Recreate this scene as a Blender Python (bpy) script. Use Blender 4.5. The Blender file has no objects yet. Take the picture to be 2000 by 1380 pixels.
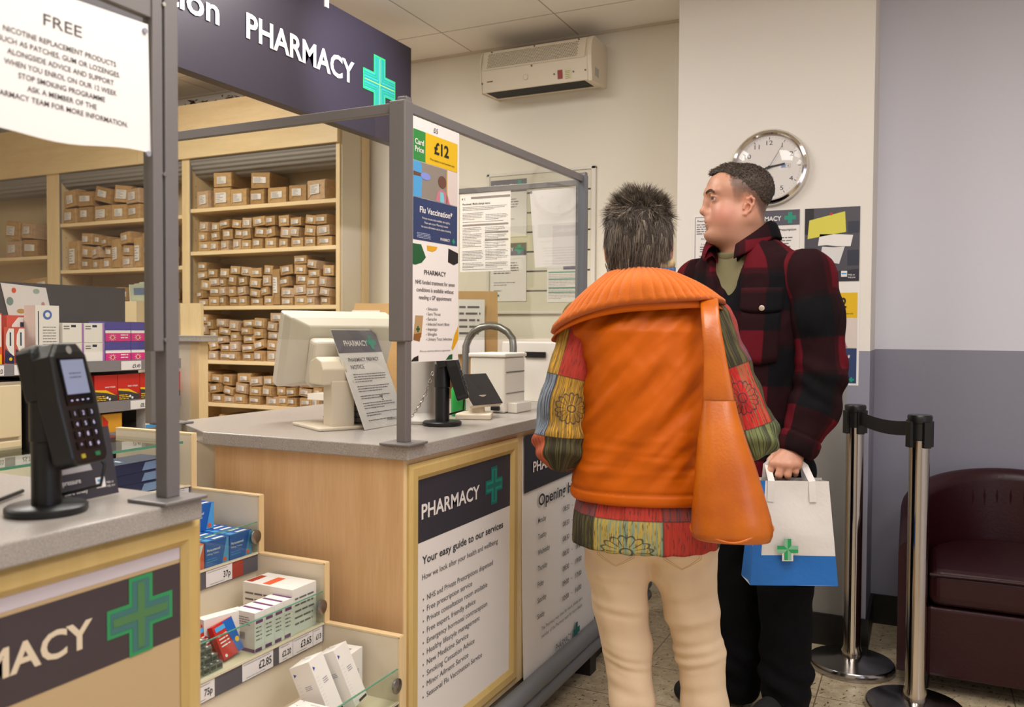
import bpy, bmesh, math, random
import numpy as np
from mathutils import Vector, Matrix

scene = bpy.context.scene
COL = scene.collection
PI = math.pi

# ---------------------------------------------------------------- camera
FPX = 1654.0
CAM_H = 1.25
_yaw, _pitch, _roll = math.radians(25.8), math.atan(45 / FPX), 0.006
_fwd = Vector((-math.sin(_yaw) * math.cos(_pitch), math.cos(_yaw) * math.cos(_pitch), -math.sin(_pitch)))
_r = Vector((math.cos(_yaw), math.sin(_yaw), 0))
_u = _r.cross(_fwd)
_r, _u = (_r * math.cos(_roll) + _u * math.sin(_roll)), (_u * math.cos(_roll) - _r * math.sin(_roll))
cam_data = bpy.data.cameras.new('camera')
cam = bpy.data.objects.new('camera', cam_data)
COL.objects.link(cam)
cam.matrix_world = Matrix(((_r.x, _u.x, -_fwd.x, 0), (_r.y, _u.y, -_fwd.y, 0), (_r.z, _u.z, -_fwd.z, CAM_H), (0, 0, 0, 1)))
cam_data.sensor_width = 36
cam_data.lens = 36 * FPX / 2000
cam_data.clip_start = 0.02
cam_data.dof.use_dof = True
cam_data.dof.focus_distance = 2.5
cam_data.dof.aperture_fstop = 4.5
scene.camera = cam

# ---------------------------------------------------------------- world, lamps, exposure
scene.view_settings.view_transform = 'Standard'
scene.view_settings.look = 'None'
scene.view_settings.gamma = 1
scene.view_settings.use_curve_mapping = False
scene.view_settings.exposure = 0.74
world = bpy.data.worlds.new('world')
scene.world = world
world.use_nodes = True
world.node_tree.nodes['Background'].inputs[0].default_value = (0.75, 0.82, 1.0, 1)
world.node_tree.nodes['Background'].inputs[1].default_value = 0.25


def area(name, loc, sx, sy, power, color, rot=(0, 0, 0)):
    l = bpy.data.lights.new(name, 'AREA')
    l.shape = 'RECTANGLE'
    l.size, l.size_y, l.energy, l.color = sx, sy, power, color
    o = bpy.data.objects.new(name, l)
    o.location, o.rotation_euler = loc, rot
    COL.objects.link(o)
    return o


WARM = (1.0, 0.955, 0.90)
for i, (x, y, p) in enumerate([(-0.35, 1.0, 17), (-0.55, -1.3, 3), (-1.75, 2.1, 20), (-3.4, 2.2, 32), (-2.2, -0.6, 1.5), (-3.6, 0.2, 17), (0.9, 0.6, 13), (0.3, 2.0, 10)]):
    area('ceiling_lamp', (x, y, 2.69), 0.58, 1.18, p, WARM)
# daylight through the shop window behind the camera on the right
area('window_daylight', (2.35, -0.3, 1.5), 1.6, 1.8, 9, (0.62, 0.72, 1.0), (0, math.radians(90), 0))
# spotlight washing the header sign
sl = bpy.data.lights.new('sign_spotlight', 'SPOT')
sl.energy, sl.color, sl.spot_size, sl.spot_blend, sl.shadow_soft_size = 55, (0.86, 0.84, 1.0), math.radians(52), 0.9, 0.03
so = bpy.data.objects.new('sign_spotlight', sl)
so.location = (-1.35, 2.75, 2.66)
so.rotation_euler = (Vector((-2.25, 3.08, 2.36)) - Vector(so.location)).to_track_quat('-Z', 'Y').to_euler()
COL.objects.link(so)


# ---------------------------------------------------------------- materials
def lin(c):
    if isinstance(c, str):
        c = c.lstrip('#')
        c = tuple(int(c[i:i + 2], 16) / 255 for i in (0, 2, 4))
    return tuple((x / 12.92 if x <= 0.04045 else ((x + 0.055) / 1.055) ** 2.4) for x in c) + (1.0,)


class NT:
    def __init__(s, mat):
        s.t = mat.node_tree
        s.n = s.t.nodes
        s.b = s.n['Principled BSDF']

    def node(s, kind, **kw):
        n = s.n.new(kind)
        for k, v in kw.items():
            if k == 'inp':
                for a, b in v.items():
                    if hasattr(b, 'is_output'):
                        s.t.links.new(b, n.inputs[a])
                    else:
                        n.inputs[a].default_value = b
            else:
                setattr(n, k, v)
        return n

    def link(s, a, b):
        s.t.links.new(a, b)

    def math(s, op, a, b=0.0, c=None):
        n = s.n.new('ShaderNodeMath')
        n.operation = op
        for i, x in enumerate((a, b, c)):
            if x is None:
                continue
            if hasattr(x, 'is_output'):
                s.t.links.new(x, n.inputs[i])
            else:
                n.inputs[i].default_value = x
        return n.outputs[0]

    def mix(s, fac, a, b, blend='MIX'):
        n = s.n.new('ShaderNodeMix')
        n.data_type = 'RGBA'
        n.blend_type = blend
        for sock, x in ((n.inputs[0], fac), (n.inputs[6], a), (n.inputs[7], b)):
            if hasattr(x, 'is_output'):
                s.t.links.new(x, sock)
            else:
                sock.default_value = x
        return n.outputs[2]

    def ramp(s, fac, stops, interp='LINEAR'):
        n = s.n.new('ShaderNodeValToRGB')
        n.color_ramp.interpolation = interp
        els = n.color_ramp.elements
        while len(els) < len(stops):
            els.new(0.5)
        for e, (p, c) in zip(els, stops):
            e.position = p
            e.color = c
        s.t.links.new(fac, n.inputs[0])
        return n.outputs[0]

    def coords(s, scale=(1, 1, 1), rot=(0, 0, 0), kind='Object'):
        tc = s.n.new('ShaderNodeTexCoord')
        mp = s.n.new('ShaderNodeMapping')
        mp.inputs['Scale'].default_value = scale
        mp.inputs['Rotation'].default_value = rot
        s.t.links.new(tc.outputs[kind], mp.inputs[0])
        return mp.outputs[0]

    def bump(s, h, strength=0.2, dist=0.01):
        b = s.node('ShaderNodeBump', inp={'Strength': strength, 'Distance': dist, 'Height': h})
        s.t.links.new(b.outputs[0], s.b.inputs['Normal'])


MATS = {}


def mat(name, color, rough=0.5, metal=0.0, spec=0.5, var=None, bump=None, coat=0.0, emit=None, sheen=0.0, sss=0.0):
    if name in MATS:
        return MATS[name]
    m = bpy.data.materials.new(name)
    m.use_nodes = True
    t = NT(m)
    c = lin(color)
    t.b.inputs['Base Color'].default_value = c
    t.b.inputs['Roughness'].default_value = rough
    t.b.inputs['Metallic'].default_value = metal
    t.b.inputs['Specular IOR Level'].default_value = spec
    if coat:
        t.b.inputs['Coat Weight'].default_value = coat
        t.b.inputs['Coat Roughness'].default_value = 0.12
    if sheen:
        t.b.inputs['Sheen Weight'].default_value = sheen
    if sss:
        t.b.inputs['Subsurface Weight'].default_value = sss
        t.b.inputs['Subsurface Radius'].default_value = (0.012, 0.005, 0.003)
        t.b.inputs['Subsurface Scale'].default_value = 0.6
    if emit:
        t.b.inputs['Emission Color'].default_value = lin(emit[0])
        t.b.inputs['Emission Strength'].default_value = emit[1]
    if var:
        sc, amt = var
        nz = t.node('ShaderNodeTexNoise', inp={'Vector': t.coords(), 'Scale': sc, 'Detail': 4.0})
        d = tuple(x * (1 - amt) for x in c[:3]) + (1,)
        e = tuple(min(1, x * (1 + amt)) for x in c[:3]) + (1,)
        t.link(t.ramp(nz.outputs[0], [(0.3, d), (0.7, e)]), t.b.inputs['Base Color'])
    if bump:
        sc, st = bump
        nz = t.node('ShaderNodeTexNoise', inp={'Vector': t.coords(), 'Scale': sc, 'Detail': 3.0})
        t.bump(nz.outputs[0], st, 0.01)
    MATS[name] = m
    return m


def wood(name, c1, c2, scale=(9, 9, 1.0), rough=0.42):
    if name in MATS:
        return MATS[name]
    m = mat(name, c1, rough)
    t = NT(m)
    v = t.coords(scale)
    n1 = t.node('ShaderNodeTexNoise', inp={'Vector': v, 'Scale': 3.0, 'Detail': 6.0, 'Roughness': 0.65})
    n2 = t.node('ShaderNodeTexNoise', inp={'Vector': v, 'Scale': 22.0, 'Detail': 2.0})
    f = t.math('ADD', t.math('MULTIPLY', n1.outputs[0], 0.75), t.math('MULTIPLY', n2.outputs[0], 0.25))
    t.link(t.ramp(f, [(0.32, lin(c2)), (0.62, lin(c1))]), t.b.inputs['Base Color'])
    return m


def glass_mat(name, tint, f0=0.035, rough=0.02):
    """thin clear sheet: what it does not reflect passes straight through"""
    if name in MATS:
        return MATS[name]
    m = bpy.data.materials.new(name)
    m.use_nodes = True
    nt = m.node_tree
    nt.nodes.remove(nt.nodes['Principled BSDF'])
    tr = nt.nodes.new('ShaderNodeBsdfTransparent')
    tr.inputs[0].default_value = tint
    gl = nt.nodes.new('ShaderNodeBsdfGlossy')
    gl.inputs['Roughness'].default_value = rough
    lw = nt.nodes.new('ShaderNodeLayerWeight')
    lw.inputs[0].default_value = 0.5
    pw = nt.nodes.new('ShaderNodeMath')
    pw.operation = 'POWER'
    pw.inputs[1].default_value = 5.0
    nt.links.new(lw.outputs['Facing'], pw.inputs[0])
    ma = nt.nodes.new('ShaderNodeMath')
    ma.operation = 'MULTIPLY_ADD'
    ma.inputs[1].default_value = 1 - f0
    ma.inputs[2].default_value = f0
    nt.links.new(pw.outputs[0], ma.inputs[0])
    mx = nt.nodes.new('ShaderNodeMixShader')
    nt.links.new(ma.outputs[0], mx.inputs[0])
    nt.links.new(tr.outputs[0], mx.inputs[1])
    nt.links.new(gl.outputs[0], mx.inputs[2])
    nt.links.new(mx.outputs[0], nt.nodes['Material Output'].inputs[0])
    MATS[name] = m
    return m


# ---------------------------------------------------------------- mesh builder
class Frame:
    """a plane to draw on: origin, right (u), up (v); n points to the reader"""

    def __init__(s, o, u, v):
        s.o, s.u, s.v = Vector(o), Vector(u).normalized(), Vector(v).normalized()
        s.n = s.u.cross(s.v)

    def p(s, x, y, l=0.0):
        return s.o + s.u * x + s.v * y + s.n * l


_glyphs = {}


def glyph_mesh(text, bold):
    k = (text, bold)
    if k not in _glyphs:
        cu = bpy.data.curves.new('t', 'FONT')
        cu.body, cu.size, cu.offset, cu.resolution_u = text, 1.0, bold, 3
        cu.dimensions, cu.fill_mode = '2D', 'FRONT'
        ob = bpy.data.objects.new('t', cu)
        me = bpy.data.meshes.new_from_object(ob)
        vs = [(v.co.x, v.co.y) for v in me.vertices]
        fs = [tuple(p.vertices) for p in me.polygons]
        fl = [p.normal.z < 0 for p in me.polygons]
        fs = [f[::-1] if b else f for f, b in zip(fs, fl)]
        bpy.data.objects.remove(ob)
        bpy.data.curves.remove(cu)
        bpy.data.meshes.remove(me)
        _glyphs[k] = (vs, fs)
    return _glyphs[k]


class MB:
    def __init__(s):
        s.v, s.f, s.mi, s.sm, s.mats = [], [], [], [], []

    def _m(s, m):
        if m not in s.mats:
            s.mats.append(m)
        return s.mats.index(m)

    def add(s, vs, fs, m, smooth=False):
        b = len(s.v)
        s.v.extend(Vector(v) for v in vs)
        i = s._m(m)
        for f in fs:
            s.f.append(tuple(b + k for k in f))
            s.mi.append(i)
            s.sm.append(smooth)
        return s

    def hexa(s, p, m):
        """8 corners: bottom ring then top ring"""
        return s.add(p, [(3, 2, 1, 0), (4, 5, 6, 7), (0, 1, 5, 4), (1, 2, 6, 5), (2, 3, 7, 6), (3, 0, 4, 7)], m)

    def bb(s, x0, x1, y0, y1, z0, z1, m):
        return s.hexa([(x0, y0, z0), (x1, y0, z0), (x1, y1, z0), (x0, y1, z0), (x0, y0, z1), (x1, y0, z1), (x1, y1, z1), (x0, y1, z1)], m)

    def box(s, c, size, m, R=None):
        a, b, d = (x / 2 for x in size)
        p = [Vector(q) for q in [(-a, -b, -d), (a, -b, -d), (a, b, -d), (-a, b, -d), (-a, -b, d), (a, -b, d), (a, b, d), (-a, b, d)]]
        if R is not None:
            p = [R @ q for q in p]
        return s.hexa([q + Vector(c) for q in p], m)

    def slab(s, fr, x0, y0, x1, y1, t, m, l=0.0):
        """a sheet of thickness t lying on a frame, its face at lift l + t"""
        return s.hexa([fr.p(x0, y0, l), fr.p(x1, y0, l), fr.p(x1, y1, l), fr.p(x0, y1, l), fr.p(x0, y0, l + t), fr.p(x1, y0, l + t), fr.p(x1, y1, l + t), fr.p(x0, y1, l + t)], m)

    def rect(s, fr, x0, y0, x1, y1, m, l=0.0005):
        return s.add([fr.p(x0, y0, l), fr.p(x1, y0, l), fr.p(x1, y1, l), fr.p(x0, y1, l)], [(0, 1, 2, 3)], m)

    def poly(s, fr, pts, m, l=0.0005):
        return s.add([fr.p(x, y, l) for x, y in pts], [tuple(range(len(pts)))], m)

    def disc(s, fr, cx, cy, r, m, l=0.0005, n=20, ry=None):
        ry = ry or r
        return s.poly(fr, [(cx + r * math.cos(2 * PI * k / n), cy + ry * math.sin(2 * PI * k / n)) for k in range(n)], m, l)

    def prism(s, fr, pts, h, m, l=0.0, smooth=False):
        """closed outline (anticlockwise on the frame) pulled out by h along the frame normal"""
        n = len(pts)
        vs = [fr.p(x, y, l) for x, y in pts] + [fr.p(x, y, l + h) for x, y in pts]
        s.add(vs, [tuple(range(n))[::-1], tuple(range(n, 2 * n))], m)
        b = len(s.v) - 2 * n
        i = s._m(m)
        for k in range(n):
            j = (k + 1) % n
            s.f.append((b + k, b + j, b + n + j, b + n + k))
            s.mi.append(i)
            s.sm.append(smooth)
        return s

    def text(s, fr, x, y, size, string, m, align='L', bold=0.0, width=None, sx=1.0, l=0.0008):
        vs, fs = glyph_mesh(string, bold)
        if not vs:
            return s
        xs = [v[0] for v in vs]
        w = (max(xs) - min(xs)) or 1
        kx = size * sx
        if width:
            kx = width / w
        off = {'L': min(xs), 'C': (min(xs) + max(xs)) / 2, 'R': max(xs)}[align]
        return s.add([fr.p(x + (v[0] - off) * kx, y + v[1] * size, l) for v in vs], fs, m)

    def cross(s, fr, cx, cy, r, m, w=0.36, l=0.0006):
        a = r * w
        return s.poly(fr, [(cx + px, cy + py) for px, py in [(-a, -r), (a, -r), (a, -a), (r, -a), (r, a), (a, a), (a, r), (-a, r), (-a, a), (-r, a), (-r, -a), (-a, -a)]], m, l)

    def lines(s, fr, x0, x1, y, dy, n, th, m, rnd, l=0.0006, para=0):
        """n lines of small print"""
        for k in range(n):
            last = para and (k % para == para - 1)
            e = x0 + (x1 - x0) * ((0.35 + 0.4 * rnd.random()) if last else (0.88 + 0.12 * rnd.random()))
            x = x0
            while x < e:
                wl = th * (2.0 + 5.0 * rnd.random())
                s.rect(fr, x, y - k * dy, min(x + wl, e), y - k * dy + th, m, l)
                x += wl + th * 0.8
        return s

    def tube(s, pts, r, m, n=10, closed=False, flat=1.0, cap=True):
        P = [Vector(p) for p in pts]
        N = len(P)
        rs = r if isinstance(r, (list, tuple)) else [r] * N
        T = []
        for i in range(N):
            if closed:
                d = P[(i + 1) % N] - P[i - 1]
            else:
                d = P[min(i + 1, N - 1)] - P[max(i - 1, 0)]
            T.append(d.normalized())
        ref = Vector((0, 0, 1)) if abs(T[0].z) < 0.9 else Vector((1, 0, 0))
        U = (ref - T[0] * ref.dot(T[0])).normalized()
        vs = []
        for i in range(N):
            U = (U - T[i] * U.dot(T[i])).normalized()
            V = T[i].cross(U)
            for k in range(n):
                a = 2 * PI * k / n
                vs.append(P[i] + U * (math.cos(a) * rs[i] * flat) + V * (math.sin(a) * rs[i]))
        fs = []
        for i in range(N if closed else N - 1):
            j = (i + 1) % N
            for k in range(n):
                q = (k + 1) % n
                fs.append((i * n + k, i * n + q, j * n + q, j * n + k))
        s.add(vs, fs, m, True)
        if cap and not closed:
            b = len(s.v) - N * n
            i = s._m(m)
            s.f += [tuple(b + k for k in range(n))[::-1], tuple(b + (N - 1) * n + k for k in range(n))]
            s.mi += [i, i]
            s.sm += [False, False]
        return s

    def lathe(s, prof, c, m, n=32, axis=None, smooth=True, caps=True):
        """(radius, height) outline turned about an axis (Matrix 3x3, local z) through c"""
        R = axis or Matrix.Identity(3)
        vs = [Vector(c) + R @ Vector((r * math.cos(2 * PI * k / n), r * math.sin(2 * PI * k / n), z)) for r, z in prof for k in range(n)]
        fs = []
        for i in range(len(prof) - 1):
            for k in range(n):
                q = (k + 1) % n
                fs.append((i * n + k, i * n + q, (i + 1) * n + q, (i + 1) * n + k))
        s.add(vs, fs, m, smooth)
        b = len(s.v) - len(vs)
        i = s._m(m)
        if caps and prof[0][0] > 1e-6:
            s.f.append(tuple(b + k for k in range(n))[::-1])
            s.mi.append(i)
            s.sm.append(False)
        if caps and prof[-1][0] > 1e-6:
            s.f.append(tuple(b + (len(prof) - 1) * n + k for k in range(n)))
            s.mi.append(i)
            s.sm.append(False)
        return s

    def build(s, name, parent=None, org=None, bevel=0.0, seg=2, sharp=40, local=False):
        me = bpy.data.meshes.new(name)
        if parent is not None and not local:
            Mi = root_matrix(parent).inverted()
            vs = [Mi @ v for v in s.v]
        elif org is not None:
            o = Vector(org)
            vs = [v - o for v in s.v]
        else:
            vs = s.v
        me.from_pydata([tuple(v) for v in vs], [], s.f)
        for m in s.mats:
            me.materials.append(m)
        me.polygons.foreach_set('material_index', s.mi)
        me.polygons.foreach_set('use_smooth', s.sm)
        if any(s.sm):
            me.set_sharp_from_angle(angle=math.radians(sharp))
        me.update()
        ob = bpy.data.objects.new(name, me)
        COL.objects.link(ob)
        if parent is not None:
            ob.parent = parent
        elif org is not None:
            ob.location = org
        if bevel:
            b = ob.modifiers.new('bevel', 'BEVEL')
            b.width, b.segments, b.limit_method, b.angle_limit = bevel, seg, 'ANGLE', math.radians(35)
            b.harden_normals = False
        return ob


def root_matrix(o):
    m = Matrix.Identity(4)
    while o is not None:
        m = Matrix.LocRotScale(o.location, o.rotation_euler, o.scale) @ m
        o = o.parent
    return m


def tag(o, label=None, cat=None, group=None, kind=None):
    if label:
        o['label'] = label
    if cat:
        o['category'] = cat
    if group:
        o['group'] = group
    if kind:
        o['kind'] = kind
    return o


def thing(name, label, cat, loc=(0, 0, 0), rz=0.0, group=None, rot=None):
    o = bpy.data.objects.new(name, None)
    COL.objects.link(o)
    o.empty_display_size = 0.05
    o.location = loc
    o.rotation_euler = rot if rot is not None else (0, 0, rz)
    return tag(o, label, cat, group)


def struct(mb, name, **kw):
    return tag(mb.build(name, **kw), kind='structure')


ORD = ['first', 'second', 'third', 'fourth', 'fifth', 'sixth', 'seventh', 'eighth', 'ninth', 'tenth', 'eleventh', 'twelfth', 'thirteenth', 'fourteenth', 'fifteenth', 'sixteenth', 'seventeenth', 'eighteenth', 'nineteenth', 'twentieth']

# shared materials
WHITE = mat('white paper', '#e6e2de', 0.6)
PAPER = mat('matt white print', '#e9e4e0', 0.55)
INK = mat('black ink', '#1c1a1c', 0.6)
GREYINK = mat('grey ink', '#6a6668', 0.6)
CHARCOAL = mat('charcoal print', '#37343d', 0.45)
TEAL = mat('teal print', '#1f8f78', 0.45)
TEAL2 = mat('dark teal print', '#186a66', 0.45)
BLACK = mat('black plastic', '#121213', 0.38)
GREYMETAL = mat('grey painted metal', '#75706f', 0.4, 0.15)
CHROME = mat('polished steel', '#d9d3cc', 0.09, 1.0)
MAPLE = wood('pale maple wood', '#e8cea0', '#dabd8b', (7, 7, 0.8))
MAPLEH = wood('pale maple wood along', '#ecd3a5', '#dfc293', (0.8, 7, 7))
BEECH = wood('warm maple panel', '#d9b285', '#caa070', (9, 9, 0.7))
CREAM = mat('cream laminate', '#d8ccb6', 0.5)
GOLD = wood('brass coloured frame', '#cdb174', '#c2a463', (5, 5, 0.7), 0.38)
CARD = mat('white carton', '#e4dfd8', 0.5)
KRAFT = mat('brown kraft paper', '#b8925f', 0.75, var=(6, 0.12), bump=(14, 0.35))
KRAFT2 = mat('dark kraft paper', '#a5804f', 0.75, var=(6, 0.12), bump=(14, 0.35))
KRAFT3 = mat('pale kraft paper', '#bd9c78', 0.75, var=(6, 0.1), bump=(14, 0.35))
# ---------------------------------------------------------------- room shell
WB, WCOL, CZ = 3.95, 3.58, 2.71

mw = mat('cream wall paint', '#e8e1d2', 0.75, bump=(180, 0.04))
mcol = mat('pale wall paint', '#e8e2da', 0.75, bump=(180, 0.04))
mrec = mat('white wall paint', '#dedee9', 0.75, bump=(180, 0.04))
mgrey = mat('blue grey wall paint', '#8d8c9b', 0.6, bump=(180, 0.04))
mgrey2 = mat('warm grey wall paint', '#8b8884', 0.6, bump=(180, 0.04))
mskirt = mat('dark brown skirting', '#0f0c0d', 0.45)

# floor: cream vinyl tiles with brown flecks
mf = mat('flecked floor tile', '#c9b798', 0.28)
t = NT(mf)
v1 = t.coords((1, 1, 1), (0, 0, 0.5))
base = t.node('ShaderNodeTexNoise', inp={'Vector': v1, 'Scale': 30.0, 'Detail': 4.0})
c0 = t.ramp(base.outputs[0], [(0.35, lin('#bcaa8c')), (0.65, lin('#d6c6a8'))])
w = t.node('ShaderNodeTexNoise', inp={'Vector': v1, 'Scale': 9.0, 'Detail': 1.0})
wm = t.node('ShaderNodeVectorMath', operation='MULTIPLY', inp={0: w.outputs[1], 1: (0.03, 0.03, 0.0)})
vd = t.node('ShaderNodeVectorMath', operation='ADD', inp={0: v1, 1: wm.outputs[0]})
vs_ = t.node('ShaderNodeVectorMath', operation='MULTIPLY', inp={0: vd.outputs[0], 1: (95.0, 42.0, 1.0)})
fl = t.node('ShaderNodeTexNoise', inp={'Vector': vs_.outputs[0], 'Scale': 1.0, 'Detail': 2.0, 'Roughness': 0.5})
c1 = t.mix(t.ramp(fl.outputs[0], [(0.63, (0, 0, 0, 1)), (0.66, (1, 1, 1, 1))]), c0, lin('#5c4530'))
fl2 = t.node('ShaderNodeTexNoise', noise_dimensions='4D', inp={'Vector': vs_.outputs[0], 'Scale': 1.7, 'Detail': 2.0, 'W': 3.0})
c2 = t.mix(t.ramp(fl2.outputs[0], [(0.63, (0, 0, 0, 1)), (0.68, (1, 1, 1, 1))]), c1, lin('#9a8262'))
br = t.node('ShaderNodeTexBrick', offset=0.0, inp={'Vector': t.coords((1, 1, 1), (0, 0, 0.0)), 'Color1': (1, 1, 1, 1), 'Color2': (1, 1, 1, 1), 'Mortar': (0, 0, 0, 1), 'Scale': 1.0, 'Mortar Size': 0.0022, 'Brick Width': 0.305, 'Row Height': 0.305})
t.link(t.mix(br.outputs[0], lin('#7d6c56'), c2), t.b.inputs['Base Color'])
struct(MB().bb(-6.6, 2.5, -2.6, 4.1, -0.1, 0, mf), 'floor')

# ceiling: suspended tiles in a thin grid
mc = mat('ceiling tile', '#dccfbd', 0.85, bump=(260, 0.05))
t = NT(mc)
br = t.node('ShaderNodeTexBrick', offset=0.0, inp={'Vector': t.coords(), 'Color1': lin('#f6efe5'), 'Color2': lin('#f0e8dc'), 'Mortar': lin('#b5a695'), 'Scale': 1.0, 'Mortar Size': 0.0035, 'Brick Width': 0.6, 'Row Height': 0.6})
t.link(br.outputs[0], t.b.inputs['Base Color'])
struct(MB().bb(-6.6, 2.5, -2.6, 4.1, CZ, CZ + 0.1, mc), 'ceiling', org=(-1.55, 3.63, CZ))

mb = MB()
mb.bb(-6.6, -0.18, WB, WB + 0.12, 0, CZ, mw)
mb.bb(-0.18, 2.5, WB, WB + 0.12, 1.18, CZ, mrec)
mb.bb(-0.18, 2.5, WB, WB + 0.12, 0, 1.18, mgrey)
struct(mb, 'wall_back')
mb = MB()
mb.bb(-0.95, -0.18, WCOL, WB, 1.178, CZ, mcol)
mb.bb(-0.95, -0.18, WCOL, WB, 0, 1.178, mgrey2)
mb.bb(-0.262, -0.1795, WCOL - 0.0006, WB - 0.001, 0, 1.176, mgrey)
struct(mb, 'wall_pier')
struct(MB().bb(2.5, 2.62, -2.6, 4.1, 0, CZ, mrec), 'wall_right')
struct(MB().bb(-6.72, -6.6, -2.6, 4.1, 0, CZ, mw), 'wall_left')
struct(MB().bb(-6.6, 2.5, -2.72, -2.6, 0, CZ, mw), 'wall_front')
struct(MB().bb(-0.962, -0.168, WCOL - 0.012, WCOL, 0, 0.125, mskirt).bb(-0.18, -0.168, WCOL, WB, 0, 0.125, mskirt), 'baseboard_pier')
struct(MB().bb(-0.168, 2.5, WB - 0.012, WB, 0, 0.125, mskirt), 'baseboard_back')
struct(MB().bb(-6.6, -0.95, WB - 0.012, WB, CZ - 0.012, CZ, mat('ceiling edge trim', '#d3c6b2', 0.6)), 'trim_1')

# ---------------------------------------------------------------- header sign over the dispensary
HX = -2.25
sg = thing('hanging_sign', 'long dark header sign reading PHARMACY with a lit green cross, hung over the counter', 'sign', (HX, 2.2, 2.12))
msign = mat('dark aubergine panel', '#332e39', 0.42, bump=(300, 0.02))
sign = MB().bb(HX - 0.05, HX, 0.2, 3.513, 2.122, 2.613, msign).build('sign_board', sg, bevel=0.002)
fr = Frame((HX, 0, 0), (0, 1, 0), (0, 0, 1))
mwl = mat('white raised letters', '#f4efe8', 0.5)
lt = MB()
lt.text(fr, 2.395, 2.319, 0.128, 'PHARMACY', mwl, bold=0.022, width=0.655, l=0.004)
lt.build('lettering', sg)
lt = MB()
lt.text(fr, 2.262, 2.319, 0.128, 'Collection', mwl, align='R', bold=0.018, width=0.62, l=0.004)
lt.build('lettering', sg)
mcr = mat('glowing turquoise cross', '#1f8f86', 0.4, emit=('#25a89b', 0.12))
mcy = mat('bright green outline', '#2bb068', 0.4, emit=('#35d57c', 0.2))
mcs = mat('pale turquoise line', '#4fb5ae', 0.4, emit=('#66d7cf', 0.15))
cr = MB()
cx, cz = 3.243, 2.366
cr.cross(fr, cx, cz, 0.127, mcy, 0.36, 0.003)
cr.cross(fr, cx, cz, 0.119, mcr, 0.335, 0.0036)
for k in (0.29, 0.2, 0.11):
    # nested outlines that follow each quarter of the cross
    for sx in (-1, 1):
        for sz in (-1, 1):
            a = 0.127 * k
            for (p, q) in (((a, a), (a, 0.116)), ((a, a), (0.116, a))):
                x0, x1 = sorted((cx + sx * (p[0] - 0.0014), cx + sx * (q[0] + 0.0014)))
                z0, z1 = sorted((cz + sz * (p[1] - 0.0014), cz + sz * (q[1] + 0.0014)))
                cr.rect(fr, x0, z0, x1, z1, mcs if k != 0.2 else mcy, 0.0042)
cr.rect(fr, cx - 0.0015, cz - 0.117, cx + 0.0015, cz + 0.117, mat('lime line', '#a8d94a', 0.4, emit=('#a8d94a', 0.4)), 0.0044)
cr.rect(fr, cx - 0.117, cz - 0.0015, cx + 0.117, cz + 0.0015, MATS['lime line'], 0.0044)
cr.build('green_cross', sg)
for y in (0.9, 2.86):
    hg = MB()
    hg.bb(HX - 0.03, HX + 0.006, y - 0.012, y + 0.012, 2.585, 2.64, mat('white bracket', '#e8e2da', 0.4))
    hg.tube([(HX - 0.012, y, 2.63), (HX - 0.012, y, CZ)], 0.003, MATS['white bracket'], 8)
    hg.build('hanger', sg)
# ---------------------------------------------------------------- parcel shelving along the back wall
RF, RB = 3.68, 3.93          # front and back of the shelving
rnd = random.Random(7)
mback = mat('shelf back board', '#c9b48d', 0.6)
mshut = mat('grey shutter slats', '#8d8883', 0.5)
t = NT(mshut)
wv = t.node('ShaderNodeTexWave', bands_direction='Z', inp={'Vector': t.coords(), 'Scale': 14.0, 'Distortion': 0.0})
t.bump(wv.outputs[0], 0.5, 0.01)
mrail = mat('grey shutter channel', '#9b9690', 0.4, 0.4)

rack = thing('parcel_shelving', 'tall pale wood shelving full of brown parcels, along the back wall', 'shelving', (-4.3, RF, 0))
MB().bb(-6.4, -5.72, RF - 0.02, RF, 2.245, 2.556, MAPLEH).bb(-5.718, -4.305, RF - 0.02, RF, 2.245, 2.556, MAPLEH).bb(-4.302, -2.805, RF - 0.02, RF, 2.245, 2.556, MAPLEH).build('fascia', rack, bevel=0.001)
MB().bb(-6.4, -2.805, RF, RB, 2.53, 2.55, MAPLEH).build('top_board', rack)
for x0, x1 in ((-5.165, -5.045), (-3.955, -3.895), (-2.83, -2.805)):
    MB().bb(x0, x1, RF, RB, 0, 2.53, MAPLE).build('upright', rack, bevel=0.0015)
pg = MB()
for x in (-5.045, -3.895):
    for yy in (3.73, 3.86):
        z = 0.62
        while z < 2.2:
            pg.tube([(x - 0.0005, yy, z), (x + 0.0006, yy, z)], 0.0028, mat('peg hole', '#6d5637', 0.9), 8)
            z += 0.064
tag(pg.build('peg_holes', rack), kind='stuff')
for x in (-5.045, -3.895):
    MB().bb(x, x + 0.006, RF + 0.002, RF + 0.014, 0.62, 2.245, mrail).build('shutter_channel', rack)
MB().bb(-6.4, -2.83, RB - 0.006, RB, 0, 2.53, mback).build('back_board', rack)
MB().bb(-2.805, -2.797, RF + 0.012, 3.86, 0, 2.53, CREAM).build('end_panel', rack)
MB().bb(-2.805, -2.79, 3.86, RB, 0, 2.53, MAPLE).build('end_post', rack, bevel=0.001)
for x0, x1 in ((-6.4, -5.165), (-5.045, -3.955), (-3.895, -2.83)):
    ax = Matrix(((0, 0, 1), (1, 0, 0), (0, 1, 0)))
    MB().lathe([(0.001, 0), (0.118, 0), (0.118, x1 - x0), (0.001, x1 - x0)], (x0, 3.80, 2.255), mshut, 32, ax).build('roller_shutter', rack)
SH_MAIN = [1.93, 1.68, 1.36, 1.045, 0.797, 0.55]
SH_MID = [1.90, 1.60, 1.33, 1.05]
SH_LEFT = [1.70, 1.36, 1.05]


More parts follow.
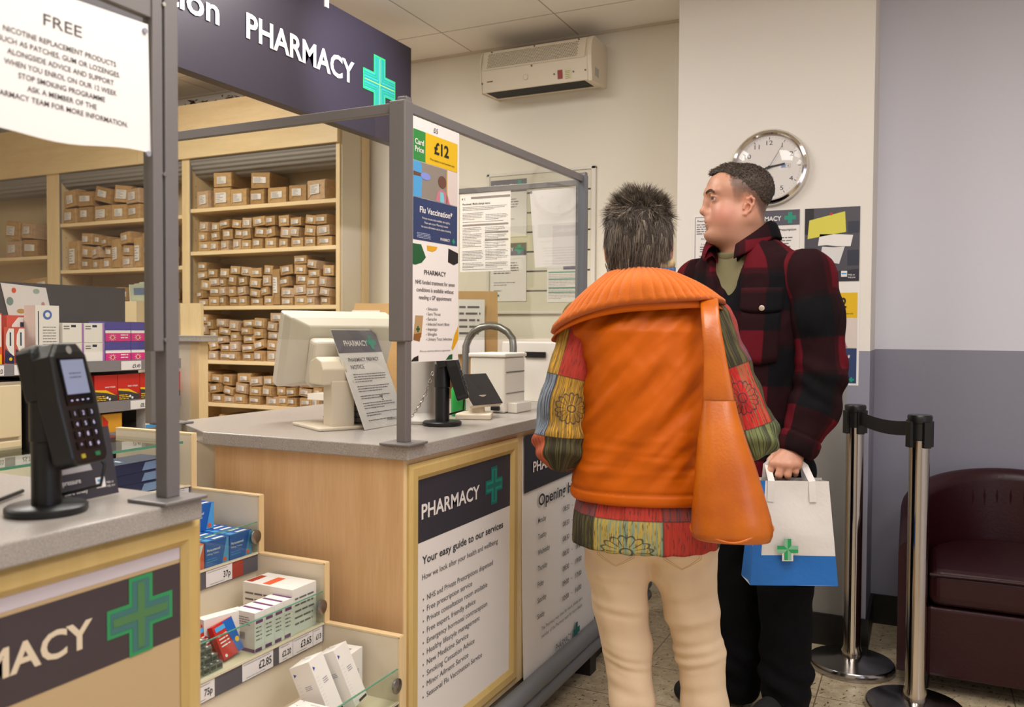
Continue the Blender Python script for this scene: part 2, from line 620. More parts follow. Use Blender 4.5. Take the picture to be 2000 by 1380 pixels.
def shelf_board(x0, x1, z):
    MB().bb(x0, x1, RF + 0.004, RB - 0.006, z, z + 0.022, MAPLEH).build('shelf_board', rack, bevel=0.0015)


for z in SH_MAIN:
    shelf_board(-3.895, -2.83, z)
for z in SH_MID:
    shelf_board(-5.045, -3.955, z)
for z in SH_LEFT:
    shelf_board(-6.4, -5.165, z)

# parcels: a few meshes of paper-wrapped packets, unit size, label on the end that faces the shop
mlab = mat('printed parcel label', '#ddd6cc', 0.6)
mlabi = mat('label print', '#9d979a', 0.7)


def parcel_meshes(k):
    r = random.Random(40 + k)
    kr = (KRAFT, KRAFT2, KRAFT, KRAFT3)[k % 4]
    j = lambda a: (r.random() - 0.5) * a
    m = MB()
    ring = lambda y, s, a: [(-0.5 * s + j(a), y + j(0.02), 0.5 - 0.5 * s + j(a)), (0.5 * s + j(a), y + j(0.02), 0.5 - 0.5 * s + j(a)), (0.5 * s + j(a), y + j(0.02), 0.5 + 0.5 * s + j(a)), (-0.5 * s + j(a), y + j(0.02), 0.5 + 0.5 * s + j(a))]
    A, B, Cc = ring(-0.5, 0.93, 0.02), ring(-0.44, 0.985, 0.02), ring(0.5, 0.97, 0.02)
    for q in B:
        pass
    m.add(A + B + Cc, [(0, 1, 2, 3), (0, 4, 5, 1), (1, 5, 6, 2), (2, 6, 7, 3), (3, 7, 4, 0), (4, 8, 9, 5), (5, 9, 10, 6), (6, 10, 11, 7), (7, 11, 8, 4), (8, 11, 10, 9)], kr)
    # folded end flaps: two triangles meeting near the middle, and the seam on top
    f = Frame((0, -0.505, 0), (1, 0, 0), (0, 0, 1))
    m.add([f.p(-0.46, 0.06, 0.006), f.p(-0.05 + j(0.1), 0.5, 0.014), f.p(-0.46, 0.92, 0.006)], [(0, 1, 2)], kr)
    m.add([f.p(0.46, 0.06, 0.006), f.p(0.46, 0.92, 0.006), f.p(0.05 + j(0.1), 0.5, 0.014)], [(0, 1, 2)], kr)
    m.add([(-0.08, -0.46, 1.004), (0.08, -0.46, 1.004), (0.08, 0.46, 1.004), (-0.08, 0.46, 1.004)], [(0, 1, 2, 3)], KRAFT3)
    a = m.build('wrapped_body', None)
    lb = MB()
    x0, x1 = -0.32 + j(0.14), 0.24 + j(0.12)
    z0, z1 = 0.28 + j(0.14), 0.72 + j(0.1)
    sk = j(0.08)
    P = lambda u, v: f.p(x0 + (x1 - x0) * u, z0 + (z1 - z0) * v + sk * (u - 0.5), 0.022)
    Q = lambda u, v: f.p(x0 + (x1 - x0) * u, z0 + (z1 - z0) * v + sk * (u - 0.5), 0.03)
    lb.add([P(0, 0), P(1, 0), P(1, 1), P(0, 1)], [(0, 1, 2, 3)], mlab)
    for i in range(5):
        v = 0.14 + 0.17 * i
        e = 0.4 + 0.5 * r.random()
        lb.add([Q(0.06, v), Q(e, v), Q(e, v + 0.06), Q(0.06, v + 0.06)], [(0, 1, 2, 3)], mlabi)
    b = lb.build('paper_label', None)
    ms = (a.data, b.data)
    bpy.data.objects.remove(a)
    bpy.data.objects.remove(b)
    return ms


PM = [parcel_meshes(k) for k in range(8)]
n_parcels = 0


def parcel(x, z, w, d, h, tilt, yaw, label, group, k, yoff=0.0):
    global n_parcels
    n_parcels += 1
    body = bpy.data.objects.new('brown_parcel', PM[k][0])
    lab = bpy.data.objects.new('paper_label', PM[k][1])
    COL.objects.link(body)
    COL.objects.link(lab)
    lab.parent = body
    body.location = (x, RF + 0.012 + d / 2 + yoff, z)
    body.rotation_euler = (0, tilt, yaw)
    body.scale = (w, d, h)
    tag(body, label, 'parcel', group)


SHELF_NAMES = ['top shelf', 'second shelf', 'third shelf', 'fourth shelf', 'fifth shelf', 'lowest visible shelf']
STACK_H = ['lowest', 'second from below', 'third from below', 'fourth from below', 'fifth from below', 'sixth from below']


def fill(x0, x1, z, clear, bay, shelf_i, wr, hr, seed, fillmin=0.65, maxn=6, skip=None):
    r = random.Random(seed)
    x = x0
    c = 0
    while True:
        w = r.uniform(*wr)
        if x + w > x1:
            break
        hgt, k = 0.0, 0
        lim = clear * r.uniform(fillmin, 0.98)
        tall = r.random() < 0.05 and clear > 0.2 and maxn > 3
        lean = r.uniform(-0.05, 0.05)
        while k < maxn:
            h = r.uniform(*hr)
            if tall and k == 0:
                h = clear * 0.72
            if hgt + h > lim:
                break
            ww = w * r.uniform(0.86, 0.99)
            tilt = r.uniform(-0.14, 0.14) * (1.7 if r.random() < 0.15 else 1) if k else r.uniform(-0.015, 0.015)
            if hgt + h + ww * abs(math.sin(tilt)) > clear - 0.004:
                tilt = 0.0
            if hgt + h > clear - 0.004:
                break
            label = f'brown parcel, {ORD[c]} stack from left, {STACK_H[k]}, on {bay} {SHELF_NAMES[shelf_i]}'
            parcel(x + w / 2 + lean * hgt + r.uniform(-0.004, 0.004), z + 0.0225 + hgt + 0.5 * ww * abs(math.sin(tilt)), ww, r.uniform(0.17, 0.21), h, tilt, r.uniform(-0.2, 0.2), label, f'parcels on the {bay} {SHELF_NAMES[shelf_i]}', r.randrange(8), r.uniform(0, 0.012))
            hgt += h * 1.01 + ww * abs(math.sin(tilt)) * 0.9
            k += 1
            if tall:
                break
        x += w + 0.002
        c += 1


fill(-3.86, -2.85, SH_MAIN[0], 0.235, 'right bay', 0, (0.115, 0.15), (0.085, 0.115), 3, 0.75)
fill(-3.84, -2.85, SH_MAIN[1], 0.215, 'right bay', 1, (0.07, 0.105), (0.045, 0.062), 5, 0.93)
fill(-3.85, -2.85, SH_MAIN[2], 0.285, 'right bay', 2, (0.062, 0.098), (0.04, 0.062), 12, 0.94)
fill(-3.84, -2.85, SH_MAIN[3], 0.285, 'right bay', 3, (0.062, 0.1), (0.04, 0.06), 13, 0.92)
fill(-3.84, -2.85, SH_MAIN[4], 0.215, 'right bay', 4, (0.07, 0.105), (0.042, 0.062), 17, 0.88)
fill(-3.82, -3.1, SH_MAIN[5], 0.2, 'right bay', 5, (0.1, 0.13), (0.075, 0.1), 18, 0.7, 2)
fill(-5.02, -4.16, SH_MID[0], 0.28, 'middle bay', 0, (0.125, 0.17), (0.09, 0.115), 21, 0.75, 3)
fill(-4.98, -4.16, SH_MID[1], 0.26, 'middle bay', 1, (0.075, 0.12), (0.055, 0.075), 22, 0.85, 4)
fill(-4.98, -4.16, SH_MID[2], 0.23, 'middle bay', 2, (0.09, 0.13), (0.06, 0.09), 26, 0.8, 3)
fill(-5.62, -5.2, SH_LEFT[0], 0.3, 'left bay', 0, (0.13, 0.17), (0.1, 0.12), 23, 0.75, 2)
fill(-5.45, -5.19, SH_LEFT[1], 0.3, 'left bay', 1, (0.11, 0.13), (0.08, 0.1), 24, 0.75, 2)

# crumpled foil lying on top of the shelving
mfoil = mat('dark crumpled foil', '#6b6355', 0.25, 0.9)
r = random.Random(9)
fo = MB()
for k in range(150):
    c = Vector((r.uniform(-4.25, -3.5), r.uniform(RF + 0.02, RF + 0.18), 2.553 + r.random() ** 2 * 0.045))
    a = [Vector((r.uniform(-1, 1), r.uniform(-1, 1), r.uniform(-0.6, 0.6))) * 0.028 for _ in range(3)]
    a = [v + c for v in a]
    for v in a:
        v.z = max(v.z, 2.551)
    fo.add(a + [(a[0] + a[1] + a[2]) / 3 + Vector((0, 0, 0.008))], [(0, 1, 3), (1, 2, 3), (2, 0, 3), (0, 2, 1)], mfoil)
tag(fo.build('foil_sheet', org=(-3.87, RF + 0.1, 2.55)), 'crumpled dark foil lying on top of the parcel shelving', 'foil')
# ---------------------------------------------------------------- worktop material
mwt = mat('speckled grey worktop', '#a39a92', 0.3)
t = NT(mwt)
n1 = t.node('ShaderNodeTexNoise', inp={'Vector': t.coords(), 'Scale': 620.0, 'Detail': 2.0})
n2 = t.node('ShaderNodeTexNoise', inp={'Vector': t.coords(), 'Scale': 14.0, 'Detail': 3.0})
c0 = t.ramp(n1.outputs[0], [(0.3, lin('#726b67')), (0.5, lin('#979089')), (0.72, lin('#b9b2ac'))])
t.link(t.mix(t.math('MULTIPLY', n2.outputs[0], 0.3), c0, lin('#b9b2aa')), t.b.inputs['Base Color'])
mdark = mat('dark plinth', '#171416', 0.5)
mbump = mat('grey rubber bumper', '#77787c', 0.5)
mlip = glass_mat('display glass', (0.90, 0.95, 0.92, 1))
mscreen = glass_mat('clear screen', (0.95, 0.955, 0.93, 1))
medge = mat('green glass edge', '#4e8a72', 0.15, emit=None)

# ---------------------------------------------------------------- main counter
ct = thing('service_counter', 'maple pharmacy counter with grey speckled worktop beside the woman', 'counter', (-1.4, 2.3, 0))
wt = MB()
fz = Frame((0, 0, 0.942), (1, 0, 0), (0, 1, 0))
wt.prism(fz, [(-1.717, 1.665), (-1.08, 1.677), (-1.08, 2.935), (-1.98, 2.935), (-1.98, 1.86), (-1.93, 1.79), (-1.84, 1.74)], 0.034, mwt)
wt.build('worktop', ct, bevel=0.003)
MB().bb(-1.70, -1.102, 1.69, 1.71, 0.1, 0.942, BEECH).build('end_panel', ct, bevel=0.001)
MB().bb(-1.118, -1.10, 1.692, 2.99, 0.17, 0.942, MAPLE).build('front_panel', ct, bevel=0.001)
MB().bb(-1.9, -1.12, 1.71, 2.92, 0.1, 0.94, CREAM).build('carcass', ct)
MB().bb(-1.9, -1.14, 1.72, 2.95, 0.0, 0.1, mdark).bb(-1.12, -1.06, 2.86, 2.92, 0, 0.09, mdark).build('plinth', ct)
bp = MB()
for z, rr in ((0.148, 0.028), (0.098, 0.028)):
    bp.tube([(-1.071, 1.70, z), (-1.071, 2.99, z)], rr, mbump, 14)
bp.build('bumper_rail', ct)
fp_ = thing('counter_flap', 'maple panel with grey bumper closing the gap between counter end and back wall', 'counter flap', (-1.11, 3.28, 0))
MB().bb(-1.118, -1.10, 2.995, 3.56, 0.17, 0.90, MAPLE).build('panel', fp_, bevel=0.001)
bp = MB()
for z, rr in ((0.148, 0.028), (0.098, 0.028)):
    bp.tube([(-1.071, 2.995, z), (-1.071, 3.58, z)], rr, mbump, 14)
bp.build('bumper_rail', fp_)
MB().bb(-1.13, -1.06, 3.42, 3.48, 0, 0.09, mdark).bb(-1.118, -1.10, 3.0, 3.56, 0.0, 0.17, mdark).build('foot', fp_)


def pharmacy_banner(m, fr, x0, x1, y0, y1, l):
    m.rect(fr, x0, y0, x1, y1, CHARCOAL, l)


FX = Frame((-1.10, 0, 0), (0, 1, 0), (0, 0, 1))
pf = thing('poster_frame', 'gold framed poster on counter listing pharmacy services under a PHARMACY banner', 'poster', (-1.1, 2.0, 0.085))


def snap_frame(parent, fr, x0, x1, y0, y1, w, h=0.012, m=GOLD, bottom=True):
    prof = [(0, 0), (w, 0), (w, 0.3 * h), (0.72 * w, h), (0.25 * w, h), (0, 0.55 * h)]

    def side(a, b, inward):
        a, b, inward = Vector(a), Vector(b), Vector(inward)
        d = (b - a).normalized()
        vs = []
        for e, sgn in ((a, 1), (b, -1)):
            for p, q in prof:
                c = e + inward * p + d * (p * sgn)
                vs.append(fr.p(c.x, c.y, q))
        n = len(prof)
        fs = [(k, (k + 1) % n, n + (k + 1) % n, n + k) for k in range(n)]
        return MB().add(vs, fs + [tuple(range(n))[::-1], tuple(range(n, 2 * n))], m, False)
    sides = [((x0, y1), (x1, y1), (0, -1)), ((x0, y0), (x0, y1), (1, 0)), ((x1, y1), (x1, y0), (-1, 0))]
    if bottom:
        sides.append(((x1, y0), (x0, y0), (0, 1)))
    for s_ in sides:
        o = side(*s_)
        bmx = bmesh.new()
        ob = o.build('frame_bar', parent)
        bmx.from_mesh(ob.data)
        bmesh.ops.recalc_face_normals(bmx, faces=bmx.faces)
        bmx.to_mesh(ob.data)
        bmx.free()


snap_frame(pf, FX, 1.703, 2.307, 0.19, 0.928, 0.044)
po = MB()
po.slab(FX, 1.745, 0.23, 2.265, 0.888, 0.0015, PAPER)
po.rect(FX, 1.745, 0.728, 2.265, 0.888, CHARCOAL, 0.002)
po.build('poster_sheet', pf)
tx = MB()
L = 0.0026
tx.text(FX, 1.766, 0.785, 0.052, 'PHARMACY', PAPER, bold=0.02, width=0.303, l=L)
mgi = mat('dark grey lettering', '#3f3b40', 0.6)
mgi2 = mat('mid grey lettering', '#5d585c', 0.6)
tx.text(FX, 1.77, 0.672, 0.028, 'Your easy guide to our services', mgi, bold=0.016, width=0.447, l=L)
tx.text(FX, 1.77, 0.633, 0.021, 'How we look after your health and wellbeing', mgi2, width=0.413, l=L)
for k, (s_, w_) in enumerate([('NHS and Private Prescriptions dispensed', 0.36), ('Free prescription service', 0.235), ('Private consultation room available', 0.325), ('Free expert, friendly advice', 0.255), ('Emergency hormonal contraception', 0.325), ('Healthy lifestyle management', 0.28), ('New Medicine Service', 0.215), ('Smoking Cessation Advice', 0.25), ('Minor Ailment Service', 0.215), ('Seasonal Flu Vaccination Service', 0.295)]):
    z = 0.578 - 0.0272 * k
    tx.text(FX, 1.793, z, 0.0205, s_, mgi2, width=w_, l=L)
    tx.disc(FX, 1.776, z + 0.006, 0.0026, mgi2, L, 10)
tx.build('lettering', pf)
cr = MB()
cr.cross(FX, 2.158, 0.806, 0.054, TEAL2, 0.36, L)
cr.cross(FX, 2.158, 0.806, 0.047, TEAL, 0.3, L + 0.0004)
cr.cross(FX, 2.158, 0.806, 0.044, TEAL2, 0.14, L + 0.0008)
cr.build('green_cross', pf)

# opening hours poster, loose paper with a wavy lower edge
oh = thing('opening_hours_poster', 'curling paper poster of opening hours on counter behind the woman', 'poster', (-1.1, 2.68, 0.1))


def wavy_sheet(x0, x1, y0, y1, nx, ny, amp, seed, m, band=None):
    mb_ = MB()
    pts = []
    rr = random.Random(seed)
    ph = [rr.uniform(0, 6) for _ in range(4)]
    for j in range(ny + 1):
        v = j / ny
        for i in range(nx + 1):
            u = i / nx
            yb = y0 + 0.022 * u + 0.006 * math.sin(7 * u + ph[0])
            yy = yb + (y1 - yb) * v
            xx = x0 + (x1 - x0) * u + 0.004 * math.sin(5 * v + ph[1]) * (1 - u)
            l = 0.002 + amp * (0.5 + 0.5 * math.sin(6 * v + 3 * u + ph[2])) * (1 - v) + 0.006 * (1 - v) ** 3
            pts.append((xx, yy, l))
    return pts


nx, ny = 14, 22
pts = wavy_sheet(2.35, 2.985, 0.118, 0.925, nx, ny, 0.004, 4, PAPER)
sh = MB()
vs = [FX.p(*p) for p in pts] + [FX.p(p[0], p[1], p[2] - 0.0012) for p in pts]
n0 = len(pts)
fs, ms = [], []
for j in range(ny):
    for i in range(nx):
        a = j * (nx + 1) + i
        fs.append((a, a + 1, a + nx + 2, a + nx + 1))
        fs.append((n0 + a, n0 + a + nx + 1, n0 + a + nx + 2, n0 + a + 1))
sh.add(vs, fs, PAPER, True)
ring = [i for i in range(nx + 1)] + [j * (nx + 1) + nx for j in range(1, ny + 1)] + [ny * (nx + 1) + i for i in range(nx - 1, -1, -1)] + [j * (nx + 1) for j in range(ny - 1, 0, -1)]
sh.add(vs, [(a, n0 + a, n0 + b, b) for a, b in zip(ring, ring[1:] + ring[:1])], PAPER)
sh.build('paper_sheet', oh)
mnavy = mat('dark slate print', '#2b2a35', 0.45)
bn = MB()
bn.poly(FX, [(2.352, 0.748), (2.978, 0.755), (2.98, 0.926), (2.352, 0.926)], mnavy, 0.0075)
bn.build('banner', oh)
tx = MB()
L = 0.0098
tx.text(FX, 2.413, 0.806, 0.046, 'PHARMACY', PAPER, bold=0.02, width=0.29, l=L)
tx.text(FX, 2.457, 0.69, 0.052, 'Opening hours', mnavy, bold=0.018, width=0.40, l=L)
DAYS = [('Monday', '08:30', '19:00'), ('Tuesday', '08:30', '19:00'), ('Wednesday', '08:30', '19:00'), ('Thursday', '08:30', '19:00'), ('Friday', '08:30', '19:00'), ('Saturday', '09:00', '17:00'), ('Sunday', '10:00', '16:00')]
for k, (d_, a_, b_) in enumerate(DAYS):
    z = 0.638 - 0.0515 * k
    tx.text(FX, 2.452, z - 0.002, 0.0245, d_, mnavy, bold=0.008, sx=0.82, l=L + 0.0012)
    tx.text(FX, 2.662, z - 0.004, 0.0245, a_, mnavy, bold=0.008, width=0.056, l=L + 0.0012)
    tx.text(FX, 2.741, z - 0.002, 0.024, '-', mnavy, bold=0.008, l=L + 0.0012)
    tx.text(FX, 2.782, z - 0.006, 0.0245, b_, mnavy, bold=0.008, width=0.056, l=L + 0.0012)
tx.text(FX, 2.478, 0.283, 0.0175, 'The Pharmacy may close for lunch, please ask a', mnavy, width=0.365, l=L + 0.004)
tx.text(FX, 2.476, 0.259, 0.0175, 'member of the Pharmacy team for more details.', mnavy, width=0.365, l=L + 0.005)
tx.text(FX, 2.595, 0.176, 0.034, 'PHARMACY', mnavy, width=0.138, l=L + 0.006)
tx.build('lettering', oh)
MB().cross(FX, 2.783, 0.187, 0.031, TEAL2, 0.34, L + 0.006).build('green_cross', oh)

# ---------------------------------------------------------------- left counter
lc = thing('till_counter', 'nearer maple counter with grey worktop and PHARMACY panel, lower left', 'counter', (-1.4, 0.4, 0))
MB().bb(-1.75, -1.045, -0.7, 1.012, 0.942, 0.976, mwt).build('worktop', lc, bevel=0.003)
MB().bb(-1.72, -1.085, -0.7, 1.0, 0.08, 0.942, CREAM).build('carcass', lc)
MB().bb(-1.085, -1.07, -0.7, 1.004, 0.08, 0.94, CREAM).bb(-1.07, -1.066, 0.99, 1.006, 0.08, 0.94, MAPLE).build('front_panel', lc)
MB().bb(-1.72, -1.07, 1.0, 1.004, 0.1, 0.942, BEECH).build('end_panel', lc)
MB().bb(-1.7, -1.12, -0.7, 0.99, 0, 0.08, mdark).build('plinth', lc)
FL = Frame((-1.07, 0, 0), (0, 1, 0), (0, 0, 1))
lp = thing('poster_frame', 'gold framed PHARMACY panel on front of the nearer counter', 'poster', (-1.07, 0.6, 0.1))
snap_frame(lp, FL, 0.1, 1.024, 0.12, 0.938, 0.038, 0.012)
po = MB()
po.slab(FL, 0.13, 0.15, 0.99, 0.902, 0.0015, mat('pale grey panel', '#bfa47c', 0.5))
po.rect(FL, 0.13, 0.754, 0.99, 0.874, mat('brown black print', '#40363a', 0.5), 0.002)
po.rect(FL, 0.13, 0.88, 0.99, 0.902, mat('lilac strip', '#c9bfc6', 0.5), 0.002)
po.build('poster_sheet', lp)
tx = MB()
tx.text(FL, 0.826, 0.795, 0.054, 'PHARMACY', mat('beige lettering', '#dccbb0', 0.5), align='R', bold=0.026, width=0.315, l=0.0026)
tx.build('lettering', lp)
cr = MB()
mgc, mgc2, mgc3 = mat('mid green print', '#2f8f57', 0.5), mat('blue green print', '#3d6f6d', 0.5), mat('olive green print', '#4c7a4c', 0.5)
cr.cross(FL, 0.91, 0.813, 0.06, mgc, 0.36, 0.0026)
cr.cross(FL, 0.91, 0.813, 0.054, mgc2, 0.29, 0.003)
cr.cross(FL, 0.91, 0.813, 0.050, mgc3, 0.13, 0.0034)
cr.build('green_cross', lp)

# ---------------------------------------------------------------- clear screens
def post(parent, x, y, z0, z1, s=0.026, name='post'):
    MB().bb(x - s / 2, x + s / 2, y - s / 2, y + s / 2, z0, z1, GREYMETAL).build(name, parent, bevel=0.002)


def base_plate(parent, x, y, z):
    MB().box((x, y, z + 0.003), (0.085, 0.085, 0.006), GREYMETAL).build('base_plate', parent, bevel=0.002)


PX, PY = -1.112, 1.708
sc_ = thing('counter_screen', 'clear protective screen in grey frame on main counter around the till', 'screen', (PX, PY, 0.976))
base_plate(sc_, PX, PY, 0.9762)
post(sc_, PX, PY, 0.982, 1.80)
MB().bb(PX - 0.03, PX + 0.0148, PY - 0.022, PY + 0.016, 1.222, 1.79, GREYMETAL).build('clamp_bar', sc_, bevel=0.003)
EX, EY = -1.068, 2.77
base_plate(sc_, EX, EY, 0.9762)
post(sc_, EX, EY, 0.982, 1.80, 0.024)
MB().bb(EX - 0.02, EX + 0.0138, EY - 0.02, EY + 0.0138, 1.222, 1.79, mat('blue grey metal', '#6d7078', 0.35, 0.3)).build('clamp_bar', sc_, bevel=0.002)
post(sc_, -1.955, 1.708, 0.982, 1.80)
base_plate(sc_, -1.935, 1.76, 0.9762)


def rail(parent, a, b, h=0.024, w=0.014):
    a, b = Vector(a), Vector(b)
    d = (b - a)
    n = d.normalized()
    sdir = Vector((-n.y, n.x, 0))
    up = Vector((0, 0, 1))
    p = []
    for zz in (0, h):
        for e, s_ in ((a, -1), (b, -1), (b, 1), (a, 1)):
            p.append(e + sdir * (s_ * w / 2) + up * zz)
    MB().hexa(p, GREYMETAL).build('top_rail', parent, bevel=0.0015)


rail(sc_, (PX + 0.004, PY + 0.014, 1.765), (EX, EY - 0.012, 1.765))
rail(sc_, (-1.94, PY, 1.765), (PX - 0.014, PY, 1.765))
rail(sc_, (-1.78, EY - 0.006, 1.755), (EX - 0.015, EY - 0.006, 1.755), 0.02)


def pane(parent, a, b, z0, z1, th=0.004, m=None):
    a, b = Vector((a[0], a[1], 0)), Vector((b[0], b[1], 0))
    n = (b - a).normalized()
    s_ = Vector((-n.y, n.x, 0)) * (th / 2)
    p = [q + Vector((0, 0, z)) for z in (z0, z1) for q in (a - s_, b - s_, b + s_, a + s_)]
    MB().hexa(p, m or mscreen).build('glass_pane', parent)


pane(sc_, (PX + 0.003, PY), (EX, EY), 1.224, 1.766)
pane(sc_, (-1.955, PY), (PX, PY), 1.224, 1.766)
pane(sc_, (-1.78, EY - 0.006), (EX, EY - 0.006), 1.224, 1.756)

LX, LY = -1.078, 0.972
ls = thing('counter_screen', 'clear protective screen in grey frame on the nearer counter, holding the FREE notice', 'screen', (LX, LY, 0.976))
base_plate(ls, LX, LY, 0.9762)
post(ls, LX, LY, 0.982, 1.80, 0.026)
MB().bb(LX - 0.012, LX + 0.01, LY - 0.034, LY - 0.015, 1.214, 1.79, GREYMETAL).bb(LX - 0.006, LX + 0.004, LY - 0.017, LY - 0.010, 1.218, 1.786, mat('dark gap', '#332e30', 0.6)).build('clamp_bar', ls, bevel=0.0015)
sw = MB()
for z in (1.232, 1.49, 1.752):
    sw.tube([(LX + 0.010, LY - 0.0135, z), (LX + 0.013, LY - 0.0135, z)], 0.0032, mat('steel screw', '#b9b4ae', 0.3, 0.9), 10)
sw.build('screw', ls)
rail(ls, (LX, -0.6, 1.725), (LX, LY - 0.03, 1.725), 0.03)
pane(ls, (LX, -0.6), (LX, LY - 0.022), 1.216, 1.726)

fn = thing('free_notice', 'white A4 notice headed FREE fixed to the nearer clear screen', 'notice', (LX + 0.004, 0.8, 1.51))
FF = Frame((LX + 0.003, 0, 0), (0, 1, 0), (0, 0, 1))
sh = MB()
ns = 16
top = [(0.62 + 0.314 * k / ns, 1.70 + 0.014 * k / ns) for k in range(ns + 1)]
bot = [(0.62 + 0.318 * k / ns, 1.500 + 0.017 * k / ns + 0.004 * math.sin(k * 0.55)) for k in range(ns + 1)]
sh.prism(FF, bot + top[::-1], 0.0012, PAPER, 0.0008)
sh.build('paper_sheet', fn)
mdg = mat('charcoal lettering', '#4a4546', 0.6)
tx = MB()
tx.text(FF, 0.791, 1.658, 0.0225, 'FREE', mdg, align='C', width=0.058, l=0.0026)
for k, (s_, a_, b_) in enumerate([('NICOTINE REPLACEMENT PRODUCTS', 0.706, 0.876), ('SUCH AS PATCHES, GUM OR LOZENGES.', 0.699, 0.883), ('ALONGSIDE ADVICE AND SUPPORT', 0.711, 0.872), ('WHEN YOU ENROL ON OUR 12 WEEK', 0.707, 0.877), ('STOP SMOKING PROGRAMME', 0.726, 0.857), ('ASK A MEMBER OF THE', 0.738, 0.843), ('PHARMACY TEAM FOR MORE INFORMATION.', 0.688, 0.896)]):
    tx.text(FF, a_, 1.633 - 0.01395 * k, 0.0105, s_, mdg, width=b_ - a_, bold=0.008, l=0.0026)
tx.build('lettering', fn)
pn = MB()
for y, z in ((0.927, 1.702), (0.932, 1.517)):
    pn.tube([FF.p(y, z, 0.001), FF.p(y, z, 0.005)], 0.0042, mat('grey blu tack', '#8f8f9a', 0.6), 12)
pn.build('sticky_tack', fn)
# ---------------------------------------------------------------- stepped display between the counters
mstrip = mat('grey price channel', '#57545a', 0.45)
mtick = mat('price ticket', '#e0dcda', 0.55)
mredt = mat('dull red ticket', '#9c3a2c', 0.5)
sd = thing('stepped_display', 'stepped maple display of medicine packs between the two counters', 'display', (-1.5, 1.3, 0))
YA, YB = 1.012, 1.625
TX = [-1.717, -1.488, -1.283, -1.069]       # fronts of the four tiers
TZ = [0.838, 0.688, 0.542, 0.392]           # shelf heights
STEP = [0.974, 0.832, 0.687, 0.543]         # heights of the stepped side
FYm = Frame((0, YB + 0.015, 0), (1, 0, 0), (0, 0, 1))
side = MB()
side.prism(FYm, [(-2.0, 0.06), (TX[3], 0.06), (TX[3], STEP[3]), (TX[2], STEP[3]), (TX[2], STEP[2]), (TX[1], STEP[2]), (TX[1], STEP[1]), (TX[0], STEP[1]), (TX[0], STEP[0]), (-2.0, STEP[0])], 0.015, CREAM)
side.build('stepped_side', sd)
ed = MB()
for k in range(4):
    xb = -2.0 if k == 0 else TX[k - 1]
    ed.bb(xb, TX[k] + 0.001, YB - 0.001, YB + 0.017, STEP[k] - 0.002, STEP[k] + 0.002, MAPLEH)
    zb = STEP[k + 1] if k < 3 else 0.06
    ed.bb(TX[k] - 0.002, TX[k] + 0.002, YB - 0.001, YB + 0.017, zb, STEP[k], MAPLE)
ed.build('maple_edging', sd)
MTIER = mat('cream tier shelf', '#ddceb2', 0.45)
CHN = []
for k in range(4):
    xb = -2.02 if k == 0 else TX[k - 1] - 0.01
    MB().bb(xb, TX[k] - 0.006, YA, YB, TZ[k] - 0.012, TZ[k], MTIER).build('tier_shelf', sd)
    if k:
        MB().bb(TX[k - 1] - 0.02, TX[k - 1] - 0.008, YA, YB, TZ[k] - 0.012, TZ[k - 1] - 0.012, CREAM).build('riser', sd)
    st = MB()
    st.bb(TX[k] - 0.006, TX[k] - 0.002, YA, YB - 0.002, TZ[k] - 0.043, TZ[k], mstrip)
    st.bb(TX[k] - 0.006, TX[k] + 0.001, YA, YB - 0.002, TZ[k] - 0.001, TZ[k] + 0.003, MTIER)
    CHN.append(st.build('price_channel', sd))
MB().bb(-2.03, -2.02, YA, YB, 0.06, 0.93, CREAM).build('back_panel', sd)
# glass shelf over the top tier, with its own price strip behind
MB().bb(-2.0, -1.722, YA, 1.60, 0.952, 0.958, mlip).bb(-1.722, -1.7195, YA, 1.60, 0.952, 0.958, medge).build('glass_shelf', sd)
for k in (1, 2, 3):
    g = MB().bb(TX[k] - 0.003, TX[k] + 0.001, YA, YB - 0.006, TZ[k] + 0.002, TZ[k] + 0.079, mlip)
    g.bb(TX[k] - 0.003, TX[k] + 0.001, YA, YB - 0.006, TZ[k] + 0.079, TZ[k] + 0.0805, medge)
    g.build('glass_lip', sd)
    ax = Matrix(((0, 0, 1), (1, 0, 0), (0, 1, 0)))
    c_ = MB().lathe([(0.0, 0), (0.016, 0.0), (0.0175, 0.002), (0.0175, 0.006), (0.012, 0.0085), (0.0, 0.009)], (TX[k] + 0.001, YB - 0.016, TZ[k] + 0.045), mat('steel clip', '#8f8c8a', 0.25, 0.9), 20, ax)
    c_.bb(TX[k] - 0.004, TX[k] + 0.002, YB - 0.012, YB, TZ[k] + 0.04, TZ[k] + 0.05, BLACK)
    c_.build('glass_clip', sd)


def ticket(parent, k, y0, y1, txt, extra=None, m=None, small=0.02):
    f = Frame((TX[k] - 0.0018, 0, 0), (0, 1, 0), (0, 0, 1))
    z0, z1 = TZ[k] - 0.041, TZ[k] - 0.003
    b = MB().rect(f, y0, z0, y1, z1, m or mtick, 0.0006)
    if txt:
        b.text(f, y1 - 0.006, z0 + 0.011, small, txt, INK, align='R', bold=0.015, sx=0.75, l=0.0012)
        b.lines(f, y0 + 0.004, y1 - 0.01, z1 - 0.005, 0.004, 1, 0.001, GREYINK, rnd, 0.0012)
        b.lines(f, y0 + 0.012, y1 - 0.02, z0 + 0.004, 0.004, 1, 0.001, GREYINK, rnd, 0.0012)
    return b.build('price_ticket', parent)


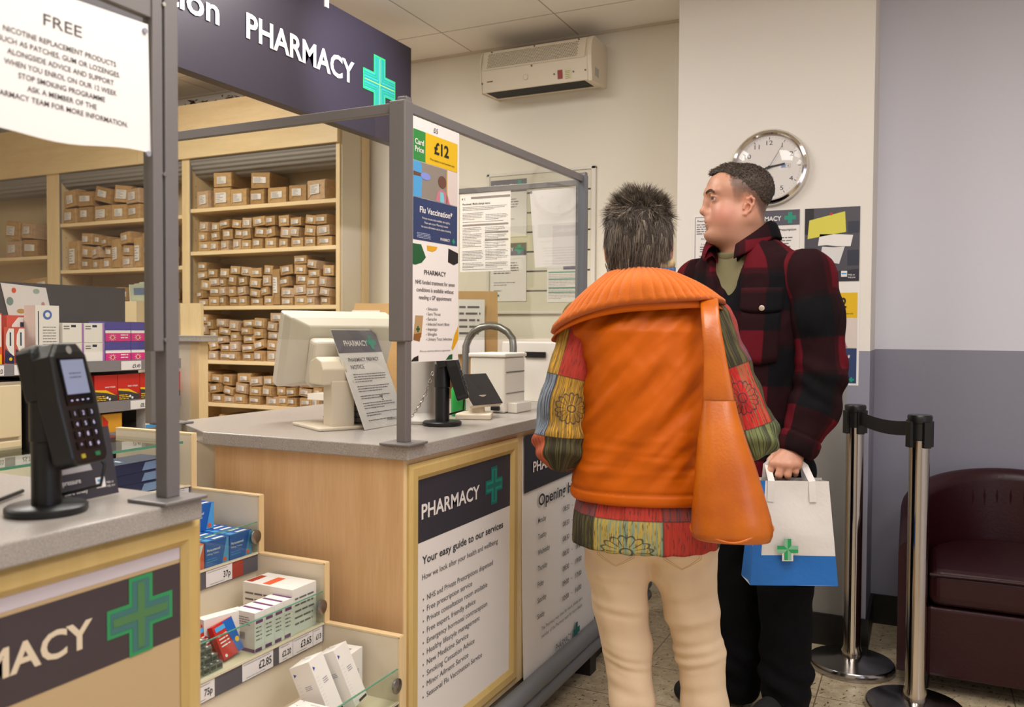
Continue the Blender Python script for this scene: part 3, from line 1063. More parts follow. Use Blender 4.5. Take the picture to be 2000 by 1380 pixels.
ticket(CHN[0], 0, 1.565, 1.617, '£1.29')
ticket(CHN[1], 1, 1.452, 1.535, '37p', small=0.021)
ticket(CHN[1], 1, 1.535, 1.572, '', m=mredt)
ticket(CHN[2], 2, 1.2, 1.274, '75p')
ticket(CHN[2], 2, 1.352, 1.447, '£2.85', small=0.024)
ticket(CHN[2], 2, 1.466, 1.512, '£2.20', small=0.018)
ticket(CHN[2], 2, 1.513, 1.583, '£3.65', small=0.023)
ticket(CHN[2], 2, 1.584, 1.619, '£13', small=0.017)
ticket(CHN[3], 3, 1.4, 1.48, '£4.10')

# ---------------------------------------------------------------- medicine packs


def faces(dx, dy, dz):
    return (Frame((dx / 2, -dy / 2, 0), (0, 1, 0), (0, 0, 1)), Frame((-dx / 2, -dy / 2, 0), (1, 0, 0), (0, 0, 1)), Frame((-dx / 2, -dy / 2, dz), (1, 0, 0), (0, 1, 0)))


def pack(dx, dy, dz, m, draw, name):
    b = MB().bb(-dx / 2, dx / 2, -dy / 2, dy / 2, 0, dz, m)
    draw(b, *faces(dx, dy, dz), dx, dy, dz)
    o = b.build(name, None)
    me = o.data
    bpy.data.objects.remove(o)
    return me


def put(me, name, label, cat, loc, rot=(0, 0, 0), group=None):
    o = bpy.data.objects.new(name, me)
    COL.objects.link(o)
    o.location, o.rotation_euler = loc, rot
    return tag(o, label, cat, group)


C_ = lambda n, h: mat(n, h, 0.42)
blue, lblue, navy, red, orange, yellow, purple, indigo, pink, dgrey, silver, green = C_('blue carton', '#0f5cae'), C_('sky blue print', '#4d9fd6'), C_('navy carton', '#1d2748'), C_('red carton', '#c3261d'), C_('orange print', '#e0592a'), C_('yellow print', '#e6b91e'), C_('purple print', '#6a2f6e'), C_('indigo print', '#4d4492'), C_('magenta print', '#cf2f7a'), C_('dark grey print', '#3c393b'), mat('silver foil pack', '#8d8f8c', 0.3, 0.7), C_('leaf green print', '#4d8a4f')
lilac = C_('lilac print', '#a56fb8')


def d_blue(b, fx, fy, ft, dx, dy, dz):
    for f, w, h in ((fx, dy, dz),):
        b.poly(f, [(w * 0.7, 0.002), (w * 0.99, 0.002), (w * 0.99, h * 0.99), (w * 0.9, h * 0.99)], lblue)
        b.text(f, w * 0.06, h * 0.62, h * 0.13, 'Paracetamol', WHITE, width=w * 0.55, bold=0.02)
        b.text(f, w * 0.06, h * 0.48, h * 0.09, '500mg Tablets', WHITE, width=w * 0.5)
        b.lines(f, w * 0.06, w * 0.5, h * 0.3, h * 0.09, 2, h * 0.03, lblue, rnd)
        b.disc(f, w * 0.82, h * 0.16, h * 0.09, orange, 0.0009, 12)
    b.rect(ft, dx * 0.1, dy * 0.08, dx * 0.9, dy * 0.3, lblue)
    b.rect(ft, dx * 0.3, dy * 0.45, dx * 0.7, dy * 0.9, WHITE)


me_blue = pack(0.024, 0.074, 0.062, blue, d_blue, 'pack')
for col in range(2):
    for k in range(6):
        put(me_blue, 'medicine_pack', f'blue paracetamol pack, {("front", "second", "third", "fourth", "fifth", "rear")[k]} of the {("left", "right")[col]} row on top tier', 'medicine pack', (TX[1] - 0.021 - 0.0252 * k, 1.495 + 0.077 * col, TZ[1] + 0.0005), group='blue paracetamol packs')
me_blue2 = pack(0.024, 0.085, 0.066, blue, d_blue, 'pack')
for k in range(2):
    put(me_blue2, 'medicine_pack', f'upright blue paracetamol pack, {("front", "rear")[k]} one standing on top of the blue row', 'medicine pack', (TX[1] - 0.110 - 0.026 * k, 1.530, TZ[1] + 0.0635), group='blue paracetamol packs')


def d_redw(b, fx, fy, ft, dx, dy, dz):
    b.poly(fx, [(0.002, 0.002), (dy * 0.55, 0.002), (dy * 0.95, dz * 0.98), (dy * 0.3, dz * 0.98)], WHITE)
    b.rect(ft, 0.002, 0.002, dx - 0.002, dy * 0.4, WHITE)


put(pack(0.07, 0.05, 0.06, orange, d_redw, 'p'), 'medicine_pack', 'orange and white pack left of the blue paracetamol row', 'medicine pack', (TX[1] - 0.045, 1.43, TZ[1] + 0.0005))


def d_razor(b, fx, fy, ft, dx, dy, dz):
    b.poly(fx, [(dy * 0.55, dz * 0.1), (dy * 0.85, dz * 0.1), (dy * 0.95, dz * 0.5), (dy * 0.8, dz * 0.9), (dy * 0.6, dz * 0.85)], C_('steel blue print', '#6d86a8'))
    b.disc(fx, dy * 0.86, dz * 0.5, dz * 0.26, lblue, 0.0009, 14)
    b.lines(fy, dx * 0.1, dx * 0.8, dz * 0.6, dz * 0.2, 3, dz * 0.07, GREYINK, rnd)
    b.disc(ft, dx * 0.5, dy * 0.35, dx * 0.3, C_('mid blue print', '#3a5f9c'), 0.0006, 16, dx * 0.1)
    b.lines(ft, dx * 0.3, dx * 0.7, dy * 0.35, dy * 0.1, 1, dy * 0.03, WHITE, rnd, 0.001)


me_rz = pack(0.10, 0.20, 0.026, navy, d_razor, 'p')
for k in range(3):
    put(me_rz, 'toothpaste_carton', f'navy carton lying flat, {("bottom", "middle", "top")[k]} of the stack under the glass shelf', 'carton', (-1.80, 1.485, TZ[0] + 0.0005 + 0.0265 * k), (0, 0, 0.05 * (k - 1)), 'navy cartons')
put(me_rz, 'toothpaste_carton', 'navy carton lying alone left of the navy stack', 'carton', (-1.79, 1.265, TZ[0] + 0.0005), (0, 0, 0.15), 'navy cartons')
put(me_rz, 'toothpaste_carton', 'navy carton standing on end behind the navy stack', 'carton', (-1.93, 1.5, TZ[0] + 0.0005), (PI / 2 * 0, 0, 0), 'navy cartons')


# second tier
def d_big(b, fx, fy, ft, dx, dy, dz):
    b.poly(ft, [(dx * 0.35, dy * 0.1), (dx * 0.5, dy * 0.1), (dx * 0.5, dy * 0.75), (dx * 0.35, dy * 0.75)], orange)
    b.rect(ft, dx * 0.02, dy * 0.1, dx * 0.14, dy * 0.7, C_('brick print', '#a83a22'))
    b.text(fy, dx * 0.04, dz * 0.3, dz * 0.4, '', INK)
    for k in range(14):
        b.rect(fy, dx * 0.6 + 0.0016 * k, dz * 0.3, dx * 0.6 + 0.0016 * k + 0.0008, dz * 0.8, INK)
    b.lines(fy, dx * 0.05, dx * 0.5, dz * 0.75, dz * 0.14, 4, dz * 0.04, GREYINK, rnd)
    b.lines(fx, dy * 0.1, dy * 0.9, dz * 0.75, dz * 0.14, 5, dz * 0.04, GREYINK, rnd)


put(pack(0.15, 0.085, 0.105, CARD, d_big, 'p'), 'medicine_pack', 'large white pack with orange stripe at the back of middle tier', 'medicine pack', (TX[2] - 0.09, 1.57, TZ[2] + 0.0005))


def d_purple(b, fx, fy, ft, dx, dy, dz):
    b.rect(ft, dx * 0.05, dy * 0.72, dx * 0.97, dy * 0.97, purple)
    b.rect(fx, 0.001, 0.001, dy * 0.7, dz * 0.1, purple)
    b.rect(fy, 0.001, 0.001, dx * 0.99, dz * 0.09, purple)
    b.rect(fx, dy * 0.1, dz * 0.72, dy * 0.8, dz * 0.8, purple, 0.0005)
    b.lines(fx, dy * 0.1, dy * 0.7, dz * 0.6, dz * 0.1, 4, dz * 0.03, GREYINK, rnd)
    for k in range(9):
        b.rect(fy, dx * 0.2 + 0.0024 * k, dz * 0.3, dx * 0.2 + 0.0024 * k + 0.0012, dz * 0.48, GREYINK)
    b.lines(fy, dx * 0.2, dx * 0.8, dz * 0.85, dz * 0.06, 4, dz * 0.02, GREYINK, rnd)


me_pu = pack(0.062, 0.03, 0.088, CARD, d_purple, 'p')
for k in range(4):
    put(me_pu, 'medicine_pack', f'white pack with purple top stripe, {ORD[k]} from left in the row of four', 'medicine pack', (TX[2] - 0.045, 1.42 + 0.0315 * k, TZ[2] + 0.0005), (0, 0, -0.03), 'white packs with purple stripes')


def d_repl(b, fx, fy, ft, dx, dy, dz):
    b.text(fx, dy * 0.08, dz * 0.3, dz * 0.2, 'Replacement', purple, width=dy * 0.8, bold=0.0)
    b.lines(fx, dy * 0.3, dy * 0.85, dz * 0.2, dz * 0.1, 1, dz * 0.04, pink, rnd)
    b.poly(fx, [(dy * 0.6, 0.001), (dy * 0.99, 0.001), (dy * 0.99, dz * 0.28), (dy * 0.8, dz * 0.18)], lilac, 0.0009)
    b.rect(fy, dx * 0.4, dz * 0.2, dx * 0.6, dz * 0.65, C_('maroon print', '#7c2238'))


put(pack(0.03, 0.10, 0.085, CARD, d_repl, 'p'), 'medicine_pack', 'white Replacement pack with purple corner, left of the four striped packs', 'medicine pack', (TX[2] - 0.080, 1.375, TZ[2] + 0.002), (0, -0.05, -0.25))


def d_red(b, fx, fy, ft, dx, dy, dz):
    b.poly(fx, [(dy * 0.72, 0.001), (dy * 0.99, 0.001), (dy * 0.99, dz * 0.99), (dy * 0.5, dz * 0.99)], blue)
    b.disc(fx, dy * 0.86, dz * 0.35, dy * 0.1, yellow, 0.0009, 10)
    b.rect(fx, dy * 0.08, dz * 0.8, dy * 0.55, dz * 0.93, lblue, 0.0009)
    b.lines(fx, dy * 0.1, dy * 0.55, dz * 0.66, dz * 0.1, 4, dz * 0.035, WHITE, rnd)
    b.disc(fx, dy * 0.15, dz * 0.1, dy * 0.06, WHITE, 0.0009, 10)


me_rd = pack(0.014, 0.06, 0.075, red, d_red, 'p')
for k in range(3):
    put(me_rd, 'medicine_pack', f'red and blue pack tipped backwards, {("front", "middle", "rear")[k]} of the three', 'medicine pack', (TX[2] - 0.042 - 0.026 * k, 1.365 - 0.022 * k, TZ[2] + 0.006), (0.12, -0.38, 0.0), 'red and blue packs')


def d_sil(b, fx, fy, ft, dx, dy, dz):
    b.rect(ft, dx * 0.05, dy * 0.3, dx * 0.95, dy * 0.6, WHITE)
    b.rect(fx, dy * 0.1, dz * 0.25, dy * 0.9, dz * 0.75, dgrey)


me_si = pack(0.05, 0.017, 0.016, silver, d_sil, 'p')
r = random.Random(3)
n = 0
for lay in range(4):
    for k in range(6 - lay):
        n += 1
        put(me_si, 'lozenge_roll', f'silver foil pack, {ORD[k]} from left in {("bottom", "second", "third", "top")[lay]} layer of the pile', 'foil pack', (TX[2] - 0.045 - 0.006 * lay, 1.215 + 0.0185 * k + 0.009 * lay, TZ[2] + 0.0006 + 0.0167 * lay), (0, 0, r.uniform(-0.05, 0.05)), 'silver foil packs')


# bottom tier
def d_white(b, fx, fy, ft, dx, dy, dz):
    for f, w, h in ((fx, dy, dz), (fy, dx, dz), (ft, dx, dy)):
        q = min(w, h) * 0.09
        b.disc(f, w * 0.14, h * 0.86, q, C_('royal blue print', '#2f3b9c'), 0.0006, 3)
        b.lines(f, w * 0.4, w * 0.75, h * 0.62, q * 0.8, 3, q * 0.22, C_('dark blue print', '#3b3f6b'), rnd)
        for i in range(5):
            for j in range(12):
                x, y = w * (0.06 + 0.04 * i), h * (0.06 + 0.058 * j)
                b.rect(f, x, y, x + q * 0.14, y + q * 0.14, GREYINK)
    b.rect(fx, dy * 0.35, 0.001, dy * 0.95, dz * 0.05, INK)


me_w1 = pack(0.055, 0.062, 0.12, CARD, d_white, 'p')
put(me_w1, 'medicine_pack', 'white carton standing upright at the right end of bottom tier', 'medicine pack', (TX[3] - 0.115, 1.575, TZ[3] + 0.0005), (0, 0, 0.12), None)
me_w2 = pack(0.05, 0.062, 0.13, CARD, d_white, 'p')
put(me_w2, 'medicine_pack', 'white carton leaning back, right one of the leaning pair', 'medicine pack', (TX[3] - 0.062, 1.53, TZ[3] + 0.022), (0.0, -0.42, 0.2), 'leaning white cartons')
put(me_w2, 'medicine_pack', 'white carton leaning back, left one of the leaning pair', 'medicine pack', (TX[3] - 0.07, 1.455, TZ[3] + 0.022), (0.0, -0.42, 0.2), 'leaning white cartons')
me_w3 = pack(0.09, 0.022, 0.075, CARD, d_white, 'p')
for k in range(6):
    put(me_w3, 'medicine_pack', f'thin white carton, {ORD[k]} from left in the low row of bottom tier', 'medicine pack', (TX[3] - 0.055, 1.275 + 0.0228 * k, TZ[3] + 0.0005), (0, 0, 0), 'thin white cartons')

# ---------------------------------------------------------------- medicine gondola behind the counter
GX = -2.70
gd = thing('medicine_shelving', 'dark grey shelving of medicines behind the nearer counter', 'shelving', (-2.85, 1.3, 0))
mgond = mat('dark grey shelf panel', '#4b4747', 0.45)
mgsh = mat('grey shelf edge', '#7d797b', 0.4)
MB().bb(-3.0, -2.98, 0.0, 2.47, 0.1, 1.415, mgond).build('back_panel', gd)
GCH = {}
for z in (1.126, 0.975, 0.86, 0.66):
    MB().bb(-2.98, GX, 1.86 if z < 1.1 else 0.0, 2.5, z - 0.012, z, mgsh).build('shelf', gd)
    GCH[z] = MB().bb(GX, GX + 0.004, 1.86 if z < 1.1 else 0.0, 2.5, z - 0.036, z + 0.004, mgsh).build('price_channel', gd)
MB().bb(-2.98, GX + 0.002, 1.85, 1.862, 0.1, 1.08, mat('black divider', '#161415', 0.5)).bb(-2.98, -2.94, 1.862, 2.5, 0.1, 1.08, MATS['black divider']).build('divider', gd)
MB().bb(-2.98, GX, 0.0, 2.5, 0, 0.1, mdark).build('plinth', gd)
fg = Frame((GX + 0.0045, 0, 0), (0, 1, 0), (0, 0, 1))
for y0, y1, z, s_ in ((2.215, 2.305, 1.126, '£9.49'), (2.325, 2.41, 1.126, '£7.99'), (2.255, 2.34, 0.975, '£8.55'), (1.80, 1.865, 1.126, '£5.75'), (1.70, 1.765, 1.126, '£3.20')):
    b = MB().rect(fg, y0, z - 0.033, y1, z, mtick, 0.0005)
    b.text(fg, y1 - 0.004, z - 0.027, 0.021, s_, INK, align='R', sx=0.78, bold=0.012, l=0.001)
    if s_ == '£7.99':
        b.rect(fg, y0 + 0.014, z - 0.026, y0 + 0.052, z - 0.003, TEAL2, 0.0015)
    b.build('price_ticket', GCH[z])


def d_pinkb(b, fx, fy, ft, dx, dy, dz):
    b.rect(fx, 0.001, dz * 0.0, dy * 0.995, dz * 0.42, pink)
    b.rect(fx, 0.001, dz * 0.42, dy * 0.995, dz * 0.56, WHITE)
    for k in range(10):
        a = 2 * PI * k / 10
        b.poly(fx, [(dy * 0.28 + math.cos(a + 0.25) * 0.006, dz * 0.2 + math.sin(a + 0.25) * 0.006), (dy * 0.28 + math.cos(a) * 0.018, dz * 0.2 + math.sin(a) * 0.0145), (dy * 0.28 + math.cos(a - 0.25) * 0.006, dz * 0.2 + math.sin(a - 0.25) * 0.006)], WHITE, 0.0009)
    b.disc(fx, dy * 0.28, dz * 0.2, 0.006, red, 0.0012, 10)
    b.lines(fx, dy * 0.6, dy * 0.9, dz * 0.3, dz * 0.14, 2, dz * 0.05, WHITE, rnd, 0.0009)


me_pk = pack(0.09, 0.112, 0.073, indigo, d_pinkb, 'p')
for i in range(2):
    for j in range(2):
        put(me_pk, 'medicine_pack', f'indigo and pink pack with white flower, {("lower", "upper")[j]} {("left", "right")[i]} of four', 'medicine pack', (GX - 0.05, 2.21 + 0.1135 * i, 1.1265 + 0.074 * j), group='indigo and pink packs')


def d_lil(b, fx, fy, ft, dx, dy, dz):
    b.rect(fx, dy * 0.9, 0.001, dy * 0.99, dz * 0.99, lilac)
    b.rect(fx, dy * 0.4, dz * 0.78, dy * 0.62, dz * 0.9, navy)
    b.lines(fx, dy * 0.06, dy * 0.35, dz * 0.8, dz * 0.12, 2, dz * 0.05, GREYINK, rnd)


me_ll = pack(0.09, 0.084, 0.07, CARD, d_lil, 'p')
for i in range(2):
    for j in range(2):
        put(me_ll, 'medicine_pack', f'white pack with lilac edge, {("lower", "upper")[j]} {("left", "right")[i]} of four', 'medicine pack', (GX - 0.052, 2.026 + 0.085 * i, 1.1265 + 0.071 * j), group='white packs with lilac edges')


def d_tall(b, fx, fy, ft, dx, dy, dz):
    b.disc(fx, dy * 0.5, dz * 0.84, dy * 0.19, C_('denim print', '#4a6ab0'), 0.0006, 16)
    b.disc(fx, dy * 0.5, dz * 0.84, dy * 0.1, WHITE, 0.001, 12)
    b.rect(fx, dy * 0.1, dz * 0.1, dy * 0.14, dz * 0.9, navy)
    b.lines(fx, dy * 0.3, dy * 0.9, dz * 0.62, dz * 0.05, 9, dz * 0.012, GREYINK, rnd)


def d_curve(b, fx, fy, ft, dx, dy, dz):
    b.poly(fx, [(dy * 0.95, dz * 0.96), (dy * 0.45, dz * 0.96), (dy * 0.2, dz * 0.8), (dy * 0.15, dz * 0.55), (dy * 0.35, dz * 0.4), (dy * 0.7, dz * 0.24), (dy * 0.95, dz * 0.22)], WHITE, 0.0006)
    b.poly(fx, [(dy * 0.05, dz * 0.05), (dy * 0.95, dz * 0.02), (dy * 0.95, dz * 0.22), (dy * 0.1, dz * 0.42)], navy, 0.0009)
    b.disc(fx, dy * 0.6, dz * 0.15, dy * 0.16, yellow, 0.0012, 10)
    b.rect(fx, dy * 0.52, dz * 0.5, dy * 0.66, dz * 0.86, navy, 0.001)


mred2 = C_('coral red carton', '#c8503c')
put(pack(0.06, 0.088, 0.20, CARD, d_tall, 'p'), 'medicine_pack', 'tall white pack with blue round emblem on the grey shelf', 'medicine pack', (GX - 0.05, 1.937, 1.1265))
put(pack(0.06, 0.09, 0.165, mred2, d_curve, 'p'), 'medicine_pack', 'red and white pack just left of the tall white pack', 'medicine pack', (GX - 0.115, 1.880, 1.1265))
me_cv = pack(0.06, 0.036, 0.125, mred2, d_curve, 'p')
for i in range(2):
    put(me_cv, 'medicine_pack', f'small red, white and navy pack, {("left", "right")[i]} of the pair on the grey shelf', 'medicine pack', (GX - 0.045, 1.797 + 0.0365 * i, 1.1265), group='small red and navy packs')


def d_or(b, fx, fy, ft, dx, dy, dz):
    b.poly(fx, [(0.002, 0.002), (dy * 0.98, 0.002), (dy * 0.98, dz * 0.2), (0.002, dz * 0.35)], yellow, 0.0006)
    b.rect(fx, dy * 0.55, dz * 0.35, dy * 0.98, dz * 0.97, WHITE)


put(pack(0.06, 0.1, 0.17, orange, d_or, 'p'), 'medicine_pack', 'orange and white pack at far left edge of the grey shelf', 'medicine pack', (GX - 0.045, 1.722, 1.1265))


def d_mx(b, fx, fy, ft, dx, dy, dz):
    b.poly(fx, [(0.001, 0.001), (dy * 0.99, 0.001), (dy * 0.99, dz * 0.25), (dy * 0.5, dz * 0.36), (0.001, dz * 0.42)], dgrey, 0.0005)
    b.poly(fx, [(0.001, dz * 0.40), (dy * 0.5, dz * 0.34), (dy * 0.95, dz * 0.22), (dy * 0.5, dz * 0.44), (0.001, dz * 0.47)], yellow, 0.0009)
    b.text(fx, dy * 0.45, dz * 0.52, dz * 0.08, 'MAX COLD', WHITE, width=dy * 0.45, bold=0.02)
    b.lines(fx, dy * 0.05, dy * 0.5, dz * 0.2, dz * 0.07, 3, dz * 0.035, yellow, rnd, 0.0012)
    b.disc(fx, dy * 0.65, dz * 0.1, dz * 0.05, WHITE, 0.0012, 8)
    b.disc(fx, dy * 0.55, dz * 0.16, dz * 0.05, WHITE, 0.0012, 8)


me_mx = pack(0.05, 0.098, 0.1, red, d_mx, 'p')
for i in range(4):
    put(me_mx, 'medicine_pack', f'red and grey cold remedy pack, {ORD[i]} from left on second grey shelf', 'medicine pack', (GX - 0.04, 2.175 + 0.1 * i - 0.01, 0.9755), group='red and grey cold remedy packs')


def d_yel(b, fx, fy, ft, dx, dy, dz):
    b.poly(fx, [(0.001, dz * 0.2), (dy * 0.25, dz * 0.1), (dy * 0.3, dz * 0.6), (0.001, dz * 0.95)], red, 0.0005)


def d_circ(b, fx, fy, ft, dx, dy, dz):
    b.disc(fx, dy * 0.5, dz * 0.55, dy * 0.36, red, 0.0005, 18)
    b.rect(fx, 0.001, 0.001, dy * 0.99, dz * 0.18, lblue, 0.0005)


put(pack(0.05, 0.085, 0.07, C_('amber carton', '#d79a2a'), d_yel, 'p'), 'medicine_pack', 'amber pack with red curve on the third grey shelf', 'medicine pack', (GX - 0.04, 2.19, 0.8605))
put(pack(0.05, 0.09, 0.075, CARD, d_circ, 'p'), 'medicine_pack', 'white pack with red circle on the third grey shelf', 'medicine pack', (GX - 0.04, 2.385, 0.8605))

# cards stuck on the dark back panel
fd = Frame((-2.979, 0, 0), (0, 1, 0), (0, 0, 1))
fdc = fd
cmx = lambda x: 1.94 + (x - 1.785) * 0.755
ill = MB()
ill.prism(fdc, [(1.97, 1.288), (2.14, 1.288), (2.115, 1.40), (1.94, 1.41)], 0.0012, PAPER, 0.0008)
for x, y, w_, h_, m_ in ((1.85, 1.385, 0.012, 0.01, orange), (1.965, 1.385, 0.018, 0.01, C_('sage print', '#9fb3a2')), (1.83, 1.345, 0.018, 0.016, C_('grey green print', '#7f958c')), (2.0, 1.335, 0.01, 0.012, C_('rose print', '#c98f8c')), (1.885, 1.31, 0.022, 0.009, C_('ochre print', '#c59a55')), (1.965, 1.31, 0.012, 0.006, MATS['ochre print'])):
    ill.disc(fdc, cmx(x), y, w_ * 0.75, m_, 0.0026, 9, h_)
tag(ill.build('illustrated_card', org=(-2.978, 2.0, 1.29)), 'cream card with small coloured pictures stuck on the dark panel', 'card')

# beige drawer unit at the left, under the top grey shelf
du = thing('drawer_unit', 'beige drawer unit below the grey shelf, behind the payment terminal', 'drawers', (-2.83, 1.0, 0))
MB().bb(-2.98, -2.72, 0.05, 1.84, 0.1, 1.07, CREAM).build('body', du)
for z0, z1 in ((0.1, 0.5), (0.51, 0.73), (0.74, 0.875), (0.885, 1.06)):
    for y0, y1 in ((0.06, 0.94), (0.95, 1.83)):
        MB().bb(-2.72, -2.705, y0, y1, z0, z1, mat('beige drawer front', '#d6c5a2', 0.5)).build('drawer', du, bevel=0.004)

# end cabinet with a grey top
ec = thing('end_cabinet', 'slim white cabinet with grey worktop at the end of grey shelving', 'cabinet', (-2.9, 2.8, 0))
MB().bb(-3.02, -2.70, 2.55, 2.60, 0, 1.196, CREAM).bb(-3.3, -3.02, 2.55, 2.92, 0, 1.196, CREAM).build('body', ec)
MB().bb(-2.70, -2.65, 2.55, 2.60, 0, 1.196, MAPLE).build('maple_post', ec, bevel=0.001)
MB().bb(-3.02, -2.615, 2.53, 2.62, 1.1965, 1.222, mwt).bb(-3.3, -3.02, 2.53, 2.93, 1.1965, 1.222, mwt).build('worktop', ec, bevel=0.002)
MB().bb(-2.80, -2.685, 2.595, 2.61, 1.222, 1.355, MAPLE).build('upstand', ec)
ca = thing('storage_carton', 'cream box on the end cabinet holding green and blue leaflets', 'box', (-3.12, 2.75, 1.2222))
MB().bb(-3.25, -3.02, 2.56, 2.92, 1.2222, 1.365, mat('cream box board', '#d9c39a', 0.6)).build('box', ca)
r = random.Random(5)
for k in range(6):
    R = Matrix.Rotation(r.uniform(-0.25, 0.25), 3, 'X')
    lf = MB().box((-3.06 - 0.02 * k, 2.62 + 0.045 * k, 1.40 + 0.01 * (k % 3)), (0.003, 0.12, 0.08), mat('pale green leaflet', '#c9d2bd', 0.5), R)
    lf.box((-3.058 - 0.02 * k, 2.62 + 0.045 * k, 1.41 + 0.01 * (k % 3)), (0.003, 0.08, 0.03), mat('blue leaflet print', '#6f86a8', 0.5), R)
    lf.build('leaflet', ca)

# ---------------------------------------------------------------- payment terminals


def terminal(loc, label, rz=0.0, pole_h=0.17, tilt=0.30, screen_on=True, turn=0.0):
    t_ = thing('payment_terminal', label, 'card terminal', loc, rz)
    M_ = MB()
    M_.lathe([(0.0, 0), (0.054, 0), (0.056, 0.003), (0.056, 0.010), (0.052, 0.013), (0.0, 0.013)], (0, 0, 0), BLACK, 36)
    M_.build('base', t_, local=True)
    M_ = MB()
    M_.lathe([(0.0205, 0.012), (0.0205, pole_h * 0.62), (0.0225, pole_h * 0.63), (0.0225, pole_h)], (0, 0, 0), BLACK, 24)
    M_.build('pole', t_, local=True)
    s_, c_ = math.sin(tilt), math.cos(tilt)
    Rt = Matrix.Rotation(turn, 3, 'Z')
    o = Rt @ Vector((0.078, -0.042, 0.076 + (pole_h - 0.17)))
    f = Frame(o, Rt @ Vector((0, 1, 0)), Rt @ Vector((-s_, 0, c_)))     # face towards +x, tipped up
    W, Hh = 0.084, 0.182
    b = MB()
    out = [(0.012, 0), (W - 0.012, 0), (W - 0.003, 0.01), (W, 0.1), (W - 0.004, Hh - 0.02), (W - 0.02, Hh), (0.02, Hh), (0.004, Hh - 0.02), (0, 0.1), (0.003, 0.01)]
    b.prism(f, out, 0.036, mat('black terminal shell', '#131314', 0.32), -0.036)
    b.prism(f, [(0.006, 0.105), (W - 0.006, 0.105), (W - 0.004, Hh - 0.004), (W - 0.02, Hh + 0.004), (0.02, Hh + 0.004), (0.004, Hh - 0.004)], 0.03, MATS['black terminal shell'], -0.06)
    b.build('body', t_, local=True, bevel=0.005, seg=3)
    sc = MB()
    sc.slab(f, 0.014, 0.088, W - 0.014, 0.158, 0.0016, mat('terminal bezel', '#0b0b0c', 0.15))
    sc.rect(f, 0.018, 0.104, W - 0.018, 0.155, mat('lit terminal screen', '#6f7488', 0.3, emit=('#7b81a0', 0.28)), 0.0022)
    sc.lines(f, 0.03, 0.055, 0.134, 0.006, 2, 0.0016, mat('screen text', '#4d5166', 0.4), rnd, 0.0026)
    for k in range(4):
        sc.rect(f, 0.022 + 0.0115 * k, 0.094, 0.026 + 0.0115 * k, 0.0955, mat('key legend', '#b9b6cc', 0.4, emit=('#a9a4e0', 0.5)), 0.0022)
    sc.build('screen', t_, local=True)
    kp = MB()
    for i in range(3):
        for j in range(4):
            x, y = 0.016 + 0.018 * i, 0.07 - 0.0155 * j
            kp.slab(f, x, y, x + 0.015, y + 0.0115, 0.002, mat('black keys', '#09090a', 0.3))
            kp.text(f, x + 0.0075, y + 0.0025, 0.0085, '123456789*0#'[j * 3 + i], MATS['key legend'], align='C', l=0.0026)
    kp_o = kp.build('keypad', t_, local=True)
    MB().slab(f, 0.02, 0.010, 0.028, 0.016, 0.0012, mat('yellow key', '#a0922a', 0.4)).build('yellow_key', kp_o, local=True)
    MB().slab(f, 0.05, 0.010, 0.06, 0.016, 0.0012, mat('green key', '#256b45', 0.4)).build('green_key', kp_o, local=True)
    MB().disc(f, 0.042, 0.170, 0.006, mat('terminal emblem', '#8f8c8a', 0.3), 0.0012, 16).build('emblem', t_, local=True)
    br = MB()
    p = [Vector((0.0, 0, pole_h - 0.012)), f.p(W / 2, 0.09, -0.05)]
    br.tube(p, [0.02, 0.018], BLACK, 12)
    br.build('bracket', t_, local=True)
    hd = MB()
    a, b2 = f.p(W - 0.004, 0.03, -0.03), f.p(W - 0.004, -0.035, -0.03)
    hd.tube([a, (a + b2) / 2 + Rt @ Vector((0.012, 0.01, 0)), b2 + Rt @ Vector((0, 0.006, 0)), b2 + Rt @ Vector((-0.05, -0.02, -0.012))], 0.003, BLACK, 8)
    hd.build('cable_guard', t_, local=True)
    return t_


terminal((-1.165, 0.826, 0.9762), 'black payment terminal on round base in the left foreground', turn=0.27, tilt=0.24)
terminal((-1.239, 2.104, 0.9762), 'black payment terminal on the main counter beside the white customer display', pole_h=0.175, turn=0.5)
cb = MB()
cb.tube([(-1.20, 0.775, 1.19), (-1.22, 0.745, 1.17), (-1.225, 0.735, 1.10), (-1.235, 0.73, 1.02), (-1.24, 0.74, 0.985), (-1.27, 0.80, 0.981), (-1.33, 0.9, 0.981)], 0.0035, BLACK, 8)
tag(cb.build('power_cable', org=(-1.24, 0.75, 0.98)), 'thin black cable hanging left of the foreground payment terminal', 'cable')
cb = MB()
cb.tube([(-1.19, 0.72, 0.985), (-1.195, 0.735, 0.99), (-1.2, 0.752, 1.01), (-1.203, 0.76, 1.05)], 0.011, BLACK, 12)
tag(cb.build('scanner_handle', org=(-1.2, 0.74, 0.977)), 'short thick black handle behind the foreground payment terminal', 'scanner')

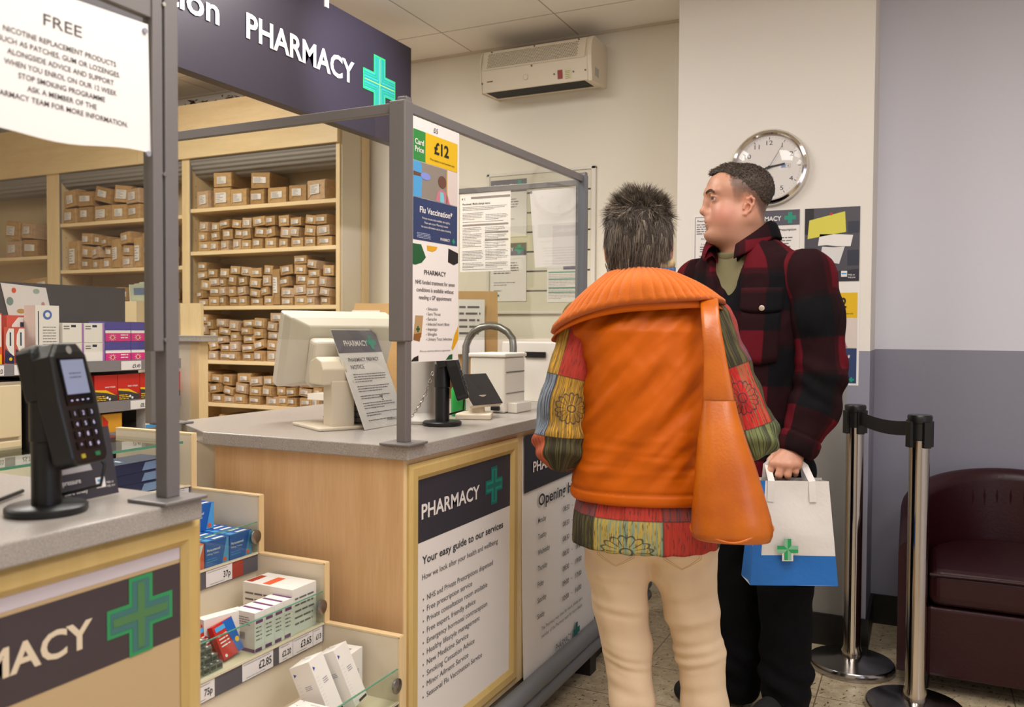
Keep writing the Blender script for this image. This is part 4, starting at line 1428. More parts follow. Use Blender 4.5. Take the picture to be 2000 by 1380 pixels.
# dark leaflet leaning on the near counter
lf = thing('leaflet_stand', 'dark leaflet card standing on the nearer counter beside the payment terminal', 'leaflet', (-1.195, 0.92, 0.9762))
fl_ = Frame((-1.19, 0.87, 0.9765), (0, 1, 0.02), (-0.22, 0, 0.975))
b = MB().slab(fl_, -0.02, 0, 0.102, 0.112, 0.0015, mat('dark leaflet print', '#3b3840', 0.4), -0.0015)
b.poly(fl_, [(-0.01, 0.045), (0.06, 0.045), (0.045, 0.1), (-0.01, 0.1)], mat('pale leaflet print', '#b3aeb0', 0.5), 0.0004)
b.poly(fl_, [(0.01, 0.062), (0.045, 0.06), (0.04, 0.09), (0.012, 0.09)], PAPER, 0.0008)
b.build('card', lf)
tx = MB()
tx.text(fl_, 0.036, 0.028, 0.0115, 'pressure', PAPER, align='R', bold=0.01, sx=0.8, l=0.0012)
tx.text(fl_, 0.046, 0.012, 0.0115, 'here today', PAPER, align='R', bold=0.01, sx=0.8, l=0.0012)
tx.rect(fl_, 0.062, 0.014, 0.079, 0.031, PAPER, 0.0012)
tx.rect(fl_, 0.065, 0.024, 0.076, 0.028, lblue, 0.0016)
tx.text(fl_, 0.081, 0.019, 0.0055, 'Help us', PAPER, sx=0.8, l=0.0012)
tx.text(fl_, 0.081, 0.013, 0.0055, 'help you', PAPER, sx=0.8, l=0.0012)
tx.build('lettering', lf)
st_ = MB().add([fl_.p(0.03, 0, -0.002), fl_.p(0.033, 0, -0.002), fl_.p(0.033, 0.07, -0.002), fl_.p(0.03, 0.07, -0.002), Vector((-1.235, 0.90, 0.9765)), Vector((-1.235, 0.903, 0.9765))], [(0, 1, 2, 3), (0, 3, 4), (1, 5, 2), (3, 2, 5, 4), (0, 4, 5, 1)], BLACK)
st_.build('strut', lf)

# ---------------------------------------------------------------- till on the main counter
mpos = mat('cream till plastic', '#d9cdb8', 0.45)
mpos2 = mat('pale till plastic', '#d6cfc2', 0.45)
tl = thing('till_monitor', 'cream till monitor seen from behind on the main counter', 'monitor', (-1.47, 1.93, 0.9762))
B = MB().box((-1.49, 1.93, 0.9805), (0.20, 0.17, 0.009), mpos, Matrix.Rotation(-0.5, 3, 'Z'))
B.build('base_plate', tl, bevel=0.003)
MB().box((-1.452, 1.902, 1.045), (0.06, 0.068, 0.13), mpos, Matrix.Rotation(-0.5, 3, 'Z')).build('column', tl, bevel=0.004)
bk = Vector((0.883, -0.468, 0.0)).normalized()               # direction the back faces
wd = Vector((0.468, 0.883, 0.0)).normalized()                # along its width
upv = (Vector((0, 0, 1)) + bk * 0.34).normalized()
nb = wd.cross(upv)
mc_ = Vector((-1.570, 2.043, 1.185))
fm = Frame(mc_, wd, upv)
sh = MB()
W2, H2 = 0.168, 0.112
o1 = [fm.p(x, y, -0.045) for x, y in ((-W2, -H2), (W2, -H2), (W2, H2), (-W2, H2))]
o2 = [fm.p(x, y, -0.012) for x, y in ((-W2, -H2), (W2, -H2), (W2, H2), (-W2, H2))]
o3 = [fm.p(x, y, 0.012) for x, y in ((-W2 * 0.93, -H2 * 0.9), (W2 * 0.97, -H2 * 0.9), (W2 * 0.985, H2 * 0.965), (-W2 * 0.93, H2 * 0.965))]
o4 = [fm.p(x, y, 0.044) for x, y in ((-W2 * 0.62, -H2 * 0.7), (W2 * 0.9, -H2 * 0.7), (W2 * 0.96, H2 * 0.82), (-W2 * 0.66, H2 * 0.82))]
vs = o1 + o2 + o3 + o4
fs = [(3, 2, 1, 0), (12, 13, 14, 15)]
for a in (0, 4, 8):
    for k in range(4):
        q = (k + 1) % 4
        fs.append((a + k, a + q, a + 4 + q, a + 4 + k))
sh.add(vs, fs, mpos2)
sh.build('monitor_shell', tl, bevel=0.006, seg=3)
MB().slab(fm, -W2 * 0.92, -H2 * 0.9, W2 * 0.92, H2 * 0.9, 0.002, mat('dark screen glass', '#17181b', 0.1), -0.0475).build('screen', tl)
vt = MB()
for k in range(5):
    vt.rect(fm, -0.05 + 0.018 * k, -H2 * 0.84, -0.04 + 0.018 * k, -H2 * 0.78, mat('vent shadow', '#6d675e', 0.7), 0.031)
vt.lines(fm, -0.06, 0.0, -H2 * 0.60, 0.006, 3, 0.003, GREYINK, rnd, 0.0446)
vt.build('vents', tl)
nk = MB()
nk.box(mc_ + bk * 0.066 - wd * 0.075 + Vector((0, 0, -0.03)), (0.045, 0.075, 0.14), mpos2, Matrix.Rotation(-0.487, 3, 'Z') @ Matrix.Rotation(0.3, 3, 'Y'))
nk.build('neck', tl, bevel=0.012, seg=3)
hx = wd
hz = MB()
c_ = Vector((-1.478, 1.90, 1.128))
prof = [(-0.045, -0.03), (0.045, -0.03), (0.05, 0.012), (0.035, 0.036), (0.0, 0.046), (-0.035, 0.036), (-0.05, 0.012)]
hz.prism(Frame(c_ - hx * 0.045, Vector((-bk.x, -bk.y, 0)), (0, 0, 1)), prof, 0.072, mpos, 0)
ob_ = hz.build('hinge_block', tl, bevel=0.004)
bm_ = bmesh.new()
bm_.from_mesh(ob_.data)
bmesh.ops.recalc_face_normals(bm_, faces=bm_.faces)
bm_.to_mesh(ob_.data)
bm_.free()
px_ = MB().box((-1.432, 1.99, 1.02), (0.06, 0.09, 0.085), mat('grey till cables', '#7d7c7c', 0.5), Matrix.Rotation(-0.3, 3, 'Z'))
for k in range(5):
    px_.box((-1.432, 1.99, 0.99 + 0.015 * k), (0.064, 0.094, 0.003), mat('dark vent slot', '#3b3a3b', 0.6), Matrix.Rotation(-0.3, 3, 'Z'))
px_.build('connector_box', tl)

# leaning acrylic notice
pn = thing('privacy_notice', 'PHARMACY PRIVACY NOTICE in clear stand leaning back beside the cream till', 'notice', (-1.37, 1.99, 0.9762))
al = math.radians(23)
fpn = Frame((-1.358, 1.893, 0.9772), (0, 1, 0), (-math.sin(al), 0, math.cos(al)))
MB().slab(fpn, 0, 0, 0.208, 0.296, 0.0012, PAPER, -0.0012).build('paper_sheet', pn)
MB().slab(fpn, -0.002, -0.001, 0.210, 0.298, 0.002, glass_mat('clear acrylic', (0.985, 0.99, 0.985, 1)), 0.0026).build('acrylic_front', pn)
stn = MB().add([fpn.p(0, 0.25, -0.003), fpn.p(0.208, 0.25, -0.003), (-1.372, 1.893 + 0.208, 0.9766), (-1.372, 1.893, 0.9766)], [(0, 1, 2, 3)], MATS['clear acrylic'])
stn.build('acrylic_stand', pn)
b = MB()
b.rect(fpn, 0, 0.225, 0.208, 0.294, mat('slate print', '#6a6470', 0.45), 0.0006)
b.text(fpn, 0.036, 0.245, 0.024, 'PHARMACY', PAPER, bold=0.02, width=0.112, l=0.0012)
b.text(fpn, 0.032, 0.198, 0.0165, 'PHARMACY PRIVACY', mdg, bold=0.006, width=0.145, l=0.0012)
b.text(fpn, 0.032, 0.176, 0.0165, 'NOTICE', mdg, bold=0.006, width=0.062, l=0.0012)
y = 0.158
for n_ in (4, 3, 2, 3, 2, 1):
    b.lines(fpn, 0.03, 0.185, y, 0.0072, n_, 0.0024, GREYINK, rnd, 0.0012, n_)
    y -= 0.0072 * n_ + 0.007
b.text(fpn, 0.118, 0.016, 0.011, 'PHARMACY', mdg, width=0.052, l=0.0012)
b.build('lettering', pn)
MB().cross(fpn, 0.168, 0.256, 0.0225, TEAL, 0.38, 0.0012).cross(fpn, 0.182, 0.02, 0.007, TEAL, 0.36, 0.0012).build('green_cross', pn)

# pen on the counter
pe = MB().tube([(-1.655, 2.09, 0.981), (-1.648, 2.105, 0.981), (-1.625, 2.155, 0.981), (-1.615, 2.175, 0.981)], [0.0015, 0.0048, 0.0048, 0.004], BLACK, 10)
tag(pe.build('pen', org=(-1.635, 2.13, 0.9762)), 'black pen lying on counter left of the till base', 'pen')

# white customer display with dark tilted screen
cd = thing('customer_display', 'tilted dark screen on small cream base by the far payment terminal', 'display screen', (-1.255, 2.33, 0.9762))
Rz = Matrix.Rotation(0.42, 3, 'Z')
MB().box((-1.255, 2.33, 0.985), (0.11, 0.13, 0.018), mpos, Rz).build('base', cd, bevel=0.004)
MB().lathe([(0.026, 0.0), (0.024, 0.03), (0.03, 0.055)], (-1.25, 2.335, 0.994), mpos, 20).build('neck', cd)
fcd = Frame((-1.222, 2.27, 1.022), (0.30, 0.95, 0), (-0.60, 0.12, 0.80))
b = MB().slab(fcd, -0.004, 0, 0.125, 0.115, 0.016, mpos, -0.02)
b.build('shell', cd, bevel=0.004)
MB().slab(fcd, -0.004, 0.0, 0.125, 0.115, 0.003, mat('glossy black screen', '#2a282a', 0.16), -0.0038).build('screen', cd, bevel=0.001)

# white receipt printer behind it
rp = thing('receipt_printer', 'white receipt printer at the far end of the main counter', 'printer', (-1.30, 2.58, 0.9762))
mwp = mat('white printer plastic', '#e3ddd4', 0.4)
MB().bb(-1.365, -1.235, 2.50, 2.66, 0.9765, 1.160, mwp).build('body', rp, bevel=0.006)
MB().bb(-1.37, -1.23, 2.495, 2.665, 1.1605, 1.174, mwp).build('lid', rp, bevel=0.004)
MB().bb(-1.234, -1.2325, 2.51, 2.65, 1.11, 1.113, GREYINK).bb(-1.234, -1.2325, 2.51, 2.65, 1.04, 1.042, GREYINK).build('seam', rp)
MB().bb(-1.235, -1.20, 2.52, 2.64, 0.9765, 1.01, mwp).bb(-1.28, -1.25, 2.485, 2.4995, 0.985, 1.0, BLACK).build('foot', rp, bevel=0.003)

# white dispenser partly behind the screen post
wd_ = thing('soap_dispenser', 'rounded white dispenser behind the screen post on the main counter', 'dispenser', (-1.335, 2.14, 0.9762))
MB().lathe([(0.0, 0), (0.062, 0), (0.064, 0.008), (0.05, 0.022), (0.046, 0.03)], (-1.335, 2.14, 0.9765), mwp, 32).build('foot', wd_)
MB().lathe([(0.044, 0.02), (0.046, 0.05), (0.046, 0.20), (0.04, 0.225), (0.026, 0.24), (0.0, 0.243)], (-1.335, 2.14, 0.9765), mwp, 32).build('body', wd_)
# steel chain from the terminal to the counter
ch = MB()
P0, P1, P2 = Vector((-1.262, 2.09, 1.13)), Vector((-1.285, 2.075, 1.03)), Vector((-1.345, 2.075, 0.981))
N_ = 18
for k in range(N_):
    u = (k + 0.5) / N_
    c = P0 * (1 - u) ** 2 + P1 * 2 * u * (1 - u) + P2 * u * u
    d = ((P1 - P0) * (1 - u) + (P2 - P1) * u).normalized()
    s1 = Vector((d.y, -d.x, 0)).normalized() if k % 2 else d.cross(Vector((d.y, -d.x, 0)).normalized())
    ch.tube([c + d * (0.0062 * math.cos(a)) + s1 * (0.0036 * math.sin(a)) for a in [2 * PI * q / 10 for q in range(10)]], 0.0011, CHROME, 6, closed=True)
tag(ch.build('security_chain', org=(-1.3, 2.08, 0.98)), 'thin steel chain hanging beside the far payment terminal', 'chain')
cb = MB()
cb.tube([(-1.285, 2.16, 1.13), (-1.30, 2.15, 1.06), (-1.31, 2.155, 1.0), (-1.29, 2.18, 0.981)], 0.004, BLACK, 8)
cb.tube([(-1.30, 2.17, 1.13), (-1.31, 2.175, 1.05), (-1.275, 2.19, 0.985)], 0.003, BLACK, 8)
tag(cb.build('data_cable', org=(-1.3, 2.16, 0.98)), 'black cables dangling behind the far payment terminal', 'cable')
# little mirror framed in black, with green bottle behind
gb = thing('hand_gel_bottle', 'green bottle behind the far payment terminal pole', 'bottle', (-1.33, 2.36, 0.9762))
MB().lathe([(0.0, 0), (0.022, 0), (0.024, 0.005), (0.024, 0.085), (0.01, 0.105), (0.009, 0.125), (0, 0.125)], (-1.33, 2.36, 0.9765), mat('green bottle plastic', '#27a54b', 0.3), 20).build('bottle', gb)
MB().lathe([(0.011, 0.125), (0.011, 0.14), (0, 0.142)], (-1.33, 2.36, 0.9765), mwp, 16).build('cap', gb)

# back worktop behind the till with bags and cardboard
bw = thing('back_worktop', 'white worktop along the back wall holding brown bags', 'worktop', (-2.1, 3.6, 0))
MB().bb(-2.75, -1.25, 3.35, 3.93, 0.90, 0.93, mat('white laminate', '#e0d9cd', 0.4)).build('worktop', bw)
MB().bb(-2.7, -1.3, 3.4, 3.93, 0.0, 0.90, CREAM).build('cupboards', bw)


def bag(loc, w, d, h, rz, label, m=KRAFT, fold=True):
    t_ = thing('paper_bag', label, 'paper bag', loc, rz)
    b = MB()
    A = [(-w / 2, -d / 2, 0), (w / 2, -d / 2, 0), (w / 2, d / 2, 0), (-w / 2, d / 2, 0)]
    z1 = h * 0.72
    Bv = [(-w * 0.5, -d * 0.48, z1), (w * 0.5, -d * 0.5, z1), (w * 0.5, d * 0.46, z1), (-w * 0.5, d * 0.5, z1)]
    Cv = [(-w * 0.48, d * 0.05, h), (w * 0.5, 0.0, h), (w * 0.5, d * 0.16, h), (-w * 0.48, d * 0.2, h)]
    vs = A + Bv + Cv
    fs = [(3, 2, 1, 0), (8, 9, 10, 11)]
    for a in (0, 4):
        for k in range(4):
            q = (k + 1) % 4
            fs.append((a + k, a + q, a + 4 + q, a + 4 + k))
    b.add(vs, fs, m)
    b.build('bag_body', t_, local=True)
    if fold:
        f = Frame((-w / 2, -d / 2 - 0.002, z1), (1, 0, 0), (0, 0.1, 1))
        s_ = MB().slab(f, w * 0.06, -h * 0.3, w * 0.7, h * 0.2, 0.001, PAPER)
        s_.lines(f, w * 0.12, w * 0.62, h * 0.12, h * 0.06, 5, h * 0.02, GREYINK, rnd, 0.0016)
        s_.build('paper_slip', t_, local=True)
    return t_


bag((-1.86, 3.46, 0.9305), 0.20, 0.12, 0.50, 0.5, 'tall brown paper bag with folded top below the notice board')
bag((-2.45, 3.5, 0.9305), 0.22, 0.14, 0.45, 0.3, 'brown paper bag with white slip right of the parcel shelving')
bag((-2.18, 3.62, 0.9305), 0.18, 0.12, 0.55, 0.1, 'taller brown paper bag standing behind the screen post', KRAFT3)
cbx = thing('cardboard_box', 'cardboard box with green print behind the privacy notice', 'cardboard box', (-2.1, 3.42, 0.9305))
MB().bb(-2.30, -1.96, 3.36, 3.55, 0.9305, 1.215, KRAFT).build('box', cbx)
fb = Frame((-2.30, 3.359, 0.9305), (1, 0, 0), (0, 0, 1))
b = MB().text(fb, 0.08, 0.15, 0.06, 'ORGAN', mat('dark green print', '#1f5a35', 0.6), bold=0.03, width=0.22, l=0.001)
b.text(fb, 0.09, 0.08, 0.06, 'O', MATS['dark green print'], bold=0.04, l=0.001)
b.build('print', cbx)
# folding steps with rounded top rail
fsx = thing('folding_steps', 'grey folding steps with rounded top rail leaning by the back wall', 'step stool', (-1.68, 3.2, 0))
mtubeg = mat('grey steel tube', '#8b8a88', 0.3, 0.7)
arch = MB()
pts = [(-1.80, 3.2, 0.0), (-1.795, 3.25, 1.18)] + [(-1.68 - 0.115 * math.cos(a), 3.26, 1.18 + 0.09 * math.sin(a)) for a in [PI * q / 8 for q in range(1, 8)]] + [(-1.565, 3.25, 1.18), (-1.56, 3.2, 0.0)]
arch.tube(pts, 0.016, mtubeg, 12)
arch.build('rail', fsx)
tr = MB()
for z in (0.3, 0.6, 0.85):
    tr.bb(-1.78, -1.58, 3.15, 3.26, z, z + 0.03, mtubeg)
tr.build('tread', fsx)
MB().bb(-1.575, -1.548, 3.215, 3.245, 1.06, 1.10, mat('red clip', '#b8242a', 0.4)).build('catch', fsx)
pb = thing('label_printer', 'white box printer on the back worktop behind the receipt printer', 'printer', (-1.56, 3.55, 0.9305))
MB().bb(-1.72, -1.40, 3.45, 3.75, 0.9305, 1.20, mwp).build('body', pb, bevel=0.006)
MB().bb(-1.60, -1.50, 3.44, 3.4495, 1.13, 1.155, BLACK).build('slot', pb)
# ---------------------------------------------------------------- notices on the main screen
FS = Frame((-1.087, 0, 0), (0, 1, 0), (0, 0, 1))
# the sheet is fixed to the customer side of the glass, which runs slightly towards +x
g0, g1 = Vector((PX + 0.004, PY + 0.016, 0)), Vector((EX, EY - 0.014, 0))
gd_ = (g1 - g0).normalized()
gn = Vector((gd_.y, -gd_.x, 0))
go = g0 + gn * 0.004
fl2 = Frame((go.x, go.y, 0), gd_, (0, 0, 1))
sy = lambda y: (y - go.y) / gd_.y
YEL, GRN, NAV = mat('yellow price print', '#e3b70f', 0.45), mat('card green print', '#2f8a3e', 0.45), mat('navy print', '#2d3d66', 0.45)


def flu_sheet(name, label, f, x0, y0, w, h, full=True):
    t_ = thing(name, label, 'poster', f.p(x0 + w / 2, y0))
    MB().slab(f, x0, y0, x0 + w, y0 + h, 0.0012, PAPER).build('paper_sheet', t_)
    X = lambda u: x0 + w * u
    Yv = lambda v: y0 + h * v
    b = MB()
    b.rect(f, X(0.07), Yv(0.655), X(0.30), Yv(0.90), GRN, 0.0018)
    b.rect(f, X(0.30), Yv(0.655), X(0.96), Yv(0.90), YEL, 0.0018)
    b.rect(f, X(0.07), Yv(0.02), X(0.96), Yv(0.36), NAV, 0.0018)
    b.build('colour_blocks', t_)
    # photograph: a person in blue with gloved hands treats a seated person in a pink jacket
    ph = MB()
    ph.rect(f, X(0.07), Yv(0.365), X(0.96), Yv(0.65), mat('photo grey', '#8d8379', 0.5), 0.0018)
    ph.rect(f, X(0.74), Yv(0.365), X(0.96), Yv(0.65), mat('photo pale', '#d9cbc4', 0.5), 0.0021)
    ph.rect(f, X(0.72), Yv(0.365), X(0.745), Yv(0.64), mat('photo gold', '#c9a25c', 0.5), 0.0023)
    ph.poly(f, [(X(0.07), Yv(0.365)), (X(0.22), Yv(0.365)), (X(0.235), Yv(0.5)), (X(0.23), Yv(0.62)), (X(0.2), Yv(0.65)), (X(0.07), Yv(0.65))], mat('photo blue', '#4f9fd6', 0.5), 0.0023)
    ph.disc(f, X(0.30), Yv(0.545), w * 0.095, mat('photo glove', '#8391d8', 0.5), 0.0026, 14, h * 0.03)
    ph.poly(f, [(X(0.07), Yv(0.53)), (X(0.24), Yv(0.535)), (X(0.24), Yv(0.56)), (X(0.07), Yv(0.565))], mat('photo skin', '#6b4638', 0.5), 0.0025)
    ph.disc(f, X(0.635), Yv(0.535), w * 0.085, MATS['photo skin'], 0.0026, 16, h * 0.052)
    ph.poly(f, [(X(0.5), Yv(0.365)), (X(0.54), Yv(0.45)), (X(0.62), Yv(0.475)), (X(0.74), Yv(0.45)), (X(0.8), Yv(0.365))], mat('photo pink', '#c27786', 0.5), 0.0023)
    ph.poly(f, [(X(0.59), Yv(0.365)), (X(0.59), Yv(0.45)), (X(0.66), Yv(0.45)), (X(0.68), Yv(0.365))], mat('photo aqua', '#78c6d2', 0.5), 0.0025)
    ph.build('photograph', t_)
    t = MB()
    t.text(f, X(0.5), Yv(0.925), h * 0.055, '£15', INK, align='C', bold=0.02, sx=0.75, l=0.0022)
    t.text(f, X(0.62), Yv(0.755), h * 0.135, '£12', INK, align='C', bold=0.03, width=w * 0.3, l=0.0026)
    t.text(f, X(0.64), Yv(0.69), h * 0.026, 'Price applies to card members only', INK, align='C', width=w * 0.5, l=0.0026)
    t.text(f, X(0.18), Yv(0.785), h * 0.062, 'Card', PAPER, align='C', bold=0.02, width=w * 0.17, l=0.0026)
    t.text(f, X(0.18), Yv(0.725), h * 0.062, 'Price', PAPER, align='C', bold=0.02, width=w * 0.17, l=0.0026)
    t.text(f, X(0.52), Yv(0.245), h * 0.07, 'Flu Vaccination*', PAPER, align='C', bold=0.02, width=w * 0.66, l=0.0026)
    for k, s_ in enumerate(('Private vaccine also available, fee applies.', 'Please ask at your Pharmacy counter', 'for more information and to make a booking.')):
        t.text(f, X(0.52), Yv(0.195 - 0.035 * k), h * 0.026, s_, PAPER, align='C', width=w * (0.56, 0.48, 0.6)[k], l=0.0026)
    t.lines(f, X(0.14), X(0.42), Yv(0.075), h * 0.012, 4, h * 0.005, mat('pale blue print', '#a9b3cf', 0.5), rnd, 0.0026)
    t.text(f, X(0.8), Yv(0.045), h * 0.034, 'PHARMACY', PAPER, align='R', bold=0.01, width=w * 0.2, l=0.0026)
    t.build('lettering', t_)
    MB().cross(f, X(0.875), Yv(0.055), h * 0.024, TEAL, 0.38, 0.0026).build('green_cross', t_)
    return t_


flu_sheet('flu_poster', 'narrow flu vaccination poster priced £12 at top of main clear screen', fl2, sy(1.715), 1.462, 0.225, 0.30)
pp = thing('treatment_poster', 'white poster on NHS funded treatments below the flu poster on the clear screen', 'poster', fl2.p(sy(1.82), 1.17))
x0, w, y0, h = sy(1.717), 0.222, 1.172, 0.290
MB().slab(fl2, x0, y0, x0 + w, y0 + h, 0.0012, PAPER).build('paper_sheet', pp)
X = lambda y_: sy(y_)
b = MB()
dgn = mat('bottle green print', '#1f5a35', 0.45)
amb = mat('amber print', '#dda41f', 0.45)
b.poly(fl2, [(X(1.724), 1.458), (X(1.765), 1.458), (X(1.786), 1.428), (X(1.768), 1.414), (X(1.74), 1.407), (X(1.724), 1.409)], dgn, 0.0018)
b.poly(fl2, [(X(1.79), 1.458), (X(1.838), 1.458), (X(1.832), 1.45), (X(1.815), 1.444), (X(1.792), 1.446)], amb, 0.0018)
b.poly(fl2, [(X(1.889), 1.459), (X(1.936), 1.45), (X(1.936), 1.425), (X(1.915), 1.418), (X(1.887), 1.424)], mat('soft black print', '#1f1f1f', 0.45), 0.0018)
b.poly(fl2, [(X(1.938), 1.262), (X(1.938), 1.225), (X(1.912), 1.197), (X(1.906), 1.203), (X(1.918), 1.235)], amb, 0.0018)
b.poly(fl2, [(X(1.91), 1.188), (X(1.895), 1.186), (X(1.878), 1.174), (X(1.91), 1.174)], dgn, 0.0018)
b.poly(fl2, [(X(1.755), 1.188), (X(1.755), 1.174), (X(1.722), 1.174), (X(1.735), 1.183)], MATS['soft black print'], 0.0018)
b.poly(fl2, [(X(1.741), 1.285), (X(1.775), 1.285), (X(1.767), 1.232), (X(1.733), 1.228)], mat('kraft print', '#b59568', 0.5), 0.0018)
b.poly(fl2, [(X(1.735), 1.24), (X(1.767), 1.243), (X(1.76), 1.222), (X(1.733), 1.226)], mat('brown print', '#8b5a2c', 0.5), 0.002)
b.build('colour_shapes', pp)
t = MB()
t.text(fl2, X(1.828), 1.386, 0.0165, 'PHARMACY', mdg, align='C', bold=0.012, width=0.1, l=0.0022)
for k, (s_, w_) in enumerate((('NHS funded treatment for seven', 0.178), ('conditions is available without', 0.168), ('needing a GP appointment', 0.148))):
    t.text(fl2, X(1.83), 1.362 - 0.0185 * k, 0.0145, s_, mdg, align='C', bold=0.006, width=w_, l=0.0022)
for k, (s_, w_) in enumerate((('Sinusitis', 0.044), ('Sore Throat', 0.058), ('Earache', 0.04), ('Infected Insert Bites', 0.1), ('Impetigo', 0.043), ('Shingles', 0.041), ('Urinary Tract Infection', 0.112))):
    yk = 1.2985 - 0.0125 * k
    t.text(fl2, X(1.795), yk, 0.0108, s_, mdg, width=w_, l=0.0022)
    t.disc(fl2, X(1.789), yk + 0.003, 0.0013, mdg, 0.0022, 8)
t.text(fl2, X(1.83), 1.196, 0.006, 'All at our pharmacy without an appointment', mdg, align='C', width=0.14, l=0.0022)
t.build('lettering', pp)
MB().cross(fl2, X(1.752), 1.252, 0.0075, dgn, 0.36, 0.0024).build('green_cross', pp)

# sheets on the end pane (facing the shop entrance)
FE = Frame((0, EY - 0.009, 0), (1, 0, 0), (0, 0, 1))
fa = thing('factsheet', 'white A4 factsheet of small print on the far clear screen', 'notice', (-1.44, EY, 1.47))
MB().slab(FE, -1.552, 1.466, -1.343, 1.763, 0.001, PAPER).build('paper_sheet', fa)
b = MB()
b.rect(FE, -1.506, 1.733, -1.345, 1.741, mat('taupe print', '#8a807c', 0.5), 0.0014)
b.text(FE, -1.545, 1.732, 0.010, '#  (', INK, bold=0.02, l=0.0018)
b.text(FE, -1.541, 1.712, 0.0105, 'Factsheet: Multi-charge items', INK, bold=0.012, width=0.115, l=0.0018)
b.lines(FE, -1.541, -1.352, 1.703, 0.0055, 3, 0.0017, GREYINK, rnd, 0.0014, 3)
b.lines(FE, -1.541, -1.452, 1.680, 0.0055, 5, 0.0017, GREYINK, rnd, 0.0014, 5)
b.lines(FE, -1.445, -1.352, 1.672, 0.0055, 4, 0.0017, GREYINK, rnd, 0.0014, 4)
b.lines(FE, -1.541, -1.36, 1.648, 0.0055, 1, 0.0017, GREYINK, rnd, 0.0014)
for (xa, xb, yy) in ((-1.541, -1.352, 1.634), (-1.447, -1.352, 1.605), (-1.447, -1.352, 1.577)):
    b.rect(FE, xa, yy, xb, yy + 0.0065, MATS['taupe print'], 0.0014)
b.lines(FE, -1.541, -1.46, 1.626, 0.0057, 13, 0.0017, GREYINK, rnd, 0.0014, 4)
b.lines(FE, -1.447, -1.36, 1.626, 0.0057, 3, 0.0017, GREYINK, rnd, 0.0014, 3)
b.lines(FE, -1.447, -1.36, 1.598, 0.0057, 3, 0.0017, GREYINK, rnd, 0.0014, 3)
b.lines(FE, -1.447, -1.36, 1.570, 0.0057, 4, 0.0017, GREYINK, rnd, 0.0014, 2)
b.lines(FE, -1.541, -1.452, 1.541, 0.0055, 7, 0.0017, GREYINK, rnd, 0.0014, 7)
b.lines(FE, -1.445, -1.352, 1.543, 0.0055, 7, 0.0017, GREYINK, rnd, 0.0014, 7)
b.lines(FE, -1.541, -1.452, 1.497, 0.0055, 4, 0.0017, GREYINK, rnd, 0.0014, 4)
b.lines(FE, -1.445, -1.352, 1.497, 0.0055, 4, 0.0017, GREYINK, rnd, 0.0014, 4)
b.lines(FE, -1.541, -1.352, 1.473, 0.0055, 1, 0.0017, GREYINK, rnd, 0.0014)
b.build('lettering', fa)
bs = thing('blank_notice', 'backs of white sheets in a clear sleeve near the far screen post', 'notice', (-1.16, EY, 1.47))
MB().prism(FE, [(-1.245, 1.474), (-1.072, 1.477), (-1.072, 1.748), (-1.268, 1.748)], 0.001, mat('thin white sheet', '#dcd6d6', 0.5)).build('paper_sheet', bs)
MB().prism(FE, [(-1.178, 1.484), (-1.08, 1.484), (-1.08, 1.62), (-1.178, 1.62)], 0.0006, mat('thin sheet shade', '#cdc7c9', 0.5), 0.001).build('inner_sheet', bs)
MB().disc(FE, -1.262, 1.742, 0.005, GREYINK, 0.0016).disc(FE, -1.08, 1.74, 0.005, GREYINK, 0.0016).build('sticky_tack', bs)

# ---------------------------------------------------------------- slatted notice board on the back wall
NB = thing('notice_board', 'white slatted notice board on back wall behind the clear screen', 'notice board', (-1.75, WB, 1.36))
FB_ = Frame((0, WB, 0), (1, 0, 0), (0, 0, 1))
msl = mat('pale slat board', '#d5cfba', 0.5)
b = MB()
b.slab(FB_, -2.05, 1.345, -1.458, 2.055, 0.012, msl)
b.build('board', NB)
gr = MB()
for k in range(7):
    z = 1.452 + 0.0995 * k
    gr.slab(FB_, -2.033, z - 0.004, -1.478, z + 0.004, 0.0004, mat('slat groove', '#3d3a36', 0.7), 0.0122)
gr.build('groove', NB)
sl_ = MB()
for (xa, xb, ya, yb) in ((-2.053, -2.037, 1.34, 2.06), (-1.474, -1.452, 1.34, 2.06)):
    sl_.slab(FB_, xa, ya, xb, yb, 0.018, mat('pale board trim', '#dcd6cb', 0.45))
sl_.slab(FB_, -2.053, 2.046, -1.452, 2.06, 0.018, MATS['pale board trim'])
sl_.slab(FB_, -2.053, 1.335, -1.452, 1.348, 0.018, MATS['pale board trim'])
sl_.build('trim', NB, bevel=0.002)


def board_card(label, x0, x1, z0, z1, zb, cross=True):
    t_ = thing('pharmacy_card', label, 'notice', FB_.p((x0 + x1) / 2, z0, 0.014))
    f = Frame((0, WB - 0.0135, 0), (1, 0, 0), (0, 0, 1))
    MB().slab(f, x0, z0, x1, z1, 0.002, PAPER).build('card', t_)
    b = MB().rect(f, x0, zb, x1, z1, mat('slate blue print', '#57535f', 0.45), 0.0026)
    b.text(f, x0 + 0.02, zb + 0.022, 0.026, 'PHARMACY', PAPER, width=(x1 - x0) * 0.55, bold=0.02, l=0.0032)
    b.lines(f, x0 + 0.02, x1 - 0.04, zb - 0.04, 0.013, 5, 0.005, GREYINK, rnd, 0.0026, 5)
    b.lines(f, x0 + 0.02, x1 - 0.06, zb - 0.14, 0.012, 2, 0.003, GREYINK, rnd, 0.0026, 2)
    b.text(f, x0 + 0.022, z0 + 0.05, 0.012, 'PHARMACY', mdg, width=0.045, l=0.003)
    b.build('lettering', t_)
    MB().cross(f, x1 - 0.04, (zb + z1) / 2, 0.025, TEAL, 0.38, 0.0032).cross(f, x0 + 0.04, z0 + 0.03, 0.012, TEAL2, 0.36, 0.0032).build('green_cross', t_)


